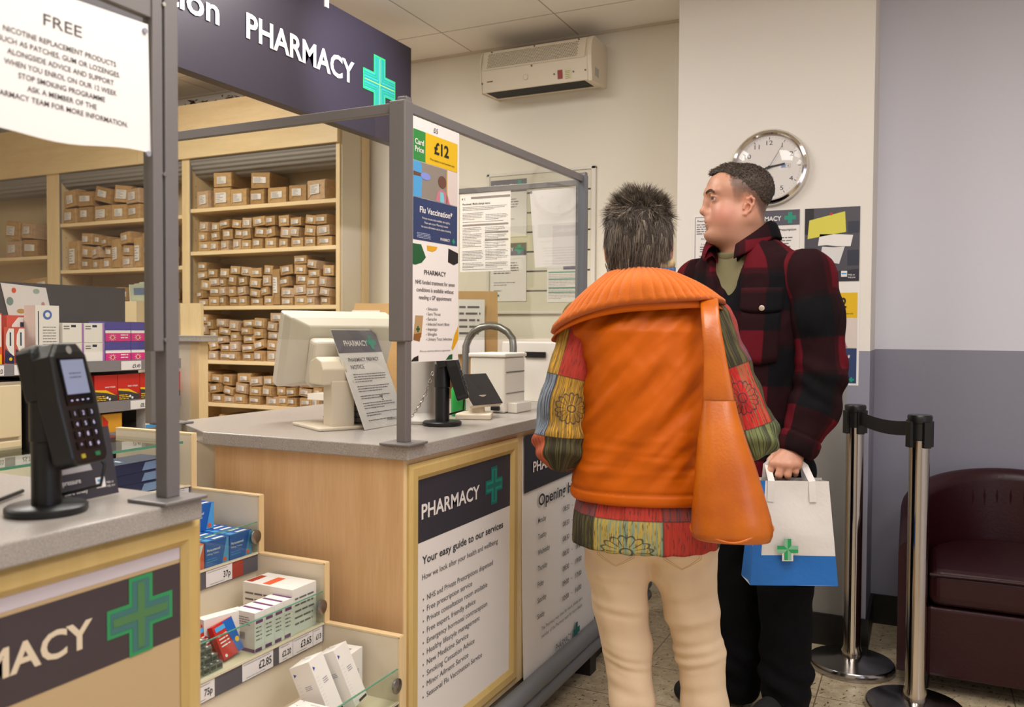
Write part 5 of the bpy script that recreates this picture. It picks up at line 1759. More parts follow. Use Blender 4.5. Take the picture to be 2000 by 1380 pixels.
board_card('upper PHARMACY card on the slatted board, partly behind the factsheet', -2.03, -1.824, 1.73, 2.025, 1.961)
board_card('lower PHARMACY card on the slatted board, under the factsheet', -2.03, -1.824, 1.400, 1.699, 1.635)
t_ = thing('price_list', 'white list with green bands on right of the slatted board', 'notice', (-1.615, WB, 1.39))
f = Frame((0, WB - 0.0135, 0), (1, 0, 0), (0, 0, 1))
MB().slab(f, -1.708, 1.393, -1.52, 1.66, 0.002, PAPER).build('card', t_)
b = MB().rect(f, -1.62, 1.555, -1.53, 1.575, mat('plum print', '#5a5676', 0.5), 0.0026)
for z in (1.54, 1.505, 1.462, 1.44):
    b.rect(f, -1.70, z, -1.525, z + 0.006, TEAL, 0.0026)
b.lines(f, -1.70, -1.53, 1.53, 0.008, 16, 0.003, mat('faint red ink', '#a08b90', 0.6), rnd, 0.0022, 4)
b.build('lettering', t_)

# ---------------------------------------------------------------- sockets
msw = mat('white switch plastic', '#e2dace', 0.35)


def plate(label, x0, x1, z0, z1, n, cat='switch'):
    t_ = thing('switch_plate', label, cat, FB_.p((x0 + x1) / 2, z0, 0))
    MB().slab(FB_, x0, z0, x1, z1, 0.009, msw).build('plate', t_, bevel=0.003)
    for k in range(n):
        c = x0 + (x1 - x0) * (k + 0.5) / n
        b = MB().slab(FB_, c - 0.011, z0 + 0.026, c + 0.011, z1 - 0.026, 0.012, msw)
        b.slab(FB_, c - 0.002, z0 + 0.036, c + 0.002, z1 - 0.036, 0.0124, GREYINK)
        b.build('rocker', t_, bevel=0.001)
    b = MB()
    for x in (x0 + 0.008, x1 - 0.008):
        b.disc(FB_, x, (z0 + z1) / 2, 0.003, GREYINK, 0.0093, 10)
    b.build('screw', t_)
    return t_


plate('white three-gang switch plate on back wall above the counter end', -1.915, -1.772, 1.036, 1.126, 3)
t_ = plate('white socket plate on back wall beside the woman, with green mark', -1.69, -1.60, 1.036, 1.126, 1, 'socket')
MB().rect(FB_, -1.685, 1.105, -1.66, 1.115, mat('green socket mark', '#1f6a4a', 0.4), 0.0096).build('mark', t_)

# ---------------------------------------------------------------- warm air curtain near the ceiling
ac = thing('air_heater', 'cream air curtain heater with perforated grille, mounted high on the back wall', 'heater', (-1.69, WB, 2.42))
mac = mat('cream heater casing', '#dccfb8', 0.4)
A0, A1 = -1.985, -1.425
FAc = Frame((A0, WB, 0), (0, -1, 0), (0, 0, 1))        # profile plane: x = distance from wall
prof = [(0.0, 2.44), (0.06, 2.43), (0.20, 2.425), (0.215, 2.53), (0.19, 2.628), (0.0, 2.628)]


def sweep(pr, x0, x1, m, name, parent, **kw):
    n = len(pr)
    vs = [(x0, WB - p[0], p[1]) for p in pr] + [(x1, WB - p[0], p[1]) for p in pr]
    fs = [tuple(range(n)), tuple(range(n, 2 * n))[::-1]] + [(k, k + n, (k + 1) % n + n, (k + 1) % n) for k in range(n)]
    ob = MB().add(vs, fs, m).build(name, parent, **kw)
    bmx = bmesh.new()
    bmx.from_mesh(ob.data)
    bmesh.ops.recalc_face_normals(bmx, faces=bmx.faces)
    bmx.to_mesh(ob.data)
    bmx.free()
    return ob


sweep(prof, A0, A1, mac, 'casing', ac, bevel=0.003)
cap = [(0.0, 2.432), (0.205, 2.418), (0.221, 2.53)] + [(0.221 - 0.045 * (1 - math.cos(a)), 2.53 + 0.104 * math.sin(a)) for a in [PI / 2 * q / 6 for q in range(1, 7)]] + [(0.0, 2.634)]
sweep(cap, A1, A1 + 0.022, mac, 'end_cap', ac, bevel=0.003)
sweep(cap, A0 - 0.006, A0, mac, 'end_cap', ac, bevel=0.002)
fgr = Frame((A0, WB - 0.2155, 2.532), (1, 0, 0), (0, 0.2535, 0.967))
mho = mat('grille hole', '#6b6255', 0.8)
gm = MB()
gm.slab(fgr, 0.012, -0.004, 0.548, 0.094, 0.0025, mac)
W_ = 0.0085
for j in range(10):
    for i in range(56):
        x, y = 0.035 + W_ * i + (W_ / 2 if j % 2 else 0), 0.009 + 0.0078 * j
        if x < 0.512:
            gm.disc(fgr, x, y, 0.0029, mho, 0.0031, 6)
gm.build('grille', ac)
fpn2 = Frame((A0, WB - 0.2005, 2.425), (1, 0, 0), (0, -0.141, 0.99))
b = MB()
b.slab(fpn2, 0.408, 0.02, 0.432, 0.06, 0.004, mat('dark red switch', '#8e1f1c', 0.35))
b.build('switch', ac, bevel=0.001)
b = MB()
b.rect(fpn2, 0.444, 0.018, 0.476, 0.062, mat('pale yellow sticker', '#d6cfa0', 0.5), 0.0012)
b.lines(fpn2, 0.448, 0.472, 0.05, 0.008, 5, 0.002, GREYINK, rnd, 0.0018)
b.disc(fpn2, 0.24, 0.05, 0.0135, mat('pale brown ring', '#bfa888', 0.5), 0.0012, 20)
b.disc(fpn2, 0.24, 0.05, 0.0115, mac, 0.0016, 20)
b.rect(fpn2, 0.03, 0.048, 0.062, 0.053, mat('badge brown', '#6b4a38', 0.5), 0.0012)
b.build('stickers', ac)
b = MB()
for x, y in ((0.05, 0.2), (0.28, 0.2), (0.51, 0.2), (0.275, 0.098), (0.39, 0.045), (0.488, 0.045), (0.548, 0.045), (0.004, 0.045)):
    b.tube([fpn2.p(x, y - 0.0, 0.0), fpn2.p(x, y, 0.004)] if y < 0.15 else [fgr.p(x, 0.091, 0.002), fgr.p(x, 0.091, 0.0055)], 0.0038, mat('brown screw', '#5e4c3a', 0.4, 0.4), 10)
b.build('screw', ac)
b = MB().hexa([(A0 + 0.02, WB - 0.195, 2.4245), (A1 - 0.02, WB - 0.195, 2.4245), (A1 - 0.02, WB - 0.07, 2.4285), (A0 + 0.02, WB - 0.07, 2.4285), (A0 + 0.02, WB - 0.195, 2.428), (A1 - 0.02, WB - 0.195, 2.428), (A1 - 0.02, WB - 0.07, 2.433), (A0 + 0.02, WB - 0.07, 2.433)], mat('black outlet slot', '#0d0c0c', 0.7))
b.build('outlet_slot', ac)
MB().bb(A1 + 0.0215, A1 + 0.0232, WB - 0.17, WB - 0.12, 2.45, 2.49, mat('grey rating plate', '#b0a9a4', 0.5)).build('rating_plate', ac)

# ---------------------------------------------------------------- clock on the pier
ck = thing('wall_clock', 'round chrome wall clock with date window, above the man', 'clock', (-0.568, WCOL, 1.915))
cx, cz, cr_ = -0.568, 1.917, 0.153
axc = Matrix(((1, 0, 0), (0, 0, -1), (0, 1, 0)))
MB().lathe([(0.10, 0), (cr_ - 0.012, 0.0), (cr_, 0.008), (cr_ + 0.001, 0.018), (cr_ - 0.006, 0.032), (cr_ - 0.016, 0.036), (cr_ - 0.022, 0.030), (cr_ - 0.022, 0.018)], (cx, WCOL, cz), CHROME, 72, axc, caps=False).build('chrome_rim', ck)
FCk = Frame((cx, WCOL - 0.018, cz), (1, 0, 0), (0, 0, 1))
MB().disc(FCk, 0, 0, cr_ - 0.02, mat('clock dial white', '#e4dedb', 0.5), 0, 64).build('dial', ck)
b = MB()
mck = mat('clock black', '#26242a', 0.5)
for k in range(60):
    a = PI / 2 - 2 * PI * k / 60
    r0, r1, hw = (0.112, 0.122, 0.0011) if k % 5 == 0 else (0.119, 0.1205, 0.0009)
    d_, n_ = Vector((math.cos(a), math.sin(a))), Vector((-math.sin(a), math.cos(a)))
    b.poly(FCk, [tuple(d_ * r0 - n_ * hw), tuple(d_ * r1 - n_ * hw), tuple(d_ * r1 + n_ * hw), tuple(d_ * r0 + n_ * hw)], mck, 0.0006)
for k in range(1, 13):
    if k == 3:
        continue
    a = PI / 2 - 2 * PI * k / 12
    b.text(FCk, 0.099 * math.cos(a), 0.099 * math.sin(a) - 0.009, 0.026, str(k), mck, align='C', sx=1.25, bold=-0.004, l=0.0006)
b.rect(FCk, 0.045, -0.007, 0.083, 0.009, mat('date window grey', '#b9b4b6', 0.5), 0.0005)
b.rect(FCk, 0.047, -0.005, 0.064, 0.007, mat('date blue', '#7d9fcf', 0.5), 0.0008)
b.rect(FCk, 0.065, -0.005, 0.081, 0.007, PAPER, 0.0008)
b.text(FCk, 0.073, -0.0035, 0.011, '18', mck, align='C', l=0.0012)
b.text(FCk, 0.0555, -0.0025, 0.008, 'WED', NAV, align='C', width=0.013, l=0.0012)
b.build('markings', ck)


def hand(a, r0, r1, w0, w1, m, l):
    d_, n_ = Vector((math.cos(a), math.sin(a))), Vector((-math.sin(a), math.cos(a)))
    return MB().prism(FCk, [tuple(d_ * r0 - n_ * w0), tuple(d_ * r1 - n_ * w1), tuple(d_ * r1 + n_ * w1), tuple(d_ * r0 + n_ * w0)], 0.001, m, l)


hand(math.radians(10), -0.015, 0.062, 0.0035, 0.003, mck, 0.003).build('hour_hand', ck)
hand(math.radians(196), -0.015, 0.095, 0.0028, 0.002, mck, 0.0045).build('minute_hand', ck)
hand(math.radians(59), -0.02, 0.095, 0.0007, 0.0006, mck, 0.006).build('second_hand', ck)
MB().disc(FCk, 0, 0, 0.006, mck, 0.0072).build('hub', ck)
gl = MB()
n_ = 48
rings = [(0.0, 0.0295), (0.05, 0.0285), (0.09, 0.0255), (0.12, 0.021), (cr_ - 0.021, 0.016)]
vs = [FCk.p(r_ * math.cos(2 * PI * k / n_), r_ * math.sin(2 * PI * k / n_), l_ - 0.006) for r_, l_ in rings[1:] for k in range(n_)] + [FCk.p(0, 0, rings[0][1] - 0.006)]
fs = []
for i in range(3):
    for k in range(n_):
        fs.append((i * n_ + k, i * n_ + n_ + k, i * n_ + n_ + (k + 1) % n_, i * n_ + (k + 1) % n_))
fs += [(4 * n_, k, (k + 1) % n_) for k in range(n_)]
gl.add(vs, fs, glass_mat('clock glass', (0.98, 0.98, 0.98, 1), rough=0.01), True)
gl.build('glass_dome', ck)

# ---------------------------------------------------------------- posters on the pier
FP = Frame((0, WCOL - 0.0004, 0), (1, 0, 0), (0, 0, 1))
p0 = thing('prescription_notice', 'framed white notice of prescription prices on pier left of the man', 'notice', (-0.8, WCOL, 1.4))
MB().slab(FP, -0.88, 1.44, -0.67, 1.738, 0.002, PAPER).build('paper_sheet', p0)
b = MB()
for xa, xb, ya, yb in ((-0.872, -0.870, 1.448, 1.73), (-0.682, -0.680, 1.448, 1.73), (-0.872, -0.680, 1.73, 1.732)):
    b.rect(FP, xa, ya, xb, yb, mdg, 0.0026)
b.text(FP, -0.862, 1.712, 0.011, 'Prescription charges', INK, bold=0.015, l=0.0028)
b.lines(FP, -0.865, -0.69, 1.698, 0.0095, 5, 0.004, GREYINK, rnd, 0.0026)
b.text(FP, -0.845, 1.636, 0.010, 'PPC Savings', INK, l=0.0028)
b.text(FP, -0.845, 1.614, 0.010, '3 month', INK, l=0.0028)
b.lines(FP, -0.85, -0.69, 1.604, 0.0095, 3, 0.004, GREYINK, rnd, 0.0026)
b.text(FP, -0.852, 1.564, 0.010, 'HRT Prescription', INK, bold=0.01, l=0.0028)
b.lines(FP, -0.865, -0.69, 1.552, 0.0095, 8, 0.004, GREYINK, rnd, 0.0026)
b.build('lettering', p0)
p1 = thing('pharmacy_poster', 'white poster with slate PHARMACY band on pier right behind the man', 'poster', (-0.53, WCOL, 1.45))
MB().slab(FP, -0.657, 1.447, -0.449, 1.744, 0.002, PAPER).build('paper_sheet', p1)
b = MB().rect(FP, -0.657, 1.682, -0.449, 1.744, mat('slate blue print', '#57535f'), 0.0026)
b.text(FP, -0.52, 1.702, 0.026, 'PHARMACY', PAPER, align='R', bold=0.02, width=0.125, l=0.0032)
b.text(FP, -0.462, 1.66, 0.013, 'Prescription', INK, align='R', bold=0.012, width=0.066, l=0.003)
b.lines(FP, -0.64, -0.47, 1.63, 0.012, 10, 0.004, GREYINK, rnd, 0.0026, 5)
b.build('lettering', p1)
MB().cross(FP, -0.486, 1.712, 0.0225, TEAL, 0.36, 0.0032).build('green_cross', p1)
p2 = thing('photo_poster', 'dark poster with yellow note and torn paper scraps, on pier right of the man', 'poster', (-0.327, WCOL, 1.45))
MB().slab(FP, -0.429, 1.452, -0.224, 1.743, 0.002, mat('dark metal print', '#4a4852', 0.4)).build('paper_sheet', p2)
b = MB()
dk = mat('near black print', '#211f26', 0.4)
b.rect(FP, -0.429, 1.64, -0.395, 1.743, dk, 0.0024)
b.rect(FP, -0.268, 1.64, -0.224, 1.686, mat('smoky blue print', '#2d3140', 0.4), 0.0024)
b.rect(FP, -0.268, 1.513, -0.224, 1.574, MATS['smoky blue print'], 0.0024)
b.poly(FP, [(-0.429, 1.452), (-0.224, 1.452), (-0.224, 1.5), (-0.429, 1.48)], mat('plum black print', '#2c2936', 0.4), 0.0022)
b.poly(FP, [(-0.418, 1.622), (-0.274, 1.645), (-0.279, 1.726), (-0.412, 1.696)], mat('lemon note print', '#d8cf4e', 0.5), 0.003)
b.poly(FP, [(-0.378, 1.594), (-0.345, 1.596), (-0.31, 1.59), (-0.257, 1.588), (-0.248, 1.632), (-0.3, 1.637), (-0.372, 1.64)], PAPER, 0.003)
b.poly(FP, [(-0.372, 1.532), (-0.335, 1.528), (-0.298, 1.52), (-0.278, 1.588), (-0.32, 1.586), (-0.362, 1.59)], mat('off white print', '#d9d6d4', 0.5), 0.0034)
b.disc(FP, -0.33, 1.718, 0.0055, red, 0.0038, 12)
b.rect(FP, -0.290, 1.469, -0.268, 1.492, PAPER, 0.003)
b.rect(FP, -0.288, 1.479, -0.270, 1.484, lblue, 0.0034)
b.text(FP, -0.264, 1.474, 0.009, 'Help us', PAPER, bold=0.01, width=0.024, l=0.003)
b.text(FP, -0.264, 1.464, 0.009, 'help you', PAPER, bold=0.01, width=0.026, l=0.003)
b.build('picture', p2)
flu_sheet('flu_poster', 'large flu vaccination poster priced £12 low on pier, right of the man', FP, -0.43, 1.042, 0.21, 0.405)

# ---------------------------------------------------------------- queue barrier posts
mst = mat('barrier polished steel', '#c9c2ba', 0.12, 1.0)
mbs = mat('barrier base steel', '#a9a6a6', 0.2, 1.0)


def barrier(x, y, label, base_m):
    t_ = thing('queue_barrier_post', label, 'barrier post', (x, y, 0))
    MB().lathe([(0.0, 0.0), (0.15, 0.0), (0.152, 0.004), (0.152, 0.024), (0.147, 0.030), (0.06, 0.040), (0.045, 0.045), (0.0, 0.045)], (x, y, 0.0005), base_m, 64).build('base', t_)
    MB().lathe([(0.036, 0.043), (0.036, 0.07), (0.0315, 0.085), (0.0315, 0.93)], (x, y, 0), mst, 40).build('pole', t_)
    MB().lathe([(0.0315, 0.90), (0.033, 0.90), (0.033, 0.955), (0.036, 0.958), (0.036, 0.975), (0.034, 0.978), (0.0, 0.978)], (x, y, 0), mst if base_m is mst else BLACK, 40).build('head_tube', t_)
    MB().lathe([(0.0, 0.962), (0.037, 0.962), (0.038, 0.978), (0.035, 0.983), (0.0, 0.983)], (x, y, 0), BLACK, 40).build('cap', t_)
    return t_


S1, S2 = Vector((-0.216, 3.372, 0)), Vector((0.0, 3.065, 0))
sA = barrier(S1.x, S1.y, 'polished steel barrier post nearer the pier, holding the black belt', mbs)
sB = barrier(S2.x, S2.y, 'polished steel barrier post in front of the maroon armchair', mbs)
dirb = (S2 - S1).normalized()
nrm = Vector((dirb.y, -dirb.x, 0))
for S_, t_ in ((S1, sA), (S2, sB)):
    b = MB()
    for k in range(4):
        a = math.atan2(dirb.y, dirb.x) + k * PI / 2
        R = Matrix.Rotation(a, 3, 'Z')
        b.box(S_ + R @ Vector((0.037, 0, 0.92)), (0.012, 0.026, 0.085), BLACK, R)
    b.build('belt_clip', t_, bevel=0.002)
bt = MB()
N = 12
up = Vector((0, 0, 1))
for sgn in (1, -1):
    vs = []
    for k in range(N + 1):
        u = k / N
        p = S1 + dirb * 0.043 + (S2 - S1 - dirb * 0.086) * u + up * (0.935 - 0.012 * 4 * u * (1 - u))
        vs += [p + nrm * 0.001 * sgn - up * 0.024, p + nrm * 0.001 * sgn + up * 0.024]
    bt.add(vs, [((2 * k, 2 * k + 2, 2 * k + 3, 2 * k + 1) if sgn > 0 else (2 * k + 1, 2 * k + 3, 2 * k + 2, 2 * k)) for k in range(N)], mat('black woven belt', '#17161a', 0.55, bump=(400, 0.2)))
R = Matrix.Rotation(math.atan2(dirb.y, dirb.x), 3, 'Z')
bt.box(S2 - dirb * 0.05 + up * 0.93, (0.022, 0.016, 0.062), BLACK, R)
tag(bt.build('barrier_belt', org=tuple((S1 + S2) / 2 + Vector((0, 0, 0.9)))), 'black retractable belt stretched between the two steel barrier posts', 'belt')

# ---------------------------------------------------------------- maroon tub armchair
mle = mat('maroon leather', '#2c0910', 0.38, spec=0.35, bump=(90, 0.08))
ar = thing('armchair', 'maroon leather tub armchair by the grey wall at right edge', 'armchair', (0.33, 3.6, 0))


def shell(pts_o, pts_i, zf, z0, m, name):
    """curved wall of the tub: outer and inner outlines, top height per station with a rolled rim"""
    b = MB()
    n = len(pts_o)
    rows = []
    for k in range(n):
        po, pi_ = Vector(pts_o[k] + (0,)), Vector(pts_i[k] + (0,))
        d = pi_ - po
        th = d.length
        zt = zf[k]
        sec = [po + Vector((0, 0, z0)), po + Vector((0, 0, zt - th * 0.5))]
        for q in range(1, 8):
            a = PI * q / 8
            sec.append(po + d * (0.5 - 0.5 * math.cos(a)) + Vector((0, 0, zt - th * 0.5 + th * 0.5 * math.sin(a))))
        sec += [pi_ + Vector((0, 0, zt - th * 0.5)), pi_ + Vector((0, 0, z0))]
        rows.append(sec)
    m_ = len(rows[0])
    vs = [v for r_ in rows for v in r_]
    fs = []
    for k in range(n - 1):
        for q in range(m_):
            fs.append((k * m_ + q, k * m_ + (q + 1) % m_, (k + 1) * m_ + (q + 1) % m_, (k + 1) * m_ + q))
    fs += [tuple(range(m_)), tuple((n - 1) * m_ + q for q in range(m_))[::-1]]
    b.add(vs, fs, m, True)
    ob = b.build(name, ar, sharp=55)
    bmx = bmesh.new()
    bmx.from_mesh(ob.data)
    bmesh.ops.recalc_face_normals(bmx, faces=bmx.faces)
    bmx.to_mesh(ob.data)
    bmx.free()
    return ob


ACX, ACY = 0.325, 3.545
po, pi_, zf = [], [], []
NA = 36
for k in range(NA + 1):
    u = k / NA
    if u < 0.16:
        v = u / 0.16
        po.append((ACX - 0.385, 3.235 + 0.31 * v))
        pi_.append((ACX - 0.295, 3.235 + 0.31 * v))
        zf.append(0.53 + 0.10 * v)
    elif u > 0.84:
        v = (1 - u) / 0.16
        po.append((ACX + 0.385, 3.235 + 0.31 * v))
        pi_.append((ACX + 0.295, 3.235 + 0.31 * v))
        zf.append(0.53 + 0.10 * v)
    else:
        a = PI - PI * (u - 0.16) / 0.68
        po.append((ACX + 0.385 * math.cos(a), ACY + 0.375 * math.sin(a)))
        pi_.append((ACX + 0.295 * math.cos(a), ACY + 0.285 * math.sin(a)))
        zf.append(0.63 + 0.085 * math.sin(a))
shell(po, pi_, zf, 0.07, mle, 'tub_back')
seat = MB()
out = [(-0.288, -0.33), (0.288, -0.33)] + [(0.288 * math.cos(a), 0.0 + 0.275 * math.sin(a)) for a in [PI * q / 14 for q in range(15)]]
fse = Frame((ACX, ACY, 0.315), (1, 0, 0), (0, 1, 0))
seat.prism(fse, out, 0.125, mle)
seat.build('seat_cushion', ar, bevel=0.035, seg=5)
fsp = Frame((ACX, ACY, 0.07), (1, 0, 0), (0, 1, 0))
MB().prism(fsp, [(-0.292, -0.318), (0.292, -0.318)] + [(0.285 * math.cos(a), 0.27 * math.sin(a)) for a in [PI * q / 14 for q in range(15)]], 0.24, mle).build('base_front', ar, bevel=0.012, seg=3)
pi2 = MB()
pi2.tube([(ACX - 0.286, ACY - 0.331, 0.425), (ACX - 0.1, ACY - 0.334, 0.429), (ACX + 0.1, ACY - 0.334, 0.429), (ACX + 0.286, ACY - 0.331, 0.425)], 0.005, mle, 8)
pi2.build('piping', ar)
gat = MB()
r = random.Random(2)
for k in range(11):
    a = PI * (0.25 + 0.5 * k / 10)
    c = Vector((ACX + 0.298 * math.cos(a), ACY + 0.288 * math.sin(a), 0.63))
    gat.tube([c + Vector((0, 0, 0.025)), c + Vector((0.004 * r.uniform(-1, 1), 0, -0.02)), c + Vector((0, 0, -0.07 - 0.03 * r.random()))], [0.002, 0.006, 0.001], mle, 8)
gat.build('gathers', ar)
for x, y in ((-0.3, -0.24), (0.3, -0.24), (-0.25, 0.22), (0.25, 0.22)):
    MB().lathe([(0.018, 0.0), (0.024, 0.07)], (ACX + x, ACY + y, 0.0005), BLACK, 16).build('leg', ar)
# ---------------------------------------------------------------- soft solids for bodies and clothing
from mathutils import noise as mnoise


def axis_grid(lo, hi, coarse, fine=()):
    """coordinates from lo to hi, closer together inside the fine ranges (a, b, step)"""
    pts = [lo]
    while pts[-1] < hi:
        x = pts[-1]
        st = coarse
        for a, b, s_ in fine:
            if a - coarse <= x < b:
                st = min(st, s_)
        pts.append(x + st)
    return np.array(pts, np.float32)


class Solid:
    def __init__(s, xs, ys, zs):
        s.ax = (xs, ys, zs)
        s.v = np.full((len(xs), len(ys), len(zs)), 0.5, np.float32)

    @staticmethod
    def box(lo, hi, vox):
        return Solid(*[np.arange(a, b + vox, vox, dtype=np.float32) for a, b in zip(lo, hi)])

    def sub(s, lo, hi):
        sl = []
        for a, l, h in zip(s.ax, lo, hi):
            i, j = np.searchsorted(a, l), np.searchsorted(a, h)
            sl.append(slice(max(i - 1, 0), min(j + 1, len(a))))
        X = s.ax[0][sl[0]][:, None, None]
        Y = s.ax[1][sl[1]][None, :, None]
        Z = s.ax[2][sl[2]][None, None, :]
        return tuple(sl), X, Y, Z

    def put(s, sl, d, k, op):
        a = s.v[sl]
        if d.size == 0:
            return
        d = np.broadcast_to(d, a.shape).astype(np.float32)
        if op == 'add':
            h = np.clip(0.5 + 0.5 * (a - d) / k, 0, 1)
            s.v[sl] = a + (d - a) * h - k * h * (1 - h)
        else:
            d = -d
            h = np.clip(0.5 + 0.5 * (d - a) / k, 0, 1)
            s.v[sl] = a + (d - a) * h + k * h * (1 - h)

    def cone(s, a, b, ra, rb, k=0.02, op='add', flat=None):
        """round cone from a to b; flat = (direction, factor>1 squeezes along it)"""
        a, b = np.array(a, float), np.array(b, float)
        m = max(ra, rb) + k + 0.03
        sl, X, Y, Z = s.sub(np.minimum(a, b) - m, np.maximum(a, b) + m)
        px, py, pz = X - a[0], Y - a[1], Z - a[2]
        ab = b - a
        L = float(ab @ ab) + 1e-9
        t = np.clip((px * ab[0] + py * ab[1] + pz * ab[2]) / L, 0, 1)
        qx, qy, qz = px - t * ab[0], py - t * ab[1], pz - t * ab[2]
        if flat:
            n = np.array(flat[0], float)
            n /= np.linalg.norm(n)
            f = flat[1] - 1
            w = (qx * n[0] + qy * n[1] + qz * n[2]) * f
            qx, qy, qz = qx + w * n[0], qy + w * n[1], qz + w * n[2]
        d = np.sqrt(qx * qx + qy * qy + qz * qz) - (ra + (rb - ra) * t)
        s.put(sl, d, k, op)
        return s

    def chain(s, pts, rs, k=0.02, op='add', flat=None):
        for i in range(len(pts) - 1):
            s.cone(pts[i], pts[i + 1], rs[i], rs[i + 1], k, op, flat)
        return s

    def ell(s, c, r, k=0.02, op='add', R=None):
        c, r = np.array(c, float), np.array(r, float)
        m = max(r) + k + 0.03
        sl, X, Y, Z = s.sub(c - m, c + m)
        px, py, pz = X - c[0], Y - c[1], Z - c[2]
        if R is not None:
            R = np.array(R)
            px, py, pz = [R[0][i] * px + R[1][i] * py + R[2][i] * pz for i in range(3)]
        k0 = np.sqrt((px / r[0]) ** 2 + (py / r[1]) ** 2 + (pz / r[2]) ** 2)
        k1 = np.sqrt((px / r[0] ** 2) ** 2 + (py / r[1] ** 2) ** 2 + (pz / r[2] ** 2) ** 2) + 1e-6
        s.put(sl, k0 * (k0 - 1) / k1, k, op)
        return s

    def stack(s, secs, k=0.03, op='add', ax=((1, 0), (0, 1)), pw=2.3, rnd_=0.01):
        """upright body with sections (z, cx, cy, rx, ry); rx, ry along the two horizontal axes ax"""
        secs = sorted(secs)
        A = np.array(secs, float)
        m = A[:, 3:].max() + 0.06
        sl, X, Y, Z = s.sub((A[:, 1].min() - m, A[:, 2].min() - m, A[0, 0] - 0.04), (A[:, 1].max() + m, A[:, 2].max() + m, A[-1, 0] + 0.04))
        z = Z.ravel()
        # smooth interpolation of the sections
        it = lambda q: np.interp(z, A[:, 0], A[:, q]).astype(np.float32)[None, None, :]
        cx, cy, rx, ry = it(1), it(2), it(3), it(4)
        u = ((X - cx) * ax[0][0] + (Y - cy) * ax[0][1]) / rx
        v = ((X - cx) * ax[1][0] + (Y - cy) * ax[1][1]) / ry
        q = (np.abs(u) ** pw + np.abs(v) ** pw + 1e-9) ** (1 / pw)
        d = (q - 1) * np.minimum(rx, ry)
        dz = np.maximum(A[0, 0] - Z, Z - A[-1, 0])
        d = np.where((d > -rnd_) & (dz > -rnd_), np.sqrt(np.maximum(d + rnd_, 0) ** 2 + np.maximum(dz + rnd_, 0) ** 2) - rnd_, np.maximum(d, dz))
        s.put(sl, d, k, op)
        return s

    def mesh(s):
        v = s.v
        ins = v < 0
        nx, ny, nz = v.shape
        cnt = np.zeros((nx - 1, ny - 1, nz - 1), np.uint8)
        for i in (0, 1):
            for j in (0, 1):
                for k in (0, 1):
                    cnt += ins[i:nx - 1 + i, j:ny - 1 + j, k:nz - 1 + k]
        ci, cj, ck = np.nonzero((cnt > 0) & (cnt < 8))
        acc = np.zeros((len(ci), 3))
        num = np.zeros(len(ci))
        xs, ys, zs = s.ax
        for axn in range(3):
            for p in (0, 1):
                for q in (0, 1):
                    o0 = [0, 0, 0]
                    o = [a for a in range(3) if a != axn]
                    o0[o[0]], o0[o[1]] = p, q
                    o1 = list(o0)
                    o1[axn] = 1
                    a0 = v[ci + o0[0], cj + o0[1], ck + o0[2]]
                    a1 = v[ci + o1[0], cj + o1[1], ck + o1[2]]
                    m = (a0 < 0) != (a1 < 0)
                    t = np.where(m, a0 / np.where(m, a0 - a1, 1), 0)
                    for d_, (arr, ii) in enumerate(((xs, ci), (ys, cj), (zs, ck))):
                        c0, c1 = arr[ii + o0[d_]], arr[ii + o1[d_]]
                        acc[:, d_] += np.where(m, c0 + (c1 - c0) * t, 0)
                    num += m
        verts = acc / num[:, None]
        idx = np.full(cnt.shape, -1, np.int64)
        idx[ci, cj, ck] = np.arange(len(ci))
        quads = []
        for axn in range(3):
            n = [nx, ny, nz]
            s0 = [slice(1, n[a] - 1) for a in range(3)]
            s1 = list(s0)
            s0[axn] = slice(0, n[axn] - 1)
            s1[axn] = slice(1, n[axn])
            A, B = ins[tuple(s0)], ins[tuple(s1)]
            e = np.nonzero(A != B)
            base = [e[a] + (0 if a == axn else 1) for a in range(3)]
            o = [(axn + 1) % 3, (axn + 2) % 3]

            def cell(p, q):
                c = [b.copy() for b in base]
                c[o[0]] -= p
                c[o[1]] -= q
                return idx[c[0], c[1], c[2]]
            Q = np.stack([cell(1, 1), cell(0, 1), cell(0, 0), cell(1, 0)], 1)
            fl = B[e]
            Q[fl] = Q[fl][:, ::-1]
            quads.append(Q)
        Q = np.concatenate(quads)
        Q = Q[(Q >= 0).all(1)]
        return verts, Q


def relax(V, Q, n=2, lam=0.5):
    E = np.concatenate([Q[:, [0, 1]], Q[:, [1, 2]], Q[:, [2, 3]], Q[:, [3, 0]]])
    for k in range(n * 2):
        l = lam if k % 2 == 0 else -lam * 1.04
        acc = np.zeros_like(V)
        c = np.zeros(len(V))
        for a, b in ((0, 1), (1, 0)):
            for d in range(3):
                acc[:, d] += np.bincount(E[:, a], V[E[:, b], d], len(V))
            c += np.bincount(E[:, a], minlength=len(V))
        V = V + l * (acc / np.maximum(c, 1)[:, None] - V)
    return V


def normals(V, Q):
    n = np.cross(V[Q[:, 2]] - V[Q[:, 0]], V[Q[:, 3]] - V[Q[:, 1]])
    N = np.zeros_like(V)
    for c in range(4):
        for d in range(3):
            N[:, d] += np.bincount(Q[:, c], n[:, d], len(V))
    return N / (np.linalg.norm(N, axis=1)[:, None] + 1e-12)


def fbm(P, sc, seed=0.0, oct_=2):
    """soft noise per vertex, sc = (x, y, z) frequency"""
    P = P * np.array(sc) + seed
    return np.array([mnoise.fractal(Vector(p), 1.0, 2.0, oct_) for p in P])


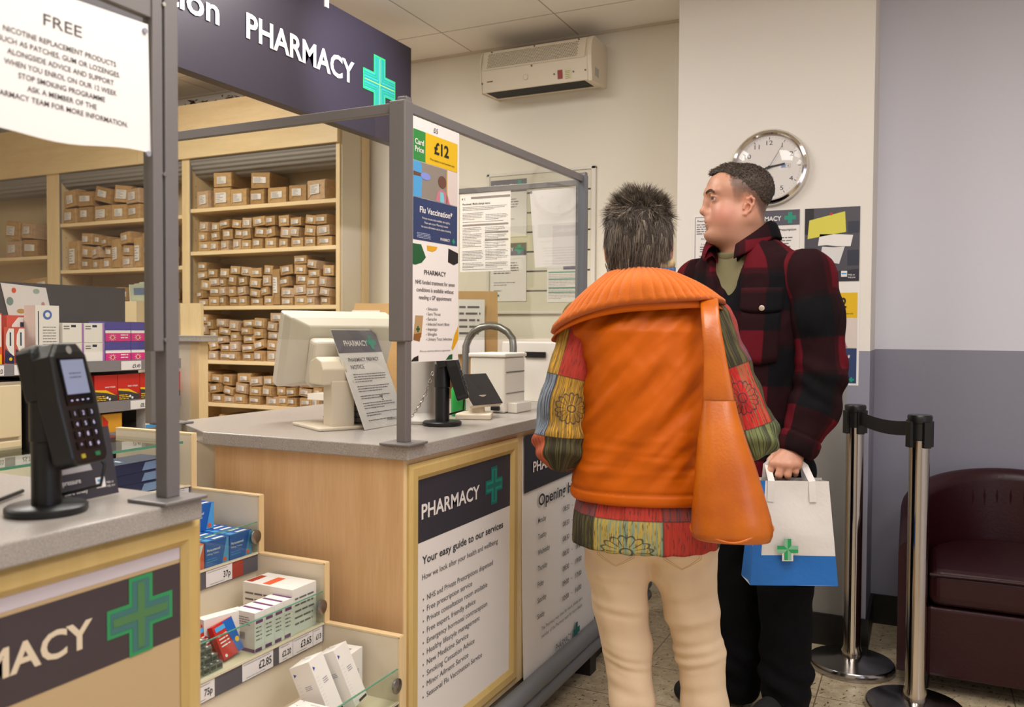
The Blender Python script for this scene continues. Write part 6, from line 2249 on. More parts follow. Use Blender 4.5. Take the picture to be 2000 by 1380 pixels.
def solid_object(name, V, Q, mats, parent=None, loc=None, rz=None, midx=None, attrs=None, cols=None):
    me = bpy.data.meshes.new(name)
    me.from_pydata(V.tolist(), [], Q.tolist())
    for m in (mats if isinstance(mats, (list, tuple)) else [mats]):
        me.materials.append(m)
    me.polygons.foreach_set('use_smooth', [True] * len(me.polygons))
    if midx is not None:
        me.polygons.foreach_set('material_index', list(map(int, midx)))
    for k, a in (attrs or {}).items():
        at = me.attributes.new(k, 'FLOAT', 'POINT')
        at.data.foreach_set('value', np.asarray(a, np.float32))
    for k, a in (cols or {}).items():
        at = me.attributes.new(k, 'FLOAT_COLOR', 'POINT')
        at.data.foreach_set('color', np.asarray(a, np.float32).ravel())
    me.update()
    ob = bpy.data.objects.new(name, me)
    COL.objects.link(ob)
    if parent is not None:
        ob.parent = parent
    if loc is not None:
        ob.location = loc
        ob.rotation_euler = (0, 0, rz or 0)
    return ob


def strands(specs, mats, name, parent):
    """hair as one mesh of thin tapering locks; specs = (points, radius, material index)"""
    V, F, MI = [], [], []
    for pts, r, mi in specs:
        n = len(pts)
        b = len(V)
        for i, p in enumerate(pts):
            t = (pts[min(i + 1, n - 1)] - pts[max(i - 1, 0)]).normalized()
            u = t.orthogonal().normalized()
            w = t.cross(u)
            rr = r * (1 - 0.85 * i / (n - 1))
            for k in range(3):
                a = 2 * PI * k / 3
                V.append(p + u * (rr * math.cos(a)) + w * (rr * math.sin(a)))
        for i in range(n - 1):
            for k in range(3):
                q = (k + 1) % 3
                F.append((b + i * 3 + k, b + i * 3 + q, b + i * 3 + 3 + q, b + i * 3 + 3 + k))
                MI.append(mi)
    me = bpy.data.meshes.new(name)
    me.from_pydata([tuple(v) for v in V], [], F)
    for m in mats:
        me.materials.append(m)
    me.polygons.foreach_set('use_smooth', [True] * len(F))
    me.polygons.foreach_set('material_index', MI)
    ob = bpy.data.objects.new(name, me)
    COL.objects.link(ob)
    ob.parent = parent
    return ob


# skin with colour painted per vertex (lips, cheeks, stubble are the skin's own colours)
def skin_mat(name):
    m = mat(name, '#d8a384', 0.45, sss=0.12)
    t = NT(m)
    at = t.node('ShaderNodeAttribute', attribute_name='skin')
    nz = t.node('ShaderNodeTexNoise', inp={'Vector': t.coords(), 'Scale': 90.0, 'Detail': 4.0})
    t.link(t.mix(t.math('MULTIPLY', nz.outputs[0], 0.22), at.outputs[0], lin('#b9745c')), t.b.inputs['Base Color'])
    nz2 = t.node('ShaderNodeTexNoise', inp={'Vector': t.coords(), 'Scale': 420.0, 'Detail': 2.0})
    t.bump(nz2.outputs[0], 0.08, 0.004)
    return m


SKIN = skin_mat('skin')


def dist_seg(P, a, b):
    a, b = np.array(a), np.array(b)
    ab = b - a
    t = np.clip(((P - a) @ ab) / (ab @ ab), 0, 1)
    return np.linalg.norm(P - (a + t[:, None] * ab), axis=1), t
# ---------------------------------------------------------------- man in a plaid overshirt
MAN = (-0.455, 2.80, 0.0)
MRZ = math.atan2(0.455, 2.80)
HD = np.array([-0.090, 0.0, 1.650])                 # middle of the head, between the ears
ha = math.radians(20)
hf, hs, hz_ = np.array([-math.cos(ha), -math.sin(ha), 0.0]), np.array([math.sin(ha), -math.cos(ha), 0.0]), np.array([0, 0, 1.0])
HR = np.stack([hf, hs, hz_])                        # rows: forward, left, up
hp = lambda f, s_, z: HD + hf * f + hs * s_ + hz_ * z
RW = HR                                             # for ellipsoids aligned with the head

xs = axis_grid(-0.42, 0.36, 0.012, [(-0.25, 0.06, 0.0024), (0.06, 0.13, 0.0028)])
ys = axis_grid(-0.32, 0.34, 0.012, [(-0.22, 0.12, 0.0026)])
zs = axis_grid(0.02, 1.82, 0.013, [(1.50, 1.81, 0.0024), (0.775, 0.90, 0.0024)])
S = Solid(xs, ys, zs)


def E_(c, r, k=0.02, op='add', R=None):
    S.ell(hp(*c), r, k, op, HR if R is None else R)


E_((-0.014, 0, 0.052), (0.099, 0.077, 0.083))
E_((0.034, 0, 0.054), (0.064, 0.066, 0.066), 0.03)
E_((0.036, 0, -0.032), (0.060, 0.060, 0.080), 0.03)
for sd_ in (-1, 1):
    S.cone(hp(-0.012, sd_ * 0.058, -0.04), hp(0.062, sd_ * 0.026, -0.088), 0.024, 0.022, 0.035)
    E_((0.055, sd_ * 0.042, -0.032), (0.030, 0.024, 0.034), 0.03)
    S.cone(hp(0.092, 0, 0.046), hp(0.083, sd_ * 0.042, 0.046), 0.010, 0.009, 0.018)
E_((0.030, 0, -0.094), (0.055, 0.048, 0.028), 0.03)
E_((0.084, 0, -0.088), (0.020, 0.025, 0.019), 0.022)
# neck
S.cone(hp(-0.022, 0, -0.03), hp(-0.030, 0, -0.22), 0.064, 0.070, 0.035)
# eye sockets, lids, nose, mouth
for sd_ in (-1, 1):
    E_((0.106, sd_ * 0.033, 0.0225), (0.017, 0.021, 0.012), 0.014, 'sub')
    E_((0.0785, sd_ * 0.032, 0.0235), (0.0145, 0.0150, 0.0135), 0.008)
    S.chain([hp(0.085, sd_ * 0.019, 0.0285), hp(0.0925, sd_ * 0.031, 0.0315), hp(0.083, sd_ * 0.046, 0.027)], [0.001, 0.0026, 0.0018], 0.005)
    E_((0.0925, sd_ * 0.0335, 0.0225), (0.013, 0.0150, 0.0052), 0.002, 'sub')
S.chain([hp(0.094, 0, 0.036), hp(0.098, 0, 0.018), hp(0.1075, 0, -0.010)], [0.009, 0.0085, 0.0105], 0.014)
E_((0.1085, 0, -0.0145), (0.0125, 0.0125, 0.0115), 0.008)
for sd_ in (-1, 1):
    E_((0.096, sd_ * 0.0135, -0.0195), (0.0125, 0.0085, 0.0095), 0.008)
    E_((0.101, sd_ * 0.0075, -0.0285), (0.0055, 0.0035, 0.004), 0.003, 'sub')
E_((0.085, 0, -0.046), (0.016, 0.028, 0.022), 0.02)
S.chain([hp(0.080, -0.025, -0.0525), hp(0.0955, -0.008, -0.0485), hp(0.0965, 0, -0.049), hp(0.0955, 0.008, -0.0485), hp(0.080, 0.025, -0.0525)], [0.002, 0.0034, 0.0034, 0.0034, 0.002], 0.006)
S.chain([hp(0.080, -0.023, -0.054), hp(0.0925, 0, -0.058), hp(0.080, 0.023, -0.054)], [0.002, 0.0042, 0.002], 0.007)
E_((0.100, 0, -0.0535), (0.013, 0.030, 0.0015), 0.003, 'sub')
E_((0.105, 0, -0.0725), (0.012, 0.022, 0.007), 0.012, 'sub')
# ears
for sd_ in (-1, 1):
    th = math.radians(14)
    R3 = np.stack([hf * math.cos(th) + hz_ * math.sin(th), hs, hz_ * math.cos(th) - hf * math.sin(th)])
    e = lambda f, s_, z: hp(-0.008 + 0.82 * f * math.cos(th) - z * math.sin(th) * 0.75, sd_ * (0.079 + s_ - 0.25 * f), -0.008 + z * 0.86)
    S.ell(e(0, 0, 0), (0.0135, 0.006, 0.026), 0.006, 'add', R3)
    S.chain([e(0.012, 0.001, 0.012), e(0.008, 0.004, 0.028), e(-0.004, 0.006, 0.034), e(-0.015, 0.006, 0.026), e(-0.018, 0.005, 0.006), e(-0.010, 0.004, -0.014), e(0.002, 0.002, -0.028), e(0.010, 0.000, -0.028)], [0.003, 0.0036, 0.004, 0.004, 0.0038, 0.004, 0.0055, 0.004], 0.004)
    S.chain([e(0.013, 0.003, 0.006), e(0.013, 0.004, -0.008)], [0.0035, 0.0035], 0.004)
    S.ell(e(0.003, 0.009, -0.002), (0.0075, 0.0115, 0.0125), 0.002, 'sub', R3)
    S.ell(e(-0.004, 0.009, 0.018), (0.0065, 0.0075, 0.0075), 0.003, 'sub', R3)

# body under the clothes
bf, bl = np.array([-0.57, -0.82]), np.array([0.82, -0.57])
bc = np.array([-0.046, 0.03])
S.stack([(0.78, -0.02, 0.0, 0.135, 0.10), (1.0, -0.03, 0.01, 0.14, 0.11), (1.25, -0.04, 0.02, 0.165, 0.115), (1.42, bc[0], bc[1], 0.14, 0.085), (1.5, bc[0] - 0.02, bc[1], 0.08, 0.06)], 0.04, ax=(bl, bf))
SHL = np.array([0.108, -0.078, 1.40])
ELB = np.array([0.148, -0.105, 1.115])
WRI = np.array([0.100, -0.150, 0.915])
S.chain([SHL, ELB, WRI], [0.045, 0.043, 0.029], 0.03)
SHR = np.array([-0.195, 0.138, 1.40])
ELR, WRR = np.array([-0.25, 0.15, 1.12]), np.array([-0.22, 0.05, 0.90])
S.chain([SHR, ELR, WRR], [0.045, 0.043, 0.029], 0.03)
S.chain([WRR, np.array([-0.205, 0.02, 0.82])], [0.028, 0.034], 0.02)
for a, b in ((-0.075, 0.07), (0.075, -0.035)):
    S.chain([(a * 0.9, b * 0.8, 0.82), (a, b, 0.45), (a, b + 0.01, 0.06)], [0.075, 0.055, 0.04], 0.03)
    S.chain([(a, b + 0.01, 0.06), (a - 0.02, b, 0.045)], [0.03, 0.025], 0.02)
# left hand closed round the bag handle: back of the hand to the viewer, four fingers curled under, thumb across
K = [np.array([0.0380, -0.183, 0.8790]), np.array([0.0560, -0.190, 0.8790]), np.array([0.0760, -0.189, 0.8780]), np.array([0.0940, -0.182, 0.8800])]
PIP = [np.array([0.0300, -0.190, 0.8410]), np.array([0.0500, -0.200, 0.8330]), np.array([0.0710, -0.199, 0.8340]), np.array([0.0900, -0.190, 0.8420])]
DIP = [np.array([0.0340, -0.166, 0.8300]), np.array([0.0520, -0.174, 0.8210]), np.array([0.0720, -0.173, 0.8230]), np.array([0.0900, -0.166, 0.8320])]
TIP = [np.array([0.0380, -0.152, 0.8460]), np.array([0.0560, -0.157, 0.8390]), np.array([0.0740, -0.156, 0.8400]), np.array([0.0900, -0.152, 0.8470])]
HC = np.array([0.064, -0.170, 0.872])
K = [p + np.array([0.0, -0.005, -0.020]) for p in K]
K, PIP, DIP, TIP = [[HC + (p - HC) * 1.2 for p in L_] for L_ in (K, PIP, DIP, TIP)]
for i in range(4):
    S.chain([WRI + (K[i] - WRI) * 0.15 + np.array([0, 0, -0.004]), K[i]], [0.023, 0.0145], 0.014)
    S.chain([K[i], PIP[i], DIP[i], TIP[i]], [(0.0118, 0.0122, 0.0118, 0.0104)[i], (0.0106, 0.011, 0.0106, 0.0094)[i], (0.0095, 0.0098, 0.0095, 0.0084)[i], (0.0078, 0.0082, 0.0078, 0.007)[i]], 0.0035)
    S.ell(K[i] + np.array([0, -0.004, 0.001]), (0.0095, 0.008, 0.0095), 0.008)
S.chain([WRI + np.array([-0.012, 0.01, -0.012]), np.array([0.046, -0.148, 0.888]), np.array([0.024, -0.158, 0.860]), np.array([0.022, -0.168, 0.837])], [0.017, 0.0135, 0.0105, 0.008], 0.008)

V, Q = S.mesh()
V = relax(V, Q, 1, 0.4)
# skin colour
PH = (V - HD) @ HR.T
base = np.array(lin('#bd8c73')[:3])
col = np.tile(base, (len(V), 1))


def tint(mask, c):
    global col
    col = col * (1 - mask[:, None]) + np.array(lin(c)[:3]) * mask[:, None]


g = lambda c, r: np.exp(-(((PH - np.array(c)) / np.array(r)) ** 2).sum(1))
tint(0.55 * np.maximum(g((0.06, 0.055, -0.03), (0.04, 0.04, 0.035)), g((0.06, -0.055, -0.03), (0.04, 0.04, 0.035))), '#c9786a')
tint(0.45 * g((0.115, 0, -0.014), (0.02, 0.02, 0.018)), '#c98468')
tint(0.85 * g((0.096, 0, -0.0535), (0.014, 0.019, 0.0065)), '#b8685c')
tint(0.5 * np.maximum(g((-0.012, 0.085, 0), (0.025, 0.02, 0.034)), g((-0.012, -0.085, 0), (0.025, 0.02, 0.034))), '#cf7f66')
tint(0.28 * np.clip(g((0.06, 0, -0.085), (0.06, 0.08, 0.035)), 0, 1), '#9c7a68')
tint(0.6 * ((PH[:, 2] < -0.6) & (V[:, 2] < 0.93)), '#cf957a')
# close-cropped hair on the sides fades into the skin
jit = fbm(PH, (140, 140, 140), 3.0, 2) * 0.006
HLF = ([-0.13, -0.09, -0.07, -0.03, 0.0, 0.03, 0.043, 0.052, 0.065, 0.085, 0.12], [-0.056, -0.048, -0.028, 0.022, 0.046, 0.062, 0.074, 0.098, 0.108, 0.103, 0.098])
line = np.interp(PH[:, 0], [-0.2, -0.1, -0.06, -0.035, -0.02, 0.0, 0.015, 0.03, 0.042, 0.05, 0.2], [-0.085, -0.080, -0.055, -0.005, 0.022, 0.026, 0.0, 0.004, 0.05, 0.095, 0.3])
top = np.interp(PH[:, 0], *HLF)
fade = np.clip((PH[:, 2] - line + jit) / np.maximum(top - line, 0.012), 0, 1) ** 0.9 * (PH[:, 2] > -0.09) * np.clip((np.interp(PH[:, 2], [0.0, 0.03, 0.05, 0.08, 0.11], [0.036, 0.044, 0.054, 0.050, 0.048]) + jit * 1.5 - PH[:, 0]) / 0.012, 0, 1) * (np.abs(PH[:, 1]) < 0.0860)
tint(0.92 * fade, '#4e4037')
man = solid_object('person', V, Q, SKIN, None, MAN, MRZ, cols={'skin': np.c_[col, np.ones(len(V))]})
tag(man, 'person in dark red and black plaid overshirt looking left, holding a paper bag', 'person')

# eyes, brows
meye, miris = mat('eye white', '#d9cfc8', 0.2), mat('grey blue iris', '#4a4a48', 0.2)
for sd_ in (-1, 1):
    c = Vector(hp(0.0795, sd_ * 0.032, 0.0232))
    ax = Matrix.Rotation(0, 3, 'Z')
    lookd = Vector(hf + hs * (0.12)).normalized()
    R = lookd.to_track_quat('Z', 'Y').to_matrix()
    ey = MB()
    ey.lathe([(0.0128 * math.sin(a), 0.0128 * math.cos(a)) for a in [PI * q / 14 for q in range(4, 15)]], c, meye, 20, R)
    ey.lathe([(0.0130 * math.sin(a), 0.0130 * math.cos(a)) for a in [0.0001, 0.1, 0.2, 0.3, 0.43]], c, miris, 20, R)
    ey.lathe([(0.0132 * math.sin(a), 0.0132 * math.cos(a)) for a in [0.0001, 0.1, 0.17]], c, BLACK, 14, R)
    ey.build('eye', man, local=True)
hr_d, hr_m = mat('dark brown hair', '#352a22', 0.6), mat('brown hair', '#4b3d32', 0.6)
r = random.Random(11)
sp = []
for sd_ in (-1, 1):
    for k in range(260):
        u = r.random()
        f = 0
        s_ = sd_ * (0.012 + 0.038 * u)
        z = 0.0425 + 0.007 * math.sin(PI * min(u * 1.1, 1)) + r.uniform(-0.0035, 0.0035)
        near = (np.abs(PH[:, 1] - s_) < 0.003) & (np.abs(PH[:, 2] - z) < 0.003)
        f = PH[near, 0].max() if near.any() else 0.09
        p = Vector(hp(f - 0.0008, s_, z))
        d = Vector(hs * sd_ * 0.8 + hz_ * (0.25 - 0.5 * u) + hf * -0.15)
        sp.append(([p, p + d * 0.004 + Vector(hf) * 0.001, p + d * 0.008], 0.0008, r.randrange(2)))
strands(sp, [mat('brow hair', '#4d3626', 0.6), mat('pale brow hair', '#6b4e3a', 0.6)], 'eyebrows', man)

# hair: short on top, brushed forwards
Hh = Solid.box(HD - 0.14, HD + np.array([0.14, 0.14, 0.16]), 0.003)
Hh.ell(hp(-0.0155, 0, 0.055), (0.1035, 0.0795, 0.0845), 0.01, 'add', HR)
Hh.ell(hp(0.040, 0, 0.055), (0.072, 0.064, 0.0655), 0.02, 'add', HR)
Hh.cone(hp(0.03, 0, 0.110), hp(0.078, 0, 0.107), 0.03, 0.0135, 0.02, 'add', (hs, 0.55))
gx, gy, gz = np.meshgrid(*Hh.ax, indexing='ij')
gf = (gx - HD[0]) * hf[0] + (gy - HD[1]) * hf[1]
gt = (gz - HD[2]) - np.interp(gf, *HLF)
Hh.v = np.maximum(Hh.v + 0.0055 * np.clip(1 - gt / 0.035, 0, 1.4) ** 1.5, -gt * 0.8).astype(np.float32)
V, Q = Hh.mesh()
V = relax(V, Q, 1)
N = normals(V, Q)
V = V + N * (fbm(V, (150, 150, 150), 1.0, 2)[:, None] * 0.002)
mh = mat('short dark hair', '#2c221c', 0.65)
t = NT(mh)
nz = t.node('ShaderNodeTexNoise', inp={'Vector': t.coords((1, 1, 0.4)), 'Scale': 420.0, 'Detail': 3.0})
t.link(t.ramp(nz.outputs[0], [(0.3, lin('#2a211b')), (0.7, lin('#54463a'))]), t.b.inputs['Base Color'])
t.bump(nz.outputs[0], 0.7, 0.004)
hair = solid_object('hair', V, Q, mh, man)
sp = []
PHh = (V - HD) @ HR.T
for k in range(8000):
    i = r.randrange(len(V))
    n = Vector(N[i])
    if n.z < -0.25 or Vector(N[i]).dot(Vector(V[i] - HD)) < 0:
        continue
    p = Vector(V[i])
    d = (n * 0.55 + Vector(hf) * 0.75 * max(0.0, n.z) + Vector((0, 0, -0.55)) * (1 - max(0.0, n.z)) + Vector((r.uniform(-.3, .3), r.uniform(-.3, .3), r.uniform(-.2, .2)))).normalized()
    L = 0.007 if PHh[i, 2] > 0.085 else 0.0045
    L *= r.uniform(0.6, 1.2)
    sp.append(([p - n * 0.002, p + d * L * 0.55, p + d * L + Vector(hf) * L * 0.2], 0.0008, r.randrange(2)))
strands(sp, [hr_d, hr_m], 'hair_strands', man)

# T-shirt
olive = mat('olive cotton', '#77704f', 0.8, bump=(500, 0.1))
T = Solid.box((-0.32, -0.22, 1.1), (0.2, 0.24, 1.56), 0.006)
T.stack([(1.22, -0.046, 0.02, 0.15, 0.118), (1.29, -0.045, 0.022, 0.175, 0.130), (1.40, bc[0], bc[1], 0.175, 0.112), (1.47, bc[0] - 0.012, bc[1] - 0.003, 0.118, 0.092), (1.512, bc[0] - 0.022, bc[1] - 0.006, 0.082, 0.078)], 0.02, ax=(bl, bf))
V, Q = T.mesh()
V = relax(V, Q, 3)
solid_object('t_shirt', V, Q, olive, man)
nk = MB()
ring = [Vector((bc[0] - 0.024 + bl[0] * 0.079 * math.cos(a) + bf[0] * 0.077 * math.sin(a), bc[1] - 0.008 + bl[1] * 0.079 * math.cos(a) + bf[1] * 0.077 * math.sin(a), 1.513 - 0.022 * max(0, math.sin(a)))) for a in [2 * PI * q / 40 for q in range(40)]]
nk.tube(ring, 0.0075, olive, 8, closed=True, flat=1.6)
nk.build('shirt_neckband', man, local=True)

# plaid cloth driven by two measured lengths on the garment
mpl = mat('dark red and black plaid', '#4a1119', 0.9, spec=0.15)
t = NT(mpl)
au = t.node('ShaderNodeAttribute', attribute_name='pu').outputs['Fac']
av = t.node('ShaderNodeAttribute', attribute_name='pv').outputs['Fac']


def band(x, period, duty, off):
    fr_ = t.math('FRACT', t.math('ADD', t.math('DIVIDE', x, period), off))
    n = t.node('ShaderNodeMapRange', interpolation_type='SMOOTHSTEP', inp={0: fr_, 1: duty - 0.015, 2: duty + 0.015, 3: 1.0, 4: 0.0})
    m2 = t.node('ShaderNodeMapRange', interpolation_type='SMOOTHSTEP', inp={0: fr_, 1: 0.0, 2: 0.03, 3: 0.0, 4: 1.0})
    return t.math('MULTIPLY', n.outputs[0], m2.outputs[0])


bu = band(au, 0.21, 0.52, 0.12)
bv = band(av, 0.23, 0.52, 0.30)
lu = band(au, 0.21, 0.10, 0.62)
lv = band(av, 0.23, 0.09, 0.80)
dark = t.math('MULTIPLY', t.math('ADD', bu, bv), 0.5)
c1 = t.ramp(dark, [(0.0, lin('#60101c')), (0.5, lin('#230a0f')), (1.0, lin('#0a0b0f'))])
c2 = t.mix(t.math('MULTIPLY', t.math('MAXIMUM', lu, lv), 0.75), c1, lin('#14090c'))
wv = t.node('ShaderNodeTexNoise', inp={'Vector': t.coords(), 'Scale': 600.0, 'Detail': 2.0})
t.link(t.mix(t.math('MULTIPLY', wv.outputs[0], 0.2), c2, lin('#1a1013')), t.b.inputs['Base Color'])
t.bump(wv.outputs[0], 0.25, 0.003)

JS = [(0.80, -0.048, 0.005, 0.165, 0.138), (0.95, -0.048, 0.01, 0.175, 0.143), (1.12, -0.047, 0.018, 0.193, 0.150), (1.28, -0.046, 0.022, 0.208, 0.150), (1.42, bc[0], bc[1], 0.208, 0.134), (1.478, bc[0] - 0.004, bc[1], 0.190, 0.116), (1.522, bc[0] - 0.014, bc[1] - 0.002, 0.138, 0.102), (1.555, bc[0] - 0.022, bc[1] - 0.004, 0.090, 0.09)]
J = Solid.box((-0.42, -0.33, 0.74), (0.36, 0.36, 1.58), 0.005)
J.stack(JS, 0.03, ax=(bl, bf))
SLL = [np.array([0.118, -0.085, 1.422]), np.array([0.152, -0.10, 1.30]), np.array([0.166, -0.11, 1.115]), np.array([0.146, -0.128, 1.01]), np.array([0.104, -0.150, 0.912])]
SLR_ = [0.078, 0.077, 0.070, 0.065, 0.057]
# front opening from the neck down, and hollow hem
fr3 = lambda z, o: np.array([np.interp(z, [s_[0] for s_ in JS], [s_[1] for s_ in JS]) + bf[0] * (np.interp(z, [s_[0] for s_ in JS], [s_[4] for s_ in JS]) + o), np.interp(z, [s_[0] for s_ in JS], [s_[2] for s_ in JS]) + bf[1] * (np.interp(z, [s_[0] for s_ in JS], [s_[4] for s_ in JS]) + o), z])
J.chain([fr3(1.58, 0.02), fr3(1.49, 0.015), fr3(1.42, 0.015), fr3(1.30, 0.012)], [0.088, 0.072, 0.052, 0.020], 0.006, 'sub')
J.ell((bc[0] - 0.024, bc[1] - 0.004, 1.56), (0.074, 0.074, 0.09), 0.006, 'sub')
V, Q = J.mesh()
V = relax(V, Q, 2)
N = normals(V, Q)
tors = np.array([np.interp(V[:, 2], [s_[0] for s_ in JS], [s_[k] for s_ in JS]) for k in (1, 2, 3, 4)])
ul = ((V[:, 0] - tors[0]) * bl[0] + (V[:, 1] - tors[1]) * bl[1])
uf = ((V[:, 0] - tors[0]) * bf[0] + (V[:, 1] - tors[1]) * bf[1])
fold = fbm(V, (9, 9, 4.5), 2.0, 2) * 0.010 + fbm(V, (26, 26, 14), 7.0, 2) * 0.004
solid_object('overshirt', V + N * fold[:, None], Q, mpl, man, attrs={'pu': np.arctan2(ul, uf) * 0.20, 'pv': V[:, 2]})
SRR = [np.array([-0.205, 0.142, 1.418]), np.array([-0.255, 0.152, 1.12]), np.array([-0.235, 0.06, 0.93])]
for path, rad, left in ((SLL, SLR_, True), (SRR, [0.078, 0.071, 0.060], False)):
    P_ = np.array(path)
    A = Solid.box(P_.min(0) - 0.11, P_.max(0) + 0.11, 0.005)
    A.chain(path, rad, 0.035)
    sh0 = np.array([bc[0] - 0.01, bc[1], 1.44])
    A.cone(path[0], path[0] + (sh0 - path[0]) * 0.3, rad[0] * 0.97, 0.062, 0.04)      # runs into the shoulder
    # open flat end at the cuff
    cd_ = (path[-1] - path[-2]) / np.linalg.norm(path[-1] - path[-2])
    ce = path[-1] + cd_ * 0.030
    gx, gy, gz = A.ax[0][:, None, None], A.ax[1][None, :, None], A.ax[2][None, None, :]
    A.v = np.maximum(A.v, (gx - ce[0]) * cd_[0] + (gy - ce[1]) * cd_[1] + (gz - ce[2]) * cd_[2]).astype(np.float32)
    V, Q = A.mesh()
    V = relax(V, Q, 2)
    N = normals(V, Q)
    best, pv = np.full(len(V), 9.0), np.zeros(len(V))
    axx = np.zeros_like(V)
    acc = 0.0
    for a_, b_ in zip(path, path[1:]):
        d, tt = dist_seg(V, a_, b_)
        L_ = np.linalg.norm(b_ - a_)
        m = d < best
        axx = np.where(m[:, None], V - (a_ + tt[:, None] * (b_ - a_)), axx)
        pv = np.where(m, 1.42 - acc - tt * L_ + 0.09, pv)
        best = np.minimum(best, d)
        acc += L_
    anga = np.arctan2(axx[:, 0], -axx[:, 1])
    fold = fbm(V, (10, 10, 5), 2.5, 2) * 0.010 + fbm(V, (26, 26, 14), 7.0, 2) * 0.0035
    fold += np.exp(-((V[:, 2] - 1.09) / 0.09) ** 2) * 0.0035 * np.sin(V[:, 2] * 95 + anga * 2.5 + fbm(V, (12, 12, 6), 4.0, 1) * 3)
    endd = (V - ce) @ cd_
    fold += 0.004 * (endd > -0.055) - 0.003 * np.exp(-((endd + 0.057) / 0.004) ** 2)   # cuff band and its seam
    solid_object('sleeve', V + N * fold[:, None], Q, mpl, man, attrs={'pu': 0.035 + anga * 0.075, 'pv': pv})


def on_torso(ang, z, off):
    it = lambda k: float(np.interp(z, [s_[0] for s_ in JS], [s_[k] for s_ in JS]))
    rx, ry = it(3), it(4)
    q = (abs(math.sin(ang)) ** 2.3 + abs(math.cos(ang)) ** 2.3) ** (1 / 2.3)
    a, b = (rx + off) * math.sin(ang) / q, (ry + off) * math.cos(ang) / q
    return Vector((it(1) + bl[0] * a + bf[0] * b, it(2) + bl[1] * a + bf[1] * b, z))


def torso_patch(outline, th, off, m, name, nu=10):
    """thin cloth panel following the chest; outline(u) -> (angle, z_low, z_high)"""
    V_, F_, U_, W_ = [], [], [], []
    rows = 8
    for layer, o in ((0, off), (1, off + th)):
        for i in range(nu + 1):
            a, z0, z1 = outline(i / nu)
            for j in range(rows + 1):
                z = z0 + (z1 - z0) * j / rows
                edge = 0.6 if (i in (0, nu) or j in (0, rows)) and layer else 1
                V_.append(on_torso(a, z, off + (o - off) * edge))
                U_.append(a * 0.2 + 0.05)
                W_.append(z + 0.06)
    n1 = (nu + 1) * (rows + 1)
    for L_ in (0, 1):
        for i in range(nu):
            for j in range(rows):
                k = L_ * n1 + i * (rows + 1) + j
                f = (k, k + 1, k + rows + 2, k + rows + 1)
                F_.append(f if L_ == 0 else f[::-1])
    ring_ = [i * (rows + 1) for i in range(nu + 1)] + [nu * (rows + 1) + j for j in range(1, rows + 1)] + [i * (rows + 1) + rows for i in range(nu - 1, -1, -1)] + [j for j in range(rows - 1, 0, -1)]
    for a, b in zip(ring_, ring_[1:] + ring_[:1]):
        F_.append((a, b, b + n1, a + n1))
    return solid_object(name, np.array([tuple(v) for v in V_]), np.array([list(f) for f in F_]), m, man, attrs={'pu': U_, 'pv': W_})


torso_patch(lambda u: (0.33 + 0.62 * u, 1.308 + 0.010 * abs(2 * u - 1) ** 3, 1.385), 0.008, 0.010, mpl, 'pocket_flap')
torso_patch(lambda u: (0.35 + 0.58 * u, 1.15 + 0.02 * abs(u - 0.5), 1.315), 0.004, 0.008, mpl, 'chest_pocket')
c = on_torso(0.64, 1.322, 0.0195)
nrm_ = (on_torso(0.64, 1.322, 0.05) - on_torso(0.64, 1.322, 0.02)).normalized()
MB().lathe([(0.0, 0.004), (0.005, 0.0042), (0.0085, 0.003), (0.0085, 0.0), (0.0, 0.0)][::-1], c, mat('pearl button', '#b9aa9a', 0.25, 0.3), 18, nrm_.to_track_quat('Z', 'Y').to_matrix()).build('pocket_button', man, local=True)

# shirt collar: stands round the neck, falls outwards to two points
V_, F_, U_, W_ = [], [], [], []
NC = 44
ncx, ncy = bc[0] - 0.022, bc[1] - 0.004
for i in range(NC + 1):
    a = -PI + 2 * PI * i / NC                       # 0 = front
    a = math.copysign(max(abs(a), 0.42), a) if a else 0.42
    for (rr, z, th_) in ((0.080, 1.525, 0), (0.088, 1.575, 0), (0.096, 1.583, 0), (0.106, 1.575, 0), (0.122, 1.525, 0), (0.119, 1.520, 0), (0.100, 1.560, 0), (0.086, 1.52, 0)):
        fr_ = max(0.0, 1 - abs(a) / 1.5)
        zz = z + 0.022 - 0.105 * fr_ + (0.008 * fr_ if rr > 0.115 else 0)
        rr2 = rr + (0.03 * fr_ if rr > 0.1 else 0.012 * fr_)
        ca, sa = math.cos(a), math.sin(a)
        V_.append((ncx + bf[0] * rr2 * ca + bl[0] * rr2 * sa, ncy + bf[1] * rr2 * ca + bl[1] * rr2 * sa, zz))
        U_.append(a * 0.12 + 0.02)
        W_.append(zz * 1.3)
for i in range(NC):
    if i == NC // 2 or i == NC // 2 - 1:
        continue
    for j in range(8):
        k = i * 8 + j
        F_.append((k, i * 8 + (j + 1) % 8, (i + 1) * 8 + (j + 1) % 8, k + 8))
co = solid_object('shirt_collar', np.array(V_), np.array(F_), mpl, man, attrs={'pu': U_, 'pv': W_})
ss = co.modifiers.new('subd', 'SUBSURF')
ss.levels = ss.render_levels = 1

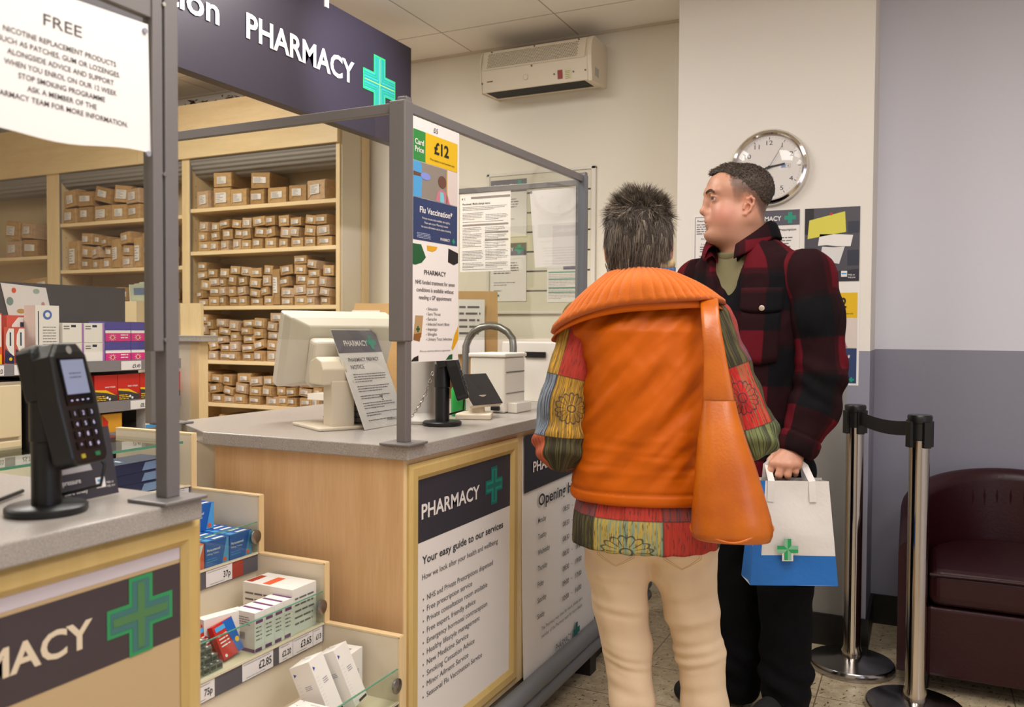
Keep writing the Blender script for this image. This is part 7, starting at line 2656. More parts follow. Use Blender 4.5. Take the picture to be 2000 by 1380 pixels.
# trousers and shoes
mtr = mat('black trousers', '#0b0c11', 0.85, spec=0.15, bump=(300, 0.1))
Tr = Solid.box((-0.32, -0.3, 0.02), (0.3, 0.3, 0.98), 0.007)
Tr.stack([(0.74, -0.02, 0.005, 0.155, 0.125), (0.96, -0.03, 0.01, 0.15, 0.12)], 0.03, ax=(bl, bf))
LA = [np.array([-0.078, 0.06, 0.80]), np.array([-0.075, 0.07, 0.45]), np.array([-0.068, 0.085, 0.17]), np.array([-0.066, 0.088, 0.075])]
LB = [np.array([0.066, -0.03, 0.80]), np.array([0.078, -0.035, 0.45]), np.array([0.080, -0.02, 0.15]), np.array([0.078, -0.02, 0.065])]
for L_ in (LA, LB):
    Tr.chain(L_, [0.096, 0.085, 0.074, 0.072], 0.025)
V, Q = Tr.mesh()
V = relax(V, Q, 2)
N = normals(V, Q)
V = V + N * (fbm(V, (10, 10, 7), 5.0, 2) * 0.010 + np.exp(-((V[:, 2] - 0.15) / 0.07) ** 2) * 0.006 * np.sin(V[:, 2] * 85 + V[:, 0] * 40))[:, None]
solid_object('trousers', V, Q, mtr, man)
msh = mat('black suede shoe', '#17161a', 0.8)
for (heel, toe) in (((-0.045, 0.10), (-0.265, 0.045)), ((0.09, 0.0), (-0.04, -0.18))):
    h_, t_2 = np.array(heel), np.array(toe)
    d_ = (t_2 - h_) / np.linalg.norm(t_2 - h_)
    lo_ = np.minimum(h_, t_2) - 0.08
    hi_ = np.maximum(h_, t_2) + 0.08
    Sh = Solid.box((lo_[0], lo_[1], -0.02), (hi_[0], hi_[1], 0.16), 0.005)
    P3 = lambda u, z: np.array([*(h_ + (t_2 - h_) * u), z])
    Sh.chain([P3(0.1, 0.05), P3(0.45, 0.045), P3(0.9, 0.036)], [0.043, 0.045, 0.035], 0.03)
    Sh.cone(P3(0.12, 0.06), P3(0.2, 0.115), 0.042, 0.04, 0.03)
    Sh.v = np.maximum(Sh.v, (0.004 - Sh.ax[2])[None, None, :].astype(np.float32))
    V, Q = Sh.mesh()
    V = relax(V, Q, 1)
    solid_object('shoe', V, Q, msh, man)

# ---------------------------------------------------------------- white and blue paper bag in his hand
Mm = Matrix.Translation(MAN) @ Matrix.Rotation(MRZ, 4, 'Z')
bgc = Vector((0.080, -0.19, 0.508))
bgl = Mm @ bgc
pbg = thing('carrier_bag', 'white and blue paper carrier bag with green cross, held by the person in plaid', 'carrier bag', bgl, MRZ + 0.27)
mpw = mat('white bag paper', '#ded9d4', 0.6, bump=(22, 0.25))
mpb = mat('blue bag print', '#1468b8', 0.55, bump=(22, 0.25))
mpi = mat('bag paper inside', '#c9c3bd', 0.7)
wb_, wt_, db_, dt_, hb = 0.128, 0.104, 0.052, 0.030, 0.304
b = MB()


def bagpt(x, y, z):
    """x, y in -1..1, z in 0..1"""
    w = wb_ + (wt_ - wb_) * z
    d = db_ + (dt_ - db_) * z
    return Vector((x * w, y * d - 0.0 * z, z * hb))


def bag_quad(face, u0, u1, z0, z1, m, n=6):
    vs, fs = [], []
    for j in range(n + 1):
        z = z0 + (z1 - z0) * j / n
        for i in range(n + 1):
            u = u0 + (u1 - u0) * i / n
            if face == 'f':
                p = bagpt(u, -1, z)
                p.y += 0.006 * math.sin(z * 9 + u) * (1 - abs(u)) + 0.004 * math.exp(-((z - 0.46) / 0.03) ** 2) * -1
            elif face == 'b':
                p = bagpt(-u, 1, z)
            elif face == 'l':
                p = bagpt(-1, -u, z)
                p.x += 0.02 * (1 - abs(u)) * (0.3 + 0.7 * z)
            else:
                p = bagpt(1, u, z)
                p.x -= 0.02 * (1 - abs(u)) * (0.3 + 0.7 * z)
            vs.append(p)
    for j in range(n):
        for i in range(n):
            k = j * (n + 1) + i
            fs.append((k, k + 1, k + n + 2, k + n + 1))
    b.add(vs, fs, m, True)


bag_quad('f', -0.78, 1, 0.285, 1, mpw, 10)
bag_quad('f', -1, -0.78, 0.285, 0.62, mpb)
bag_quad('f', -1, -0.78, 0.62, 1, mpb)
bag_quad('f', -1, 1, 0, 0.285, mpb)
bag_quad('b', -1, 1, 0, 0.285, mpb)
bag_quad('b', -1, 1, 0.285, 1, mpw)
for s_ in ('l', 'r'):
    bag_quad(s_, -1, 1, 0, 0.36, mpb)
    bag_quad(s_, -1, 1, 0.36, 1, mpw)
b.add([bagpt(-1, -1, 0), bagpt(1, -1, 0), bagpt(1, 1, 0), bagpt(-1, 1, 0)], [(3, 2, 1, 0)], mpw)
b.build('bag_body', pbg, local=True)
fb = Frame((0, -0.0582, 0.082), (1, 0, 0), (0, 0.07, 1))
g1, g2 = mat('bag green print', '#1f9a52', 0.5), mat('bag pale green print', '#7fb894', 0.5)
b = MB()
cxx = -0.022
b.rect(fb, cxx - 0.016, -0.008, cxx + 0.016, 0.02, mpw, 0.0012)
a, rr = 0.0105, 0.0305
cyy = 0.026
for k in range(4):
    an = k * PI / 2
    R2 = lambda x, y: (cxx + x * math.cos(an) - y * math.sin(an), cyy + x * math.sin(an) + y * math.cos(an))
    b.poly(fb, [R2(0, 0), R2(a, a), R2(a, rr), R2(0, rr)], g1, 0.002)
    b.poly(fb, [R2(0, 0), R2(0, rr), R2(-a, rr), R2(-a, a)], g2, 0.002)
b.build('green_cross', pbg, local=True)
Mi = (Matrix.Translation(bgl) @ Matrix.Rotation(MRZ + 0.27, 4, 'Z')).inverted()
grip_l, grip_r = Mi @ (Mm @ Vector((0.020, -0.172, 0.854))), Mi @ (Mm @ Vector((0.110, -0.170, 0.858)))
for yy in (-1, 1):
    top_l, top_r = bagpt(-0.62, yy, 1.0), bagpt(0.52, yy, 1.0)
    h_ = MB()
    path = [bagpt(-0.62, yy, 0.80), top_l, top_l + (grip_l - top_l) * 0.85 + Vector((-0.006, yy * 0.002, 0)), grip_l + Vector((0.004, yy * 0.003, 0.004)), grip_r + Vector((-0.004, yy * 0.003, 0.004)), top_r + (grip_r - top_r) * 0.85 + Vector((0.006, yy * 0.002, 0)), top_r, bagpt(0.52, yy, 0.80)]
    off = Vector((0, yy * 0.0015, 0))
    vs, fs = [], []
    for i, p in enumerate(path):
        tan = (path[min(i + 1, 7)] - path[max(i - 1, 0)]).normalized()
        wdir = Vector((0, 1, 0)).cross(tan).normalized()
        for s_ in (-1, 1):
            for l_ in (-1, 1):
                vs.append(p + off + wdir * (s_ * 0.010) + Vector((0, l_ * 0.0007, 0)))
    for i in range(7):
        k = i * 4
        fs += [(k, k + 2, k + 6, k + 4), (k + 1, k + 5, k + 7, k + 3), (k, k + 4, k + 5, k + 1), (k + 2, k + 3, k + 7, k + 6)]
    h_.add(vs, fs, mpw)
    h_.build('handle', pbg, local=True)
# ---------------------------------------------------------------- woman in an orange gilet, seen from behind
WOM = (-0.638, 2.09, 0.0)
WRZ = math.atan2(0.638, 2.09)
HW = np.array([-0.015, 0.01, 1.495])
xs = axis_grid(-0.34, 0.36, 0.012, [(-0.11, 0.11, 0.004)])
ys = axis_grid(-0.22, 0.38, 0.012, [(-0.12, 0.14, 0.004)])
zs = axis_grid(0.02, 1.64, 0.013, [(1.36, 1.62, 0.004)])
S = Solid(xs, ys, zs)
W = lambda x, y, z: HW + np.array([x, y, z])          # face towards +y (away from the viewer)
S.ell(W(0, 0.0, 0.015), (0.074, 0.092, 0.092), 0.02)
S.ell(W(0, 0.045, -0.05), (0.056, 0.055, 0.075), 0.03)
S.ell(W(0, 0.102, -0.035), (0.012, 0.022, 0.018), 0.015)
S.ell(W(0, 0.085, -0.10), (0.022, 0.022, 0.018), 0.02)
for s_ in (-1, 1):
    S.ell(W(s_ * 0.03, 0.098, 0.0), (0.016, 0.012, 0.010), 0.012, 'sub')
    S.ell(W(s_ * 0.079, 0.004, -0.034), (0.010, 0.018, 0.031), 0.008)
    S.ell(W(s_ * 0.088, 0.010, -0.032), (0.007, 0.010, 0.016), 0.006, 'sub')
    S.ell(W(s_ * 0.077, 0.008, -0.062), (0.007, 0.009, 0.011), 0.006)
S.cone(W(0, 0.0, -0.05), W(0, -0.005, -0.19), 0.056, 0.062, 0.03)
S.stack([(0.72, 0.01, 0, 0.15, 0.10), (0.95, 0.012, 0, 0.125, 0.09), (1.2, 0.0, 0.0, 0.15, 0.10), (1.31, 0, 0, 0.13, 0.07), (1.36, 0, 0, 0.07, 0.055)], 0.04)
ARL = [np.array([-0.158, 0.0, 1.275]), np.array([-0.190, -0.012, 1.075]), np.array([-0.203, -0.015, 0.975]), np.array([-0.155, 0.20, 1.00]), np.array([-0.11, 0.27, 1.01])]
ARR = [np.array([0.168, 0.0, 1.275]), np.array([0.228, -0.005, 1.10]), np.array([0.262, 0.0, 0.998]), np.array([0.19, 0.20, 1.02]), np.array([0.14, 0.27, 1.03])]
for A in (ARL, ARR):
    S.chain(A[:4], [0.046, 0.04, 0.036, 0.026], 0.02)
    # hands resting together in front, out of the viewer's sight
    S.chain(A[3:], [0.026, 0.030], 0.015)
    for i in range(4):
        p = A[4] + np.array([0.0, 0.03, 0.018 - 0.014 * i])
        S.chain([A[4], p, p + np.array([(0.03 if A is ARL else -0.03), 0.03, -0.006])], [0.012, 0.009, 0.0075], 0.004)
    S.chain([A[4], A[4] + np.array([0, 0.02, 0.04])], [0.012, 0.008], 0.006)
for (hx_, kx, ax_) in ((-0.06, -0.04, -0.012), (0.105, 0.145, 0.168)):
    S.chain([(hx_, 0.0, 0.72), (kx, 0.012, 0.43), (ax_, 0.0, 0.07)], [0.062, 0.045, 0.033], 0.03)
    S.chain([(ax_, 0.0, 0.05), (ax_, 0.13, 0.04)], [0.035, 0.03], 0.02)
V, Q = S.mesh()
V = relax(V, Q, 1)
PW = V - HW
base = np.tile(np.array(lin('#d69f84')[:3]), (len(V), 1))
ear = np.exp(-(((np.abs(PW[:, 0]) - 0.084) / 0.02) ** 2 + ((PW[:, 2] + 0.035) / 0.04) ** 2))
base = base * (1 - 0.5 * ear[:, None]) + np.array(lin('#c9715c')[:3]) * 0.5 * ear[:, None]
wom = solid_object('person', V, Q, SKIN, None, WOM, WRZ, cols={'skin': np.c_[base, np.ones(len(V))]})
tag(wom, 'person seen from behind in orange gilet over patchwork shirt, with short grey hair', 'person')

# hair: a layered crop, spiky on the crown, lying down at the nape
Hh = Solid.box(HW + np.array([-0.13, -0.14, -0.15]), HW + np.array([0.13, 0.14, 0.15]), 0.004)
Hh.ell(W(0.0, -0.006, 0.018), (0.080, 0.098, 0.088), 0.02)
Hh.ell(W(0.0, -0.035, -0.03), (0.074, 0.070, 0.080), 0.03)
Hh.ell(W(0.0, -0.045, -0.075), (0.060, 0.050, 0.050), 0.03)
Hh.ell(W(0.0, 0.10, -0.06), (0.12, 0.105, 0.125), 0.01, 'sub')
for s_ in (-1, 1):
    Hh.ell(W(s_ * 0.092, 0.004, -0.045), (0.028, 0.034, 0.044), 0.008, 'sub')
V, Q = Hh.mesh()
V = relax(V, Q, 1)
N = normals(V, Q)
V = V + N * (fbm(V, (60, 60, 26), 1.0, 3)[:, None] * 0.006)
hair_mats = [mat('ash brown hair', '#54473b', 0.55), mat('grey hair', '#857768', 0.5), mat('silver hair', '#a89a86', 0.5), mat('dark grey hair', '#39302a', 0.6)]
solid_object('hair', V, Q, mat('dark brown grey hair', '#3a312a', 0.7, bump=(300, 0.8)), wom)
r = random.Random(21)
sp = []
PWh = V - HW
crown = Vector(W(0.012, 0.01, 0.105))
for k in range(17000):
    i = r.randrange(len(V))
    n = Vector(N[i])
    p = Vector(V[i])
    h = PWh[i]
    if h[1] > 0.085 or n.dot(p - Vector(HW)) < 0:
        continue
    away = (p - crown)
    away -= n * away.dot(n)
    away = away.normalized() if away.length > 1e-4 else Vector((1, 0, 0))
    up_ = max(0.0, min(1.0, (h[2] - 0.005) / 0.07))
    jit_ = mnoise.noise_vector(p * 42) * (0.75 if up_ > 0.3 else 0.45) + Vector((r.uniform(-1, 1), r.uniform(-1, 1), r.uniform(-1, 1))) * 0.16
    d = (n * (0.08 + 0.42 * up_ ** 2) + away * (0.9 - 0.3 * up_) + Vector((0, 0, 0.35 * up_ ** 2 - 0.75 * (1 - up_))) + jit_).normalized()
    L = (0.036 - 0.010 * up_) * r.uniform(0.5, 1.2)
    bend = Vector((0, 0, -0.006)) if up_ < 0.4 else Vector((r.uniform(-.006, .006), 0, 0.003))
    if h[2] < -0.08:
        L *= 0.8
    p2 = p + d * L * 0.5
    p3 = p + d * L + bend
    # lie on the head rather than stick out low down
    wgt = max(0.0, min(1.0, 0.5 + 1.3 * mnoise.noise(Vector((p.x * 55, p.y * 55, p.z * 24)))))
    mi = r.choices((0, 1, 2, 3), (5, 0.6 + 4 * wgt, 0.1 + 2.2 * wgt ** 2 * (0.3 + up_), 6 * (1.1 - wgt)))[0]
    sp.append(([p - n * 0.003, p2, p3], r.uniform(0.0005, 0.0010), mi))
strands(sp, hair_mats, 'hair_strands', wom)

er = MB()
for s_, x in ((-1, -0.081), (1, 0.082)):
    c = Vector(W(x, 0.012, -0.071))
    er.tube([c + Vector((0.004 * s_ * math.cos(a) , 0.010 * math.sin(a), -0.012 + 0.012 * math.cos(a))) for a in [2 * PI * q / 16 for q in range(16)]], 0.0011, mat('silver earring', '#b9b0a6', 0.2, 1.0), 6, closed=True)
er.build('earrings', wom, local=True)

# trousers
mtro = mat('cream stretch twill', '#e2c8a8', 0.8, bump=(700, 0.12))
Tr = Solid.box((-0.24, -0.22, 0.03), (0.30, 0.24, 0.86), 0.005)
Tr.stack([(0.70, 0.020, 0.0, 0.168, 0.116), (0.77, 0.016, 0.0, 0.158, 0.106), (0.82, 0.012, 0.0, 0.14, 0.095)], 0.03)
L1 = [np.array([-0.060, 0.0, 0.70]), np.array([-0.058, 0.0, 0.655]), np.array([-0.052, 0.008, 0.54]), np.array([-0.034, 0.012, 0.43]), np.array([-0.019, -0.004, 0.30]), np.array([-0.012, 0.0, 0.10])]
L2 = [np.array([0.102, 0.0, 0.70]), np.array([0.105, 0.0, 0.655]), np.array([0.130, 0.008, 0.54]), np.array([0.152, 0.012, 0.43]), np.array([0.163, -0.004, 0.30]), np.array([0.170, 0.0, 0.10])]
for L_ in (L1, L2):
    Tr.chain(L_, [0.086, 0.081, 0.066, 0.060, 0.056, 0.050], 0.02)
Tr.ell((-0.048, -0.050, 0.735), (0.080, 0.072, 0.07), 0.03)
Tr.ell((0.088, -0.050, 0.735), (0.080, 0.072, 0.07), 0.03)
V, Q = Tr.mesh()
V = relax(V, Q, 2)
N = normals(V, Q)
leg = np.where(V[:, 0] < 0.05 + (0.70 - V[:, 2]) * 0.03, 0, 1)
fold = fbm(V, (14, 14, 9), 9.0, 2) * 0.005
ph = fbm(V, (7, 7, 3), 4.0, 1) * 0.02
for zz, w_, a_, l_ in ((0.545, 0.012, 0.006, 0), (0.425, 0.010, 0.008, 0), (0.405, 0.008, 0.007, 0), (0.445, 0.014, 0.005, 0), (0.53, 0.012, 0.006, 1), (0.485, 0.012, 0.006, 1), (0.455, 0.010, 0.008, 1), (0.425, 0.009, 0.009, 1), (0.60, 0.014, 0.004, 1), (0.635, 0.014, 0.004, 0), (0.36, 0.014, 0.004, 0), (0.37, 0.016, 0.004, 1)):
    x0 = -0.04 if l_ == 0 else 0.14
    zc = zz + ph + (V[:, 0] - x0) * (0.12 if l_ else -0.1)
    d = (V[:, 2] - zc) / w_
    fold += (leg == l_) * a_ * 0.55 * (np.exp(-d ** 2) - 0.75 * np.exp(-((V[:, 2] - zc + w_ * 1.5) / (w_ * 0.8)) ** 2)) * (0.6 + 0.4 * np.cos(np.arctan2(V[:, 0] - x0, -V[:, 1]) * 1.5 + l_))
V = V + N * fold[:, None]
tro = solid_object('trousers', V, Q, mtro, wom)
st_ = MB()
mstt = mat('tan stitching', '#b3905f', 0.8)


def on_trouser(x, z):
    """point on the seat of the trousers: nearest surface vertex from behind"""
    m = (np.abs(V[:, 0] - x) < 0.012) & (np.abs(V[:, 2] - z) < 0.012)
    y = V[m, 1].min() if m.any() else -0.12
    return Vector((x, y - 0.0005, z))


for cxp in (-0.062, 0.098):
    o = [(-0.045, 0.738), (-0.045, 0.70), (0.0, 0.672), (0.045, 0.70), (0.045, 0.738)]
    for e in (0.0, 0.006):
        pl = []
        for (a, b_), (c_, d_) in zip(o, o[1:]):
            for q in range(5):
                pl.append(on_trouser(cxp + (a + (c_ - a) * q / 5) * (1 - e * 18), b_ + (d_ - b_) * q / 5 + e * 0.5))
        st_.tube(pl, 0.0005, mstt, 5)
st_.build('pocket_stitching', tro, local=True)
msho = mat('tan leather shoe', '#6b5136', 0.5)
for ax_ in (-0.012, 0.170):
    Sh = Solid.box((ax_ - 0.08, -0.12, -0.02), (ax_ + 0.08, 0.24, 0.12), 0.006)
    Sh.chain([(ax_, -0.045, 0.045), (ax_, 0.06, 0.04), (ax_, 0.165, 0.033)], [0.038, 0.04, 0.033], 0.03)
    Sh.v = np.maximum(Sh.v, (0.004 - Sh.ax[2])[None, None, :].astype(np.float32))
    V2, Q2 = Sh.mesh()
    solid_object('shoe', relax(V2, Q2, 1), Q2, msho, wom)

# patchwork cloth: striped blocks of several colours
mpat = mat('patchwork cotton', '#8a6a3a', 0.85)
t = NT(mpat)
au = t.node('ShaderNodeAttribute', attribute_name='pu').outputs['Fac']
av = t.node('ShaderNodeAttribute', attribute_name='pv').outputs['Fac']
row = t.math('FLOOR', t.math('DIVIDE', av, 0.15))
cu_ = t.math('DIVIDE', au, 0.105)
cell = t.math('FLOOR', cu_)
cid = t.math('ADD', t.math('MULTIPLY', row, 3.0), t.math('MODULO', t.math('ADD', cell, 300.0), 3.0))
cidn = t.math('DIVIDE', t.math('ADD', cid, 0.5), 30.0)
cols_a = ['#a3301f', '#c9982c', '#c9982c', '#c9982c', '#3f4a60', '#3f4a60', '#56502c', '#a3452a', '#a3452a', '#56502c', '#a3452a', '#a3452a', '#56502c', '#3d3f52', '#3d3f52', '#9a5a38', '#56502c', '#56502c', '#77804f', '#77804f', '#56502c', '#77804f', '#56502c', '#56502c', '#54424f', '#a3301f', '#54424f', '#56502c', '#7f9075', '#a3301f']
cols_b = ['#b3352a', '#8f6f2e', '#8f6f2e', '#8f6f2e', '#7c8590', '#7c8590', '#2f2a18', '#c2603a', '#c2603a', '#2f2a18', '#c2603a', '#c2603a', '#2f2a18', '#a3392a', '#a3392a', '#c01f1c', '#2f2a18', '#2f2a18', '#474a35', '#474a35', '#2f2a18', '#474a35', '#2f2a18', '#2f2a18', '#8c3a33', '#b3352a', '#8c3a33', '#2f2a18', '#b39a48', '#b3352a']
st1 = [(k / 30, lin(c)) for k, c in enumerate(cols_a)]
st2 = [(k / 30, lin(c)) for k, c in enumerate(cols_b)]
ca = t.ramp(cidn, st1, 'CONSTANT')
cb_ = t.ramp(cidn, st2, 'CONSTANT')
cv = t.node('ShaderNodeCombineXYZ', inp={0: t.math('MULTIPLY', au, 300.0), 1: t.math('MULTIPLY', av, 6.0), 2: t.math('MULTIPLY', cid, 5.3)})
nz = t.node('ShaderNodeTexNoise', inp={'Vector': cv.outputs[0], 'Scale': 1.0, 'Detail': 2.0})
mixf = t.ramp(nz.outputs[0], [(0.44, (0, 0, 0, 1)), (0.52, (1, 1, 1, 1))])
cc = t.mix(mixf, ca, cb_)
cv2 = t.node('ShaderNodeCombineXYZ', inp={0: t.math('MULTIPLY', au, 420.0), 1: t.math('MULTIPLY', av, 40.0), 2: t.math('MULTIPLY', cid, 3.1)})
nz2 = t.node('ShaderNodeTexNoise', inp={'Vector': cv2.outputs[0], 'Scale': 1.0, 'Detail': 3.0})
cc = t.mix(t.ramp(nz2.outputs[0], [(0.56, (0, 0, 0, 1)), (0.66, (0.75, 0.75, 0.75, 1))]), cc, lin('#2f2a22'))
# printed flower wheels in the middle of some blocks
fu = t.math('SUBTRACT', t.math('FRACT', cu_), 0.5)
fv = t.math('SUBTRACT', t.math('FRACT', t.math('DIVIDE', av, 0.15)), 0.5)
du, dv = t.math('MULTIPLY', fu, 0.105), t.math('MULTIPLY', fv, 0.15)
rr = t.math('SQRT', t.math('ADD', t.math('MULTIPLY', du, du), t.math('MULTIPLY', dv, dv)))
an = t.math('ARCTAN2', du, dv)
pet = t.math('ABSOLUTE', t.math('SINE', t.math('MULTIPLY', an, 8.0)))
rim = t.math('COMPARE', t.math('ADD', rr, t.math('MULTIPLY', pet, -0.007)), 0.032, 0.002)
spk = t.math('MULTIPLY', t.math('LESS_THAN', pet, 0.28), t.math('COMPARE', rr, 0.022, 0.008))
hub = t.math('COMPARE', rr, 0.009, 0.0016)
fl_f = t.math('MULTIPLY', t.math('MAXIMUM', t.math('MAXIMUM', rim, spk), hub), t.math('MAXIMUM', t.math('MAXIMUM', t.math('COMPARE', cid, 3.0, 0.3), t.math('COMPARE', cid, 15.0, 0.3)), t.math('COMPARE', cid, 28.0, 0.3)))
cc = t.mix(t.math('MULTIPLY', fl_f, 0.8), cc, lin('#2a2a33'))
seam = t.math('MAXIMUM', t.math('GREATER_THAN', t.math('ABSOLUTE', fu), 0.488), t.math('GREATER_THAN', t.math('ABSOLUTE', fv), 0.49))
cc = t.mix(t.math('MULTIPLY', seam, 0.6), cc, lin('#2c241c'))
t.link(cc, t.b.inputs['Base Color'])
t.bump(nz2.outputs[0], 0.25, 0.004)

# shirt: sleeves and tail
Sl = Solid.box((-0.34, -0.24, 0.66), (0.38, 0.36, 1.36), 0.0055)
SW1 = [np.array([-0.150, 0.0, 1.275]), np.array([-0.180, -0.012, 1.15]), np.array([-0.200, -0.018, 1.06]), np.array([-0.207, -0.02, 0.965]), np.array([-0.165, 0.14, 0.975]), np.array([-0.15, 0.19, 0.99])]
SW2 = [np.array([0.165, 0.0, 1.275]), np.array([0.205, -0.008, 1.17]), np.array([0.236, -0.012, 1.09]), np.array([0.264, -0.010, 1.000]), np.array([0.21, 0.14, 1.005]), np.array([0.19, 0.19, 1.02])]
Sl.chain(SW1, [0.058, 0.056, 0.060, 0.066, 0.058, 0.048], 0.02)
Sl.cone((-0.195, -0.01, 0.945), (-0.165, 0.06, 0.915), 0.05, 0.04, 0.03)
Sl.chain(SW2, [0.058, 0.054, 0.058, 0.066, 0.058, 0.048], 0.02)
Sl.stack([(0.712, 0.010, 0.0, 0.187, 0.152), (0.78, 0.010, 0.0, 0.186, 0.150), (0.95, 0.012, 0.0, 0.15, 0.115)], 0.02, rnd_=0.004)
V, Q = Sl.mesh()
V = relax(V, Q, 1)
N = normals(V, Q)


def arm_uv(A):
    best = np.full(len(V), 9.0)
    u = np.zeros(len(V))
    v = np.zeros(len(V))
    acc = 0.0
    for a, b in zip(A, A[1:]):
        d, tt = dist_seg(V, a, b)
        L = np.linalg.norm(b - a)
        ax_ = V - (a + tt[:, None] * (b - a))
        dirv = (b - a) / L
        e1 = np.cross(dirv, [0.0, 0, 1.0]) if abs(dirv[2]) < 0.7 else np.cross(dirv, [0.0, 1.0, 0])
        e1 /= np.linalg.norm(e1)
        e2 = np.cross(dirv, e1)
        m = d < best
        u = np.where(m, np.arctan2(ax_ @ e1, ax_ @ e2) * 0.058, u)
        v = np.where(m, acc + tt * L, v)
        best = np.minimum(best, d)
        acc += L
    return best, u, v


d1, u1, v1 = arm_uv(SW1)
d2, u2, v2 = arm_uv(SW2)
tail = (V[:, 2] < 0.90) & (np.abs(V[:, 0] - 0.01) < 0.20) & (np.minimum(d1, d2) > 0.062)
pu = np.where(d1 < d2, u1 + 0.03, u2 + 0.05)
pv = np.where(d1 < d2, np.clip(v1, 0, 0.59), 0.625 + np.clip(v2, 0, 0.56))
pu = np.where(tail, (np.arctan2(V[:, 0] - 0.01, -V[:, 1] * 1.3) * 0.17 + 0.116) / 0.152 * 0.105 + 0.105, pu)
pv = np.where(tail, np.clip(1.35 + 0.795 - V[:, 2], 1.21, 1.49), pv)
fold = fbm(V, (22, 22, 12), 3.0, 2) * 0.007 + np.where(tail, 0.003 * np.sin(np.arctan2(V[:, 0], -V[:, 1]) * 22), 0)
fold += np.exp(-((V[:, 2] - 0.955) / 0.05) ** 2) * (~tail) * 0.005 * np.sin(V[:, 2] * 120 + V[:, 1] * 60)
V = V + N * (fold * np.where(tail, 0.35, 1.0))[:, None]
solid_object('patchwork_shirt', V, Q, mpat, wom, attrs={'pu': pu, 'pv': pv})

# gilet
mgil = mat('orange gilet cloth', '#c25a00', 0.5, spec=0.22)
t = NT(mgil)
nz = t.node('ShaderNodeTexNoise', inp={'Vector': t.coords((1, 1, 0.5), (0, 0.6, 0)), 'Scale': 22.0, 'Detail': 4.0})
t.bump(nz.outputs[0], 0.10, 0.012)
VS = [(0.829, 0.006, 0.0, 0.188, 0.150), (0.86, 0.006, 0.0, 0.187, 0.148), (0.95, 0.010, -0.002, 0.176, 0.140), (1.06, 0.014, -0.004, 0.166, 0.136), (1.17, 0.012, -0.004, 0.166, 0.136), (1.25, 0.004, -0.002, 0.172, 0.128), (1.31, 0.002, 0.0, 0.145, 0.095), (1.36, 0.0, 0.0, 0.09, 0.075)]
G = Solid.box((-0.24, -0.22, 0.80), (0.26, 0.22, 1.42), 0.005)
G.stack(VS, 0.02, rnd_=0.008)
G.cone((-0.135, 0.0, 1.285), (-0.155, 0.0, 1.265), 0.055, 0.052, 0.04)
G.cone((0.135, 0.0, 1.285), (0.155, 0.0, 1.265), 0.055, 0.052, 0.04)
V, Q = G.mesh()
V = relax(V, Q, 2)
N = normals(V, Q)
P2 = np.stack([V[:, 0] * 0.75 - V[:, 2] * 0.66, V[:, 1], V[:, 0] * 0.66 + V[:, 2] * 0.75], 1)   # along and across the diagonal pull lines
P3_ = np.stack([V[:, 0] * 0.75 + V[:, 2] * 0.66, V[:, 1], -V[:, 0] * 0.66 + V[:, 2] * 0.75], 1)
fold = fbm(P2, (20, 6, 4.5), 1.0, 2) * 0.010 + fbm(P2, (40, 12, 7), 4.0, 2) * 0.003 + fbm(P3_, (20, 8, 5), 8.0, 2) * 0.0018 * np.clip((V[:, 2] - 0.95) / 0.2, 0, 1)
fold += fbm(V, (8, 8, 40), 6.0, 2) * 0.004 * np.exp(-((V[:, 2] - 0.93) / 0.07) ** 2)
hem = 0.0015 * (V[:, 2] < 0.853) - 0.0035 * np.exp(-((V[:, 2] - 0.858) / 0.004) ** 2)
V = V + N * (fold * np.clip((V[:, 2] - 0.85) / 0.06, 0.15, 1) + hem)[:, None]
gil = solid_object('gilet', V, Q, mgil, wom)

# two collars: the cloth one under the ribbed knit one, both falling over the shoulders


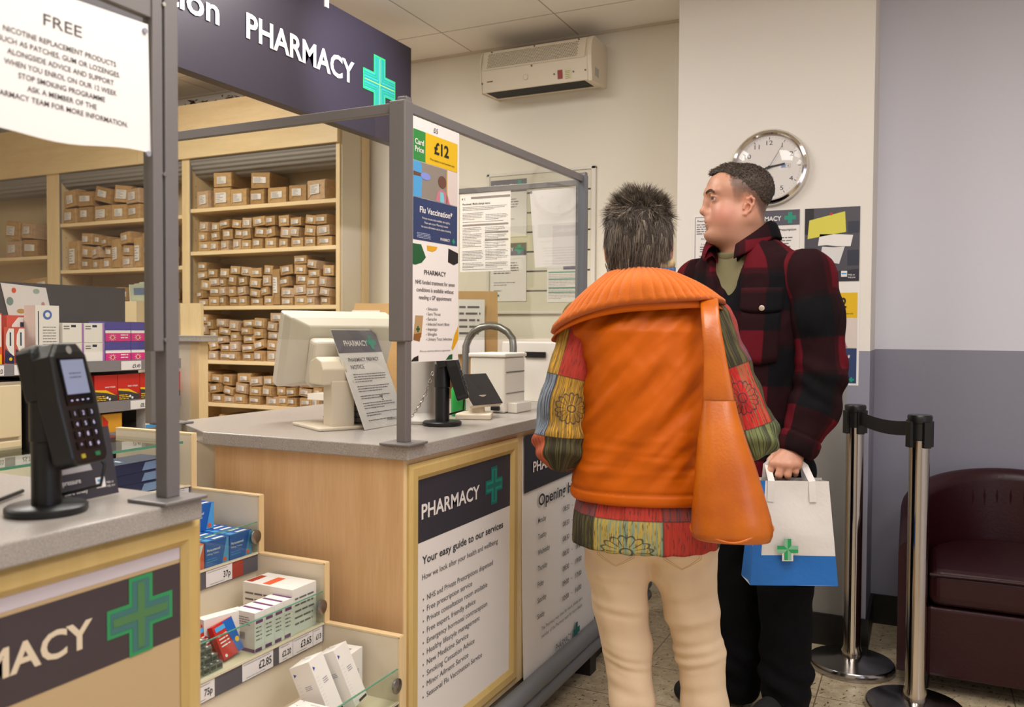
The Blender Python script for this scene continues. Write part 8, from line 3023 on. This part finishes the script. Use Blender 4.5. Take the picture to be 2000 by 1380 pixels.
def collar(name, m, amp, nrib, off, low, th):
    NA_, NB_ = 420, 14
    rows_o, rows_i = [], []
    for i in range(NA_ + 1):
        a = math.radians(-128 + 256 * i / NA_)        # 0 = middle of the back
        s_, c_ = math.sin(a), math.cos(a)
        tilt = s_
        e = abs(a) / math.radians(128)
        top = Vector((-0.008 + 0.080 * s_, -0.010 - 0.070 * c_, 1.403 - 0.028 * e ** 1.5))
        zb = 1.316 + (0.016 * tilt) - 0.048 * (1 - c_) * 0.6 - (0.030 if tilt < 0 else -0.012) * abs(tilt) ** 2 - low
        bx = (0.226 if tilt < 0 else 0.196) * abs(s_) ** 0.9 * (1 if s_ > 0 else -1) * (1.05 if low else 1)
        bot = Vector((-0.002 + bx, -0.002 - 0.142 * c_, zb))
        ro, ri = [], []
        for j in range(NB_ + 1):
            v = j / NB_
            p = top.lerp(bot, v)
            outw = Vector((s_, -c_, 0.35)).normalized()
            bul = math.sin(PI * min(1, v * 1.02)) * (0.026 - 0.018 * abs(s_)) + off
            p = p + outw * bul
            rib = amp * (abs(math.sin(nrib * 0.5 * a)) ** 0.6 * 2 - 1.6 if amp else 0) * min(1, 6 * (1 - v) + 0.35)
            roll = th * (1.0 + 0.5 * math.exp(-((v - 0.97) / 0.06) ** 2))
            ro.append(p + outw * (roll * 0.5 + rib) * math.sqrt(max(0.0, 1 - max(0, (v - 0.9) / 0.1) ** 2) * 0.85 + 0.15))
            ri.append(p - outw * roll * 0.5)
        rows_o.append(ro)
        rows_i.append(ri)
    V_ = [tuple(p) for r_ in rows_o for p in r_] + [tuple(p) for r_ in rows_i for p in r_]
    n1, m1 = (NA_ + 1) * (NB_ + 1), NB_ + 1
    F_ = []
    for i in range(NA_):
        for j in range(NB_):
            k = i * m1 + j
            F_.append((k, k + 1, k + m1 + 1, k + m1))
            F_.append((n1 + k, n1 + k + m1, n1 + k + m1 + 1, n1 + k + 1))
    ring_ = [i * m1 for i in range(NA_ + 1)] + [NA_ * m1 + j for j in range(1, m1)] + [i * m1 + NB_ for i in range(NA_ - 1, -1, -1)] + [j for j in range(NB_ - 1, 0, -1)]
    for a, b in zip(ring_, ring_[1:] + ring_[:1]):
        F_.append((a, a + n1, b + n1, b))
    ob = solid_object(name, np.array(V_), np.array(F_), m, wom)
    bmx = bmesh.new()
    bmx.from_mesh(ob.data)
    bmesh.ops.recalc_face_normals(bmx, faces=bmx.faces)
    bmx.to_mesh(ob.data)
    bmx.free()
    return ob


mknit = mat('orange rib knit', '#d86c0a', 0.9, sheen=0.2, bump=(650, 0.5))
collar('cloth_collar', mgil, 0.0, 0, -0.004, 0.016, 0.003)
collar('knit_collar', mknit, 0.0030, 52, 0.006, 0.0, 0.014)
sc = MB()
mscf = mat('blue patterned scarf', '#46608c', 0.8, var=(60, 0.5))
msc2 = mat('sand scarf fold', '#b09a70', 0.8, var=(60, 0.3))
for (rr_, z, m_, a0) in ((0.068, 1.405, mscf, 0), (0.066, 1.418, msc2, 0.4)):
    sc.tube([Vector((0.002 + (rr_ - 0.004 + 0.003 * math.sin(3 * a + a0)) * math.cos(a), -0.004 + rr_ * 0.95 * math.sin(a), z + 0.006 * math.sin(2 * a + a0))) for a in [2 * PI * q / 36 for q in range(36)]], 0.013, m_, 10, closed=True)
sc.build('scarf', wom, local=True)

# ---------------------------------------------------------------- orange shoulder bag
Mw = Matrix.Translation(WOM) @ Matrix.Rotation(WRZ, 4, 'Z')
mbag = mat('orange leather', '#d0680c', 0.36, coat=0.15, bump=(160, 0.06))
t = NT(mbag)
nz = t.node('ShaderNodeTexNoise', inp={'Vector': t.coords(), 'Scale': 9.0, 'Detail': 4.0})
t.link(t.ramp(nz.outputs[0], [(0.35, lin('#b05402')), (0.65, lin('#c86806'))]), t.b.inputs['Base Color'])
bag0 = Mw @ Vector((0.2, -0.2, 0.775))
hb_ = thing('shoulder_bag', 'orange leather bucket bag hanging from the shoulder of the grey-haired person', 'handbag', bag0, WRZ)


def loft(secs, m, name, n=40, pw=2.6, parent=None):
    vs, fs = [], []
    for (z, x, y, rx, ry, tlt) in secs:
        for k in range(n):
            a = 2 * PI * k / n
            c_, s_ = math.cos(a), math.sin(a)
            q = (abs(c_) ** pw + abs(s_) ** pw) ** (1 / pw)
            vs.append(Mw @ Vector((x + rx * c_ / q, y + ry * s_ / q, z + tlt * c_ / q)))
    for i in range(len(secs) - 1):
        for k in range(n):
            q = (k + 1) % n
            fs.append((i * n + k, i * n + q, (i + 1) * n + q, (i + 1) * n + k))
    fs += [tuple(range(n))[::-1], tuple((len(secs) - 1) * n + k for k in range(n))]
    b = MB().add(vs, fs, m, True)
    return b.build(name, parent, sharp=60)


loft([(0.775, 0.205, -0.205, 0.070, 0.045, 0), (0.778, 0.205, -0.205, 0.084, 0.058, 0), (0.787, 0.203, -0.205, 0.0905, 0.066, 0.004), (0.800, 0.203, -0.204, 0.0915, 0.069, 0.004), (0.83, 0.201, -0.203, 0.088, 0.068, 0.002), (0.88, 0.196, -0.20, 0.079, 0.062, 0), (0.94, 0.189, -0.195, 0.068, 0.052, 0), (1.00, 0.181, -0.19, 0.055, 0.040, 0), (1.05, 0.176, -0.185, 0.044, 0.028, 0), (1.092, 0.173, -0.18, 0.037, 0.016, 0)], mbag, 'bag_body', parent=hb_)
loft([(1.088, 0.173, -0.18, 0.0372, 0.0162, 0), (1.090, 0.173, -0.18, 0.0378, 0.0168, 0), (1.092, 0.173, -0.18, 0.0372, 0.0162, 0)], mbag, 'seam_band', parent=hb_)
pip = MB()
pip.tube([Mw @ Vector((0.203 + 0.0915 * math.cos(a), -0.2045 + 0.0685 * math.sin(a), 0.795 + 0.004 * math.cos(a) + 0.008 * math.cos(2 * a + 0.3) + (0.004 * math.sin(5 * a)))) for a in [2 * PI * q / 48 for q in range(48)]], 0.0028, mbag, 8, closed=True)
pip.build('base_piping', hb_)
sp_ = [(0.174, -0.184, 1.04, 0.038), (0.173, -0.181, 1.09, 0.0375), (0.168, -0.174, 1.15, 0.029), (0.161, -0.167, 1.22, 0.024), (0.153, -0.150, 1.285, 0.021), (0.155, -0.105, 1.325, 0.022), (0.156, -0.05, 1.337, 0.022), (0.155, 0.0, 1.335, 0.022), (0.158, 0.06, 1.315, 0.023), (0.163, 0.105, 1.25, 0.026), (0.168, 0.135, 1.15, 0.03)]
vs, fs = [], []
for i, (x, y, z, w_) in enumerate(sp_):
    p = Vector((x, y, z))
    a_ = Vector(sp_[max(i - 1, 0)][:3])
    b_ = Vector(sp_[min(i + 1, len(sp_) - 1)][:3])
    tg = (b_ - a_).normalized()
    nn = Vector((1, 0, 0)).cross(tg).normalized()
    for (u_, l_) in ((-1, -0.4), (-0.8, -1), (0.8, -1), (1, -0.4), (1, 0.4), (0.8, 1), (-0.8, 1), (-1, 0.4)):
        vs.append(Mw @ (p + Vector((1, 0, 0)) * (u_ * w_) + nn * (l_ * 0.007 * (1 - 0.35 * abs(u_)))))
n = 8
for i in range(len(sp_) - 1):
    for k in range(n):
        q = (k + 1) % n
        fs.append((i * n + k, i * n + q, (i + 1) * n + q, (i + 1) * n + k))
fs += [tuple(range(n))[::-1], tuple((len(sp_) - 1) * n + k for k in range(n))]
so_ = MB().add(vs, fs, mbag, True).build('strap', hb_, sharp=70)
ss = so_.modifiers.new('subd', 'SUBSURF')
ss.levels = ss.render_levels = 1
# ---------------------------------------------------------------- print belongs to the sheet it is printed on
def merge_print(sheet, printed):
    a, b = sheet.data, printed.data
    na = len(a.vertices)
    V_ = [tuple(v.co) for v in a.vertices] + [tuple(v.co) for v in b.vertices]
    F_ = [tuple(p.vertices) for p in a.polygons] + [tuple(na + k for k in p.vertices) for p in b.polygons]
    ms = list(a.materials)
    for m in b.materials:
        if m not in ms:
            ms.append(m)
    mi_ = [p.material_index for p in a.polygons] + [ms.index(b.materials[p.material_index]) for p in b.polygons]
    sm_ = [p.use_smooth for p in a.polygons] + [p.use_smooth for p in b.polygons]
    me = bpy.data.meshes.new(a.name)
    me.from_pydata(V_, [], F_)
    for m in ms:
        me.materials.append(m)
    me.polygons.foreach_set('material_index', mi_)
    me.polygons.foreach_set('use_smooth', sm_)
    me.update()
    sheet.data = me
    bpy.data.objects.remove(printed)


SHEETS = ('paper_sheet', 'poster_sheet', 'card', 'dial')
PRINTS = ('lettering', 'colour_blocks', 'colour_shapes', 'photograph', 'picture', 'markings', 'banner')
for root in [o for o in COL.objects if o.parent is None and o.type == 'EMPTY']:
    kids = list(root.children)
    sheet = next((c for c in kids if c.name.split('.')[0] in SHEETS), None)
    if sheet is not None:
        for c in kids:
            if c.name.split('.')[0] in PRINTS:
                merge_print(sheet, c)
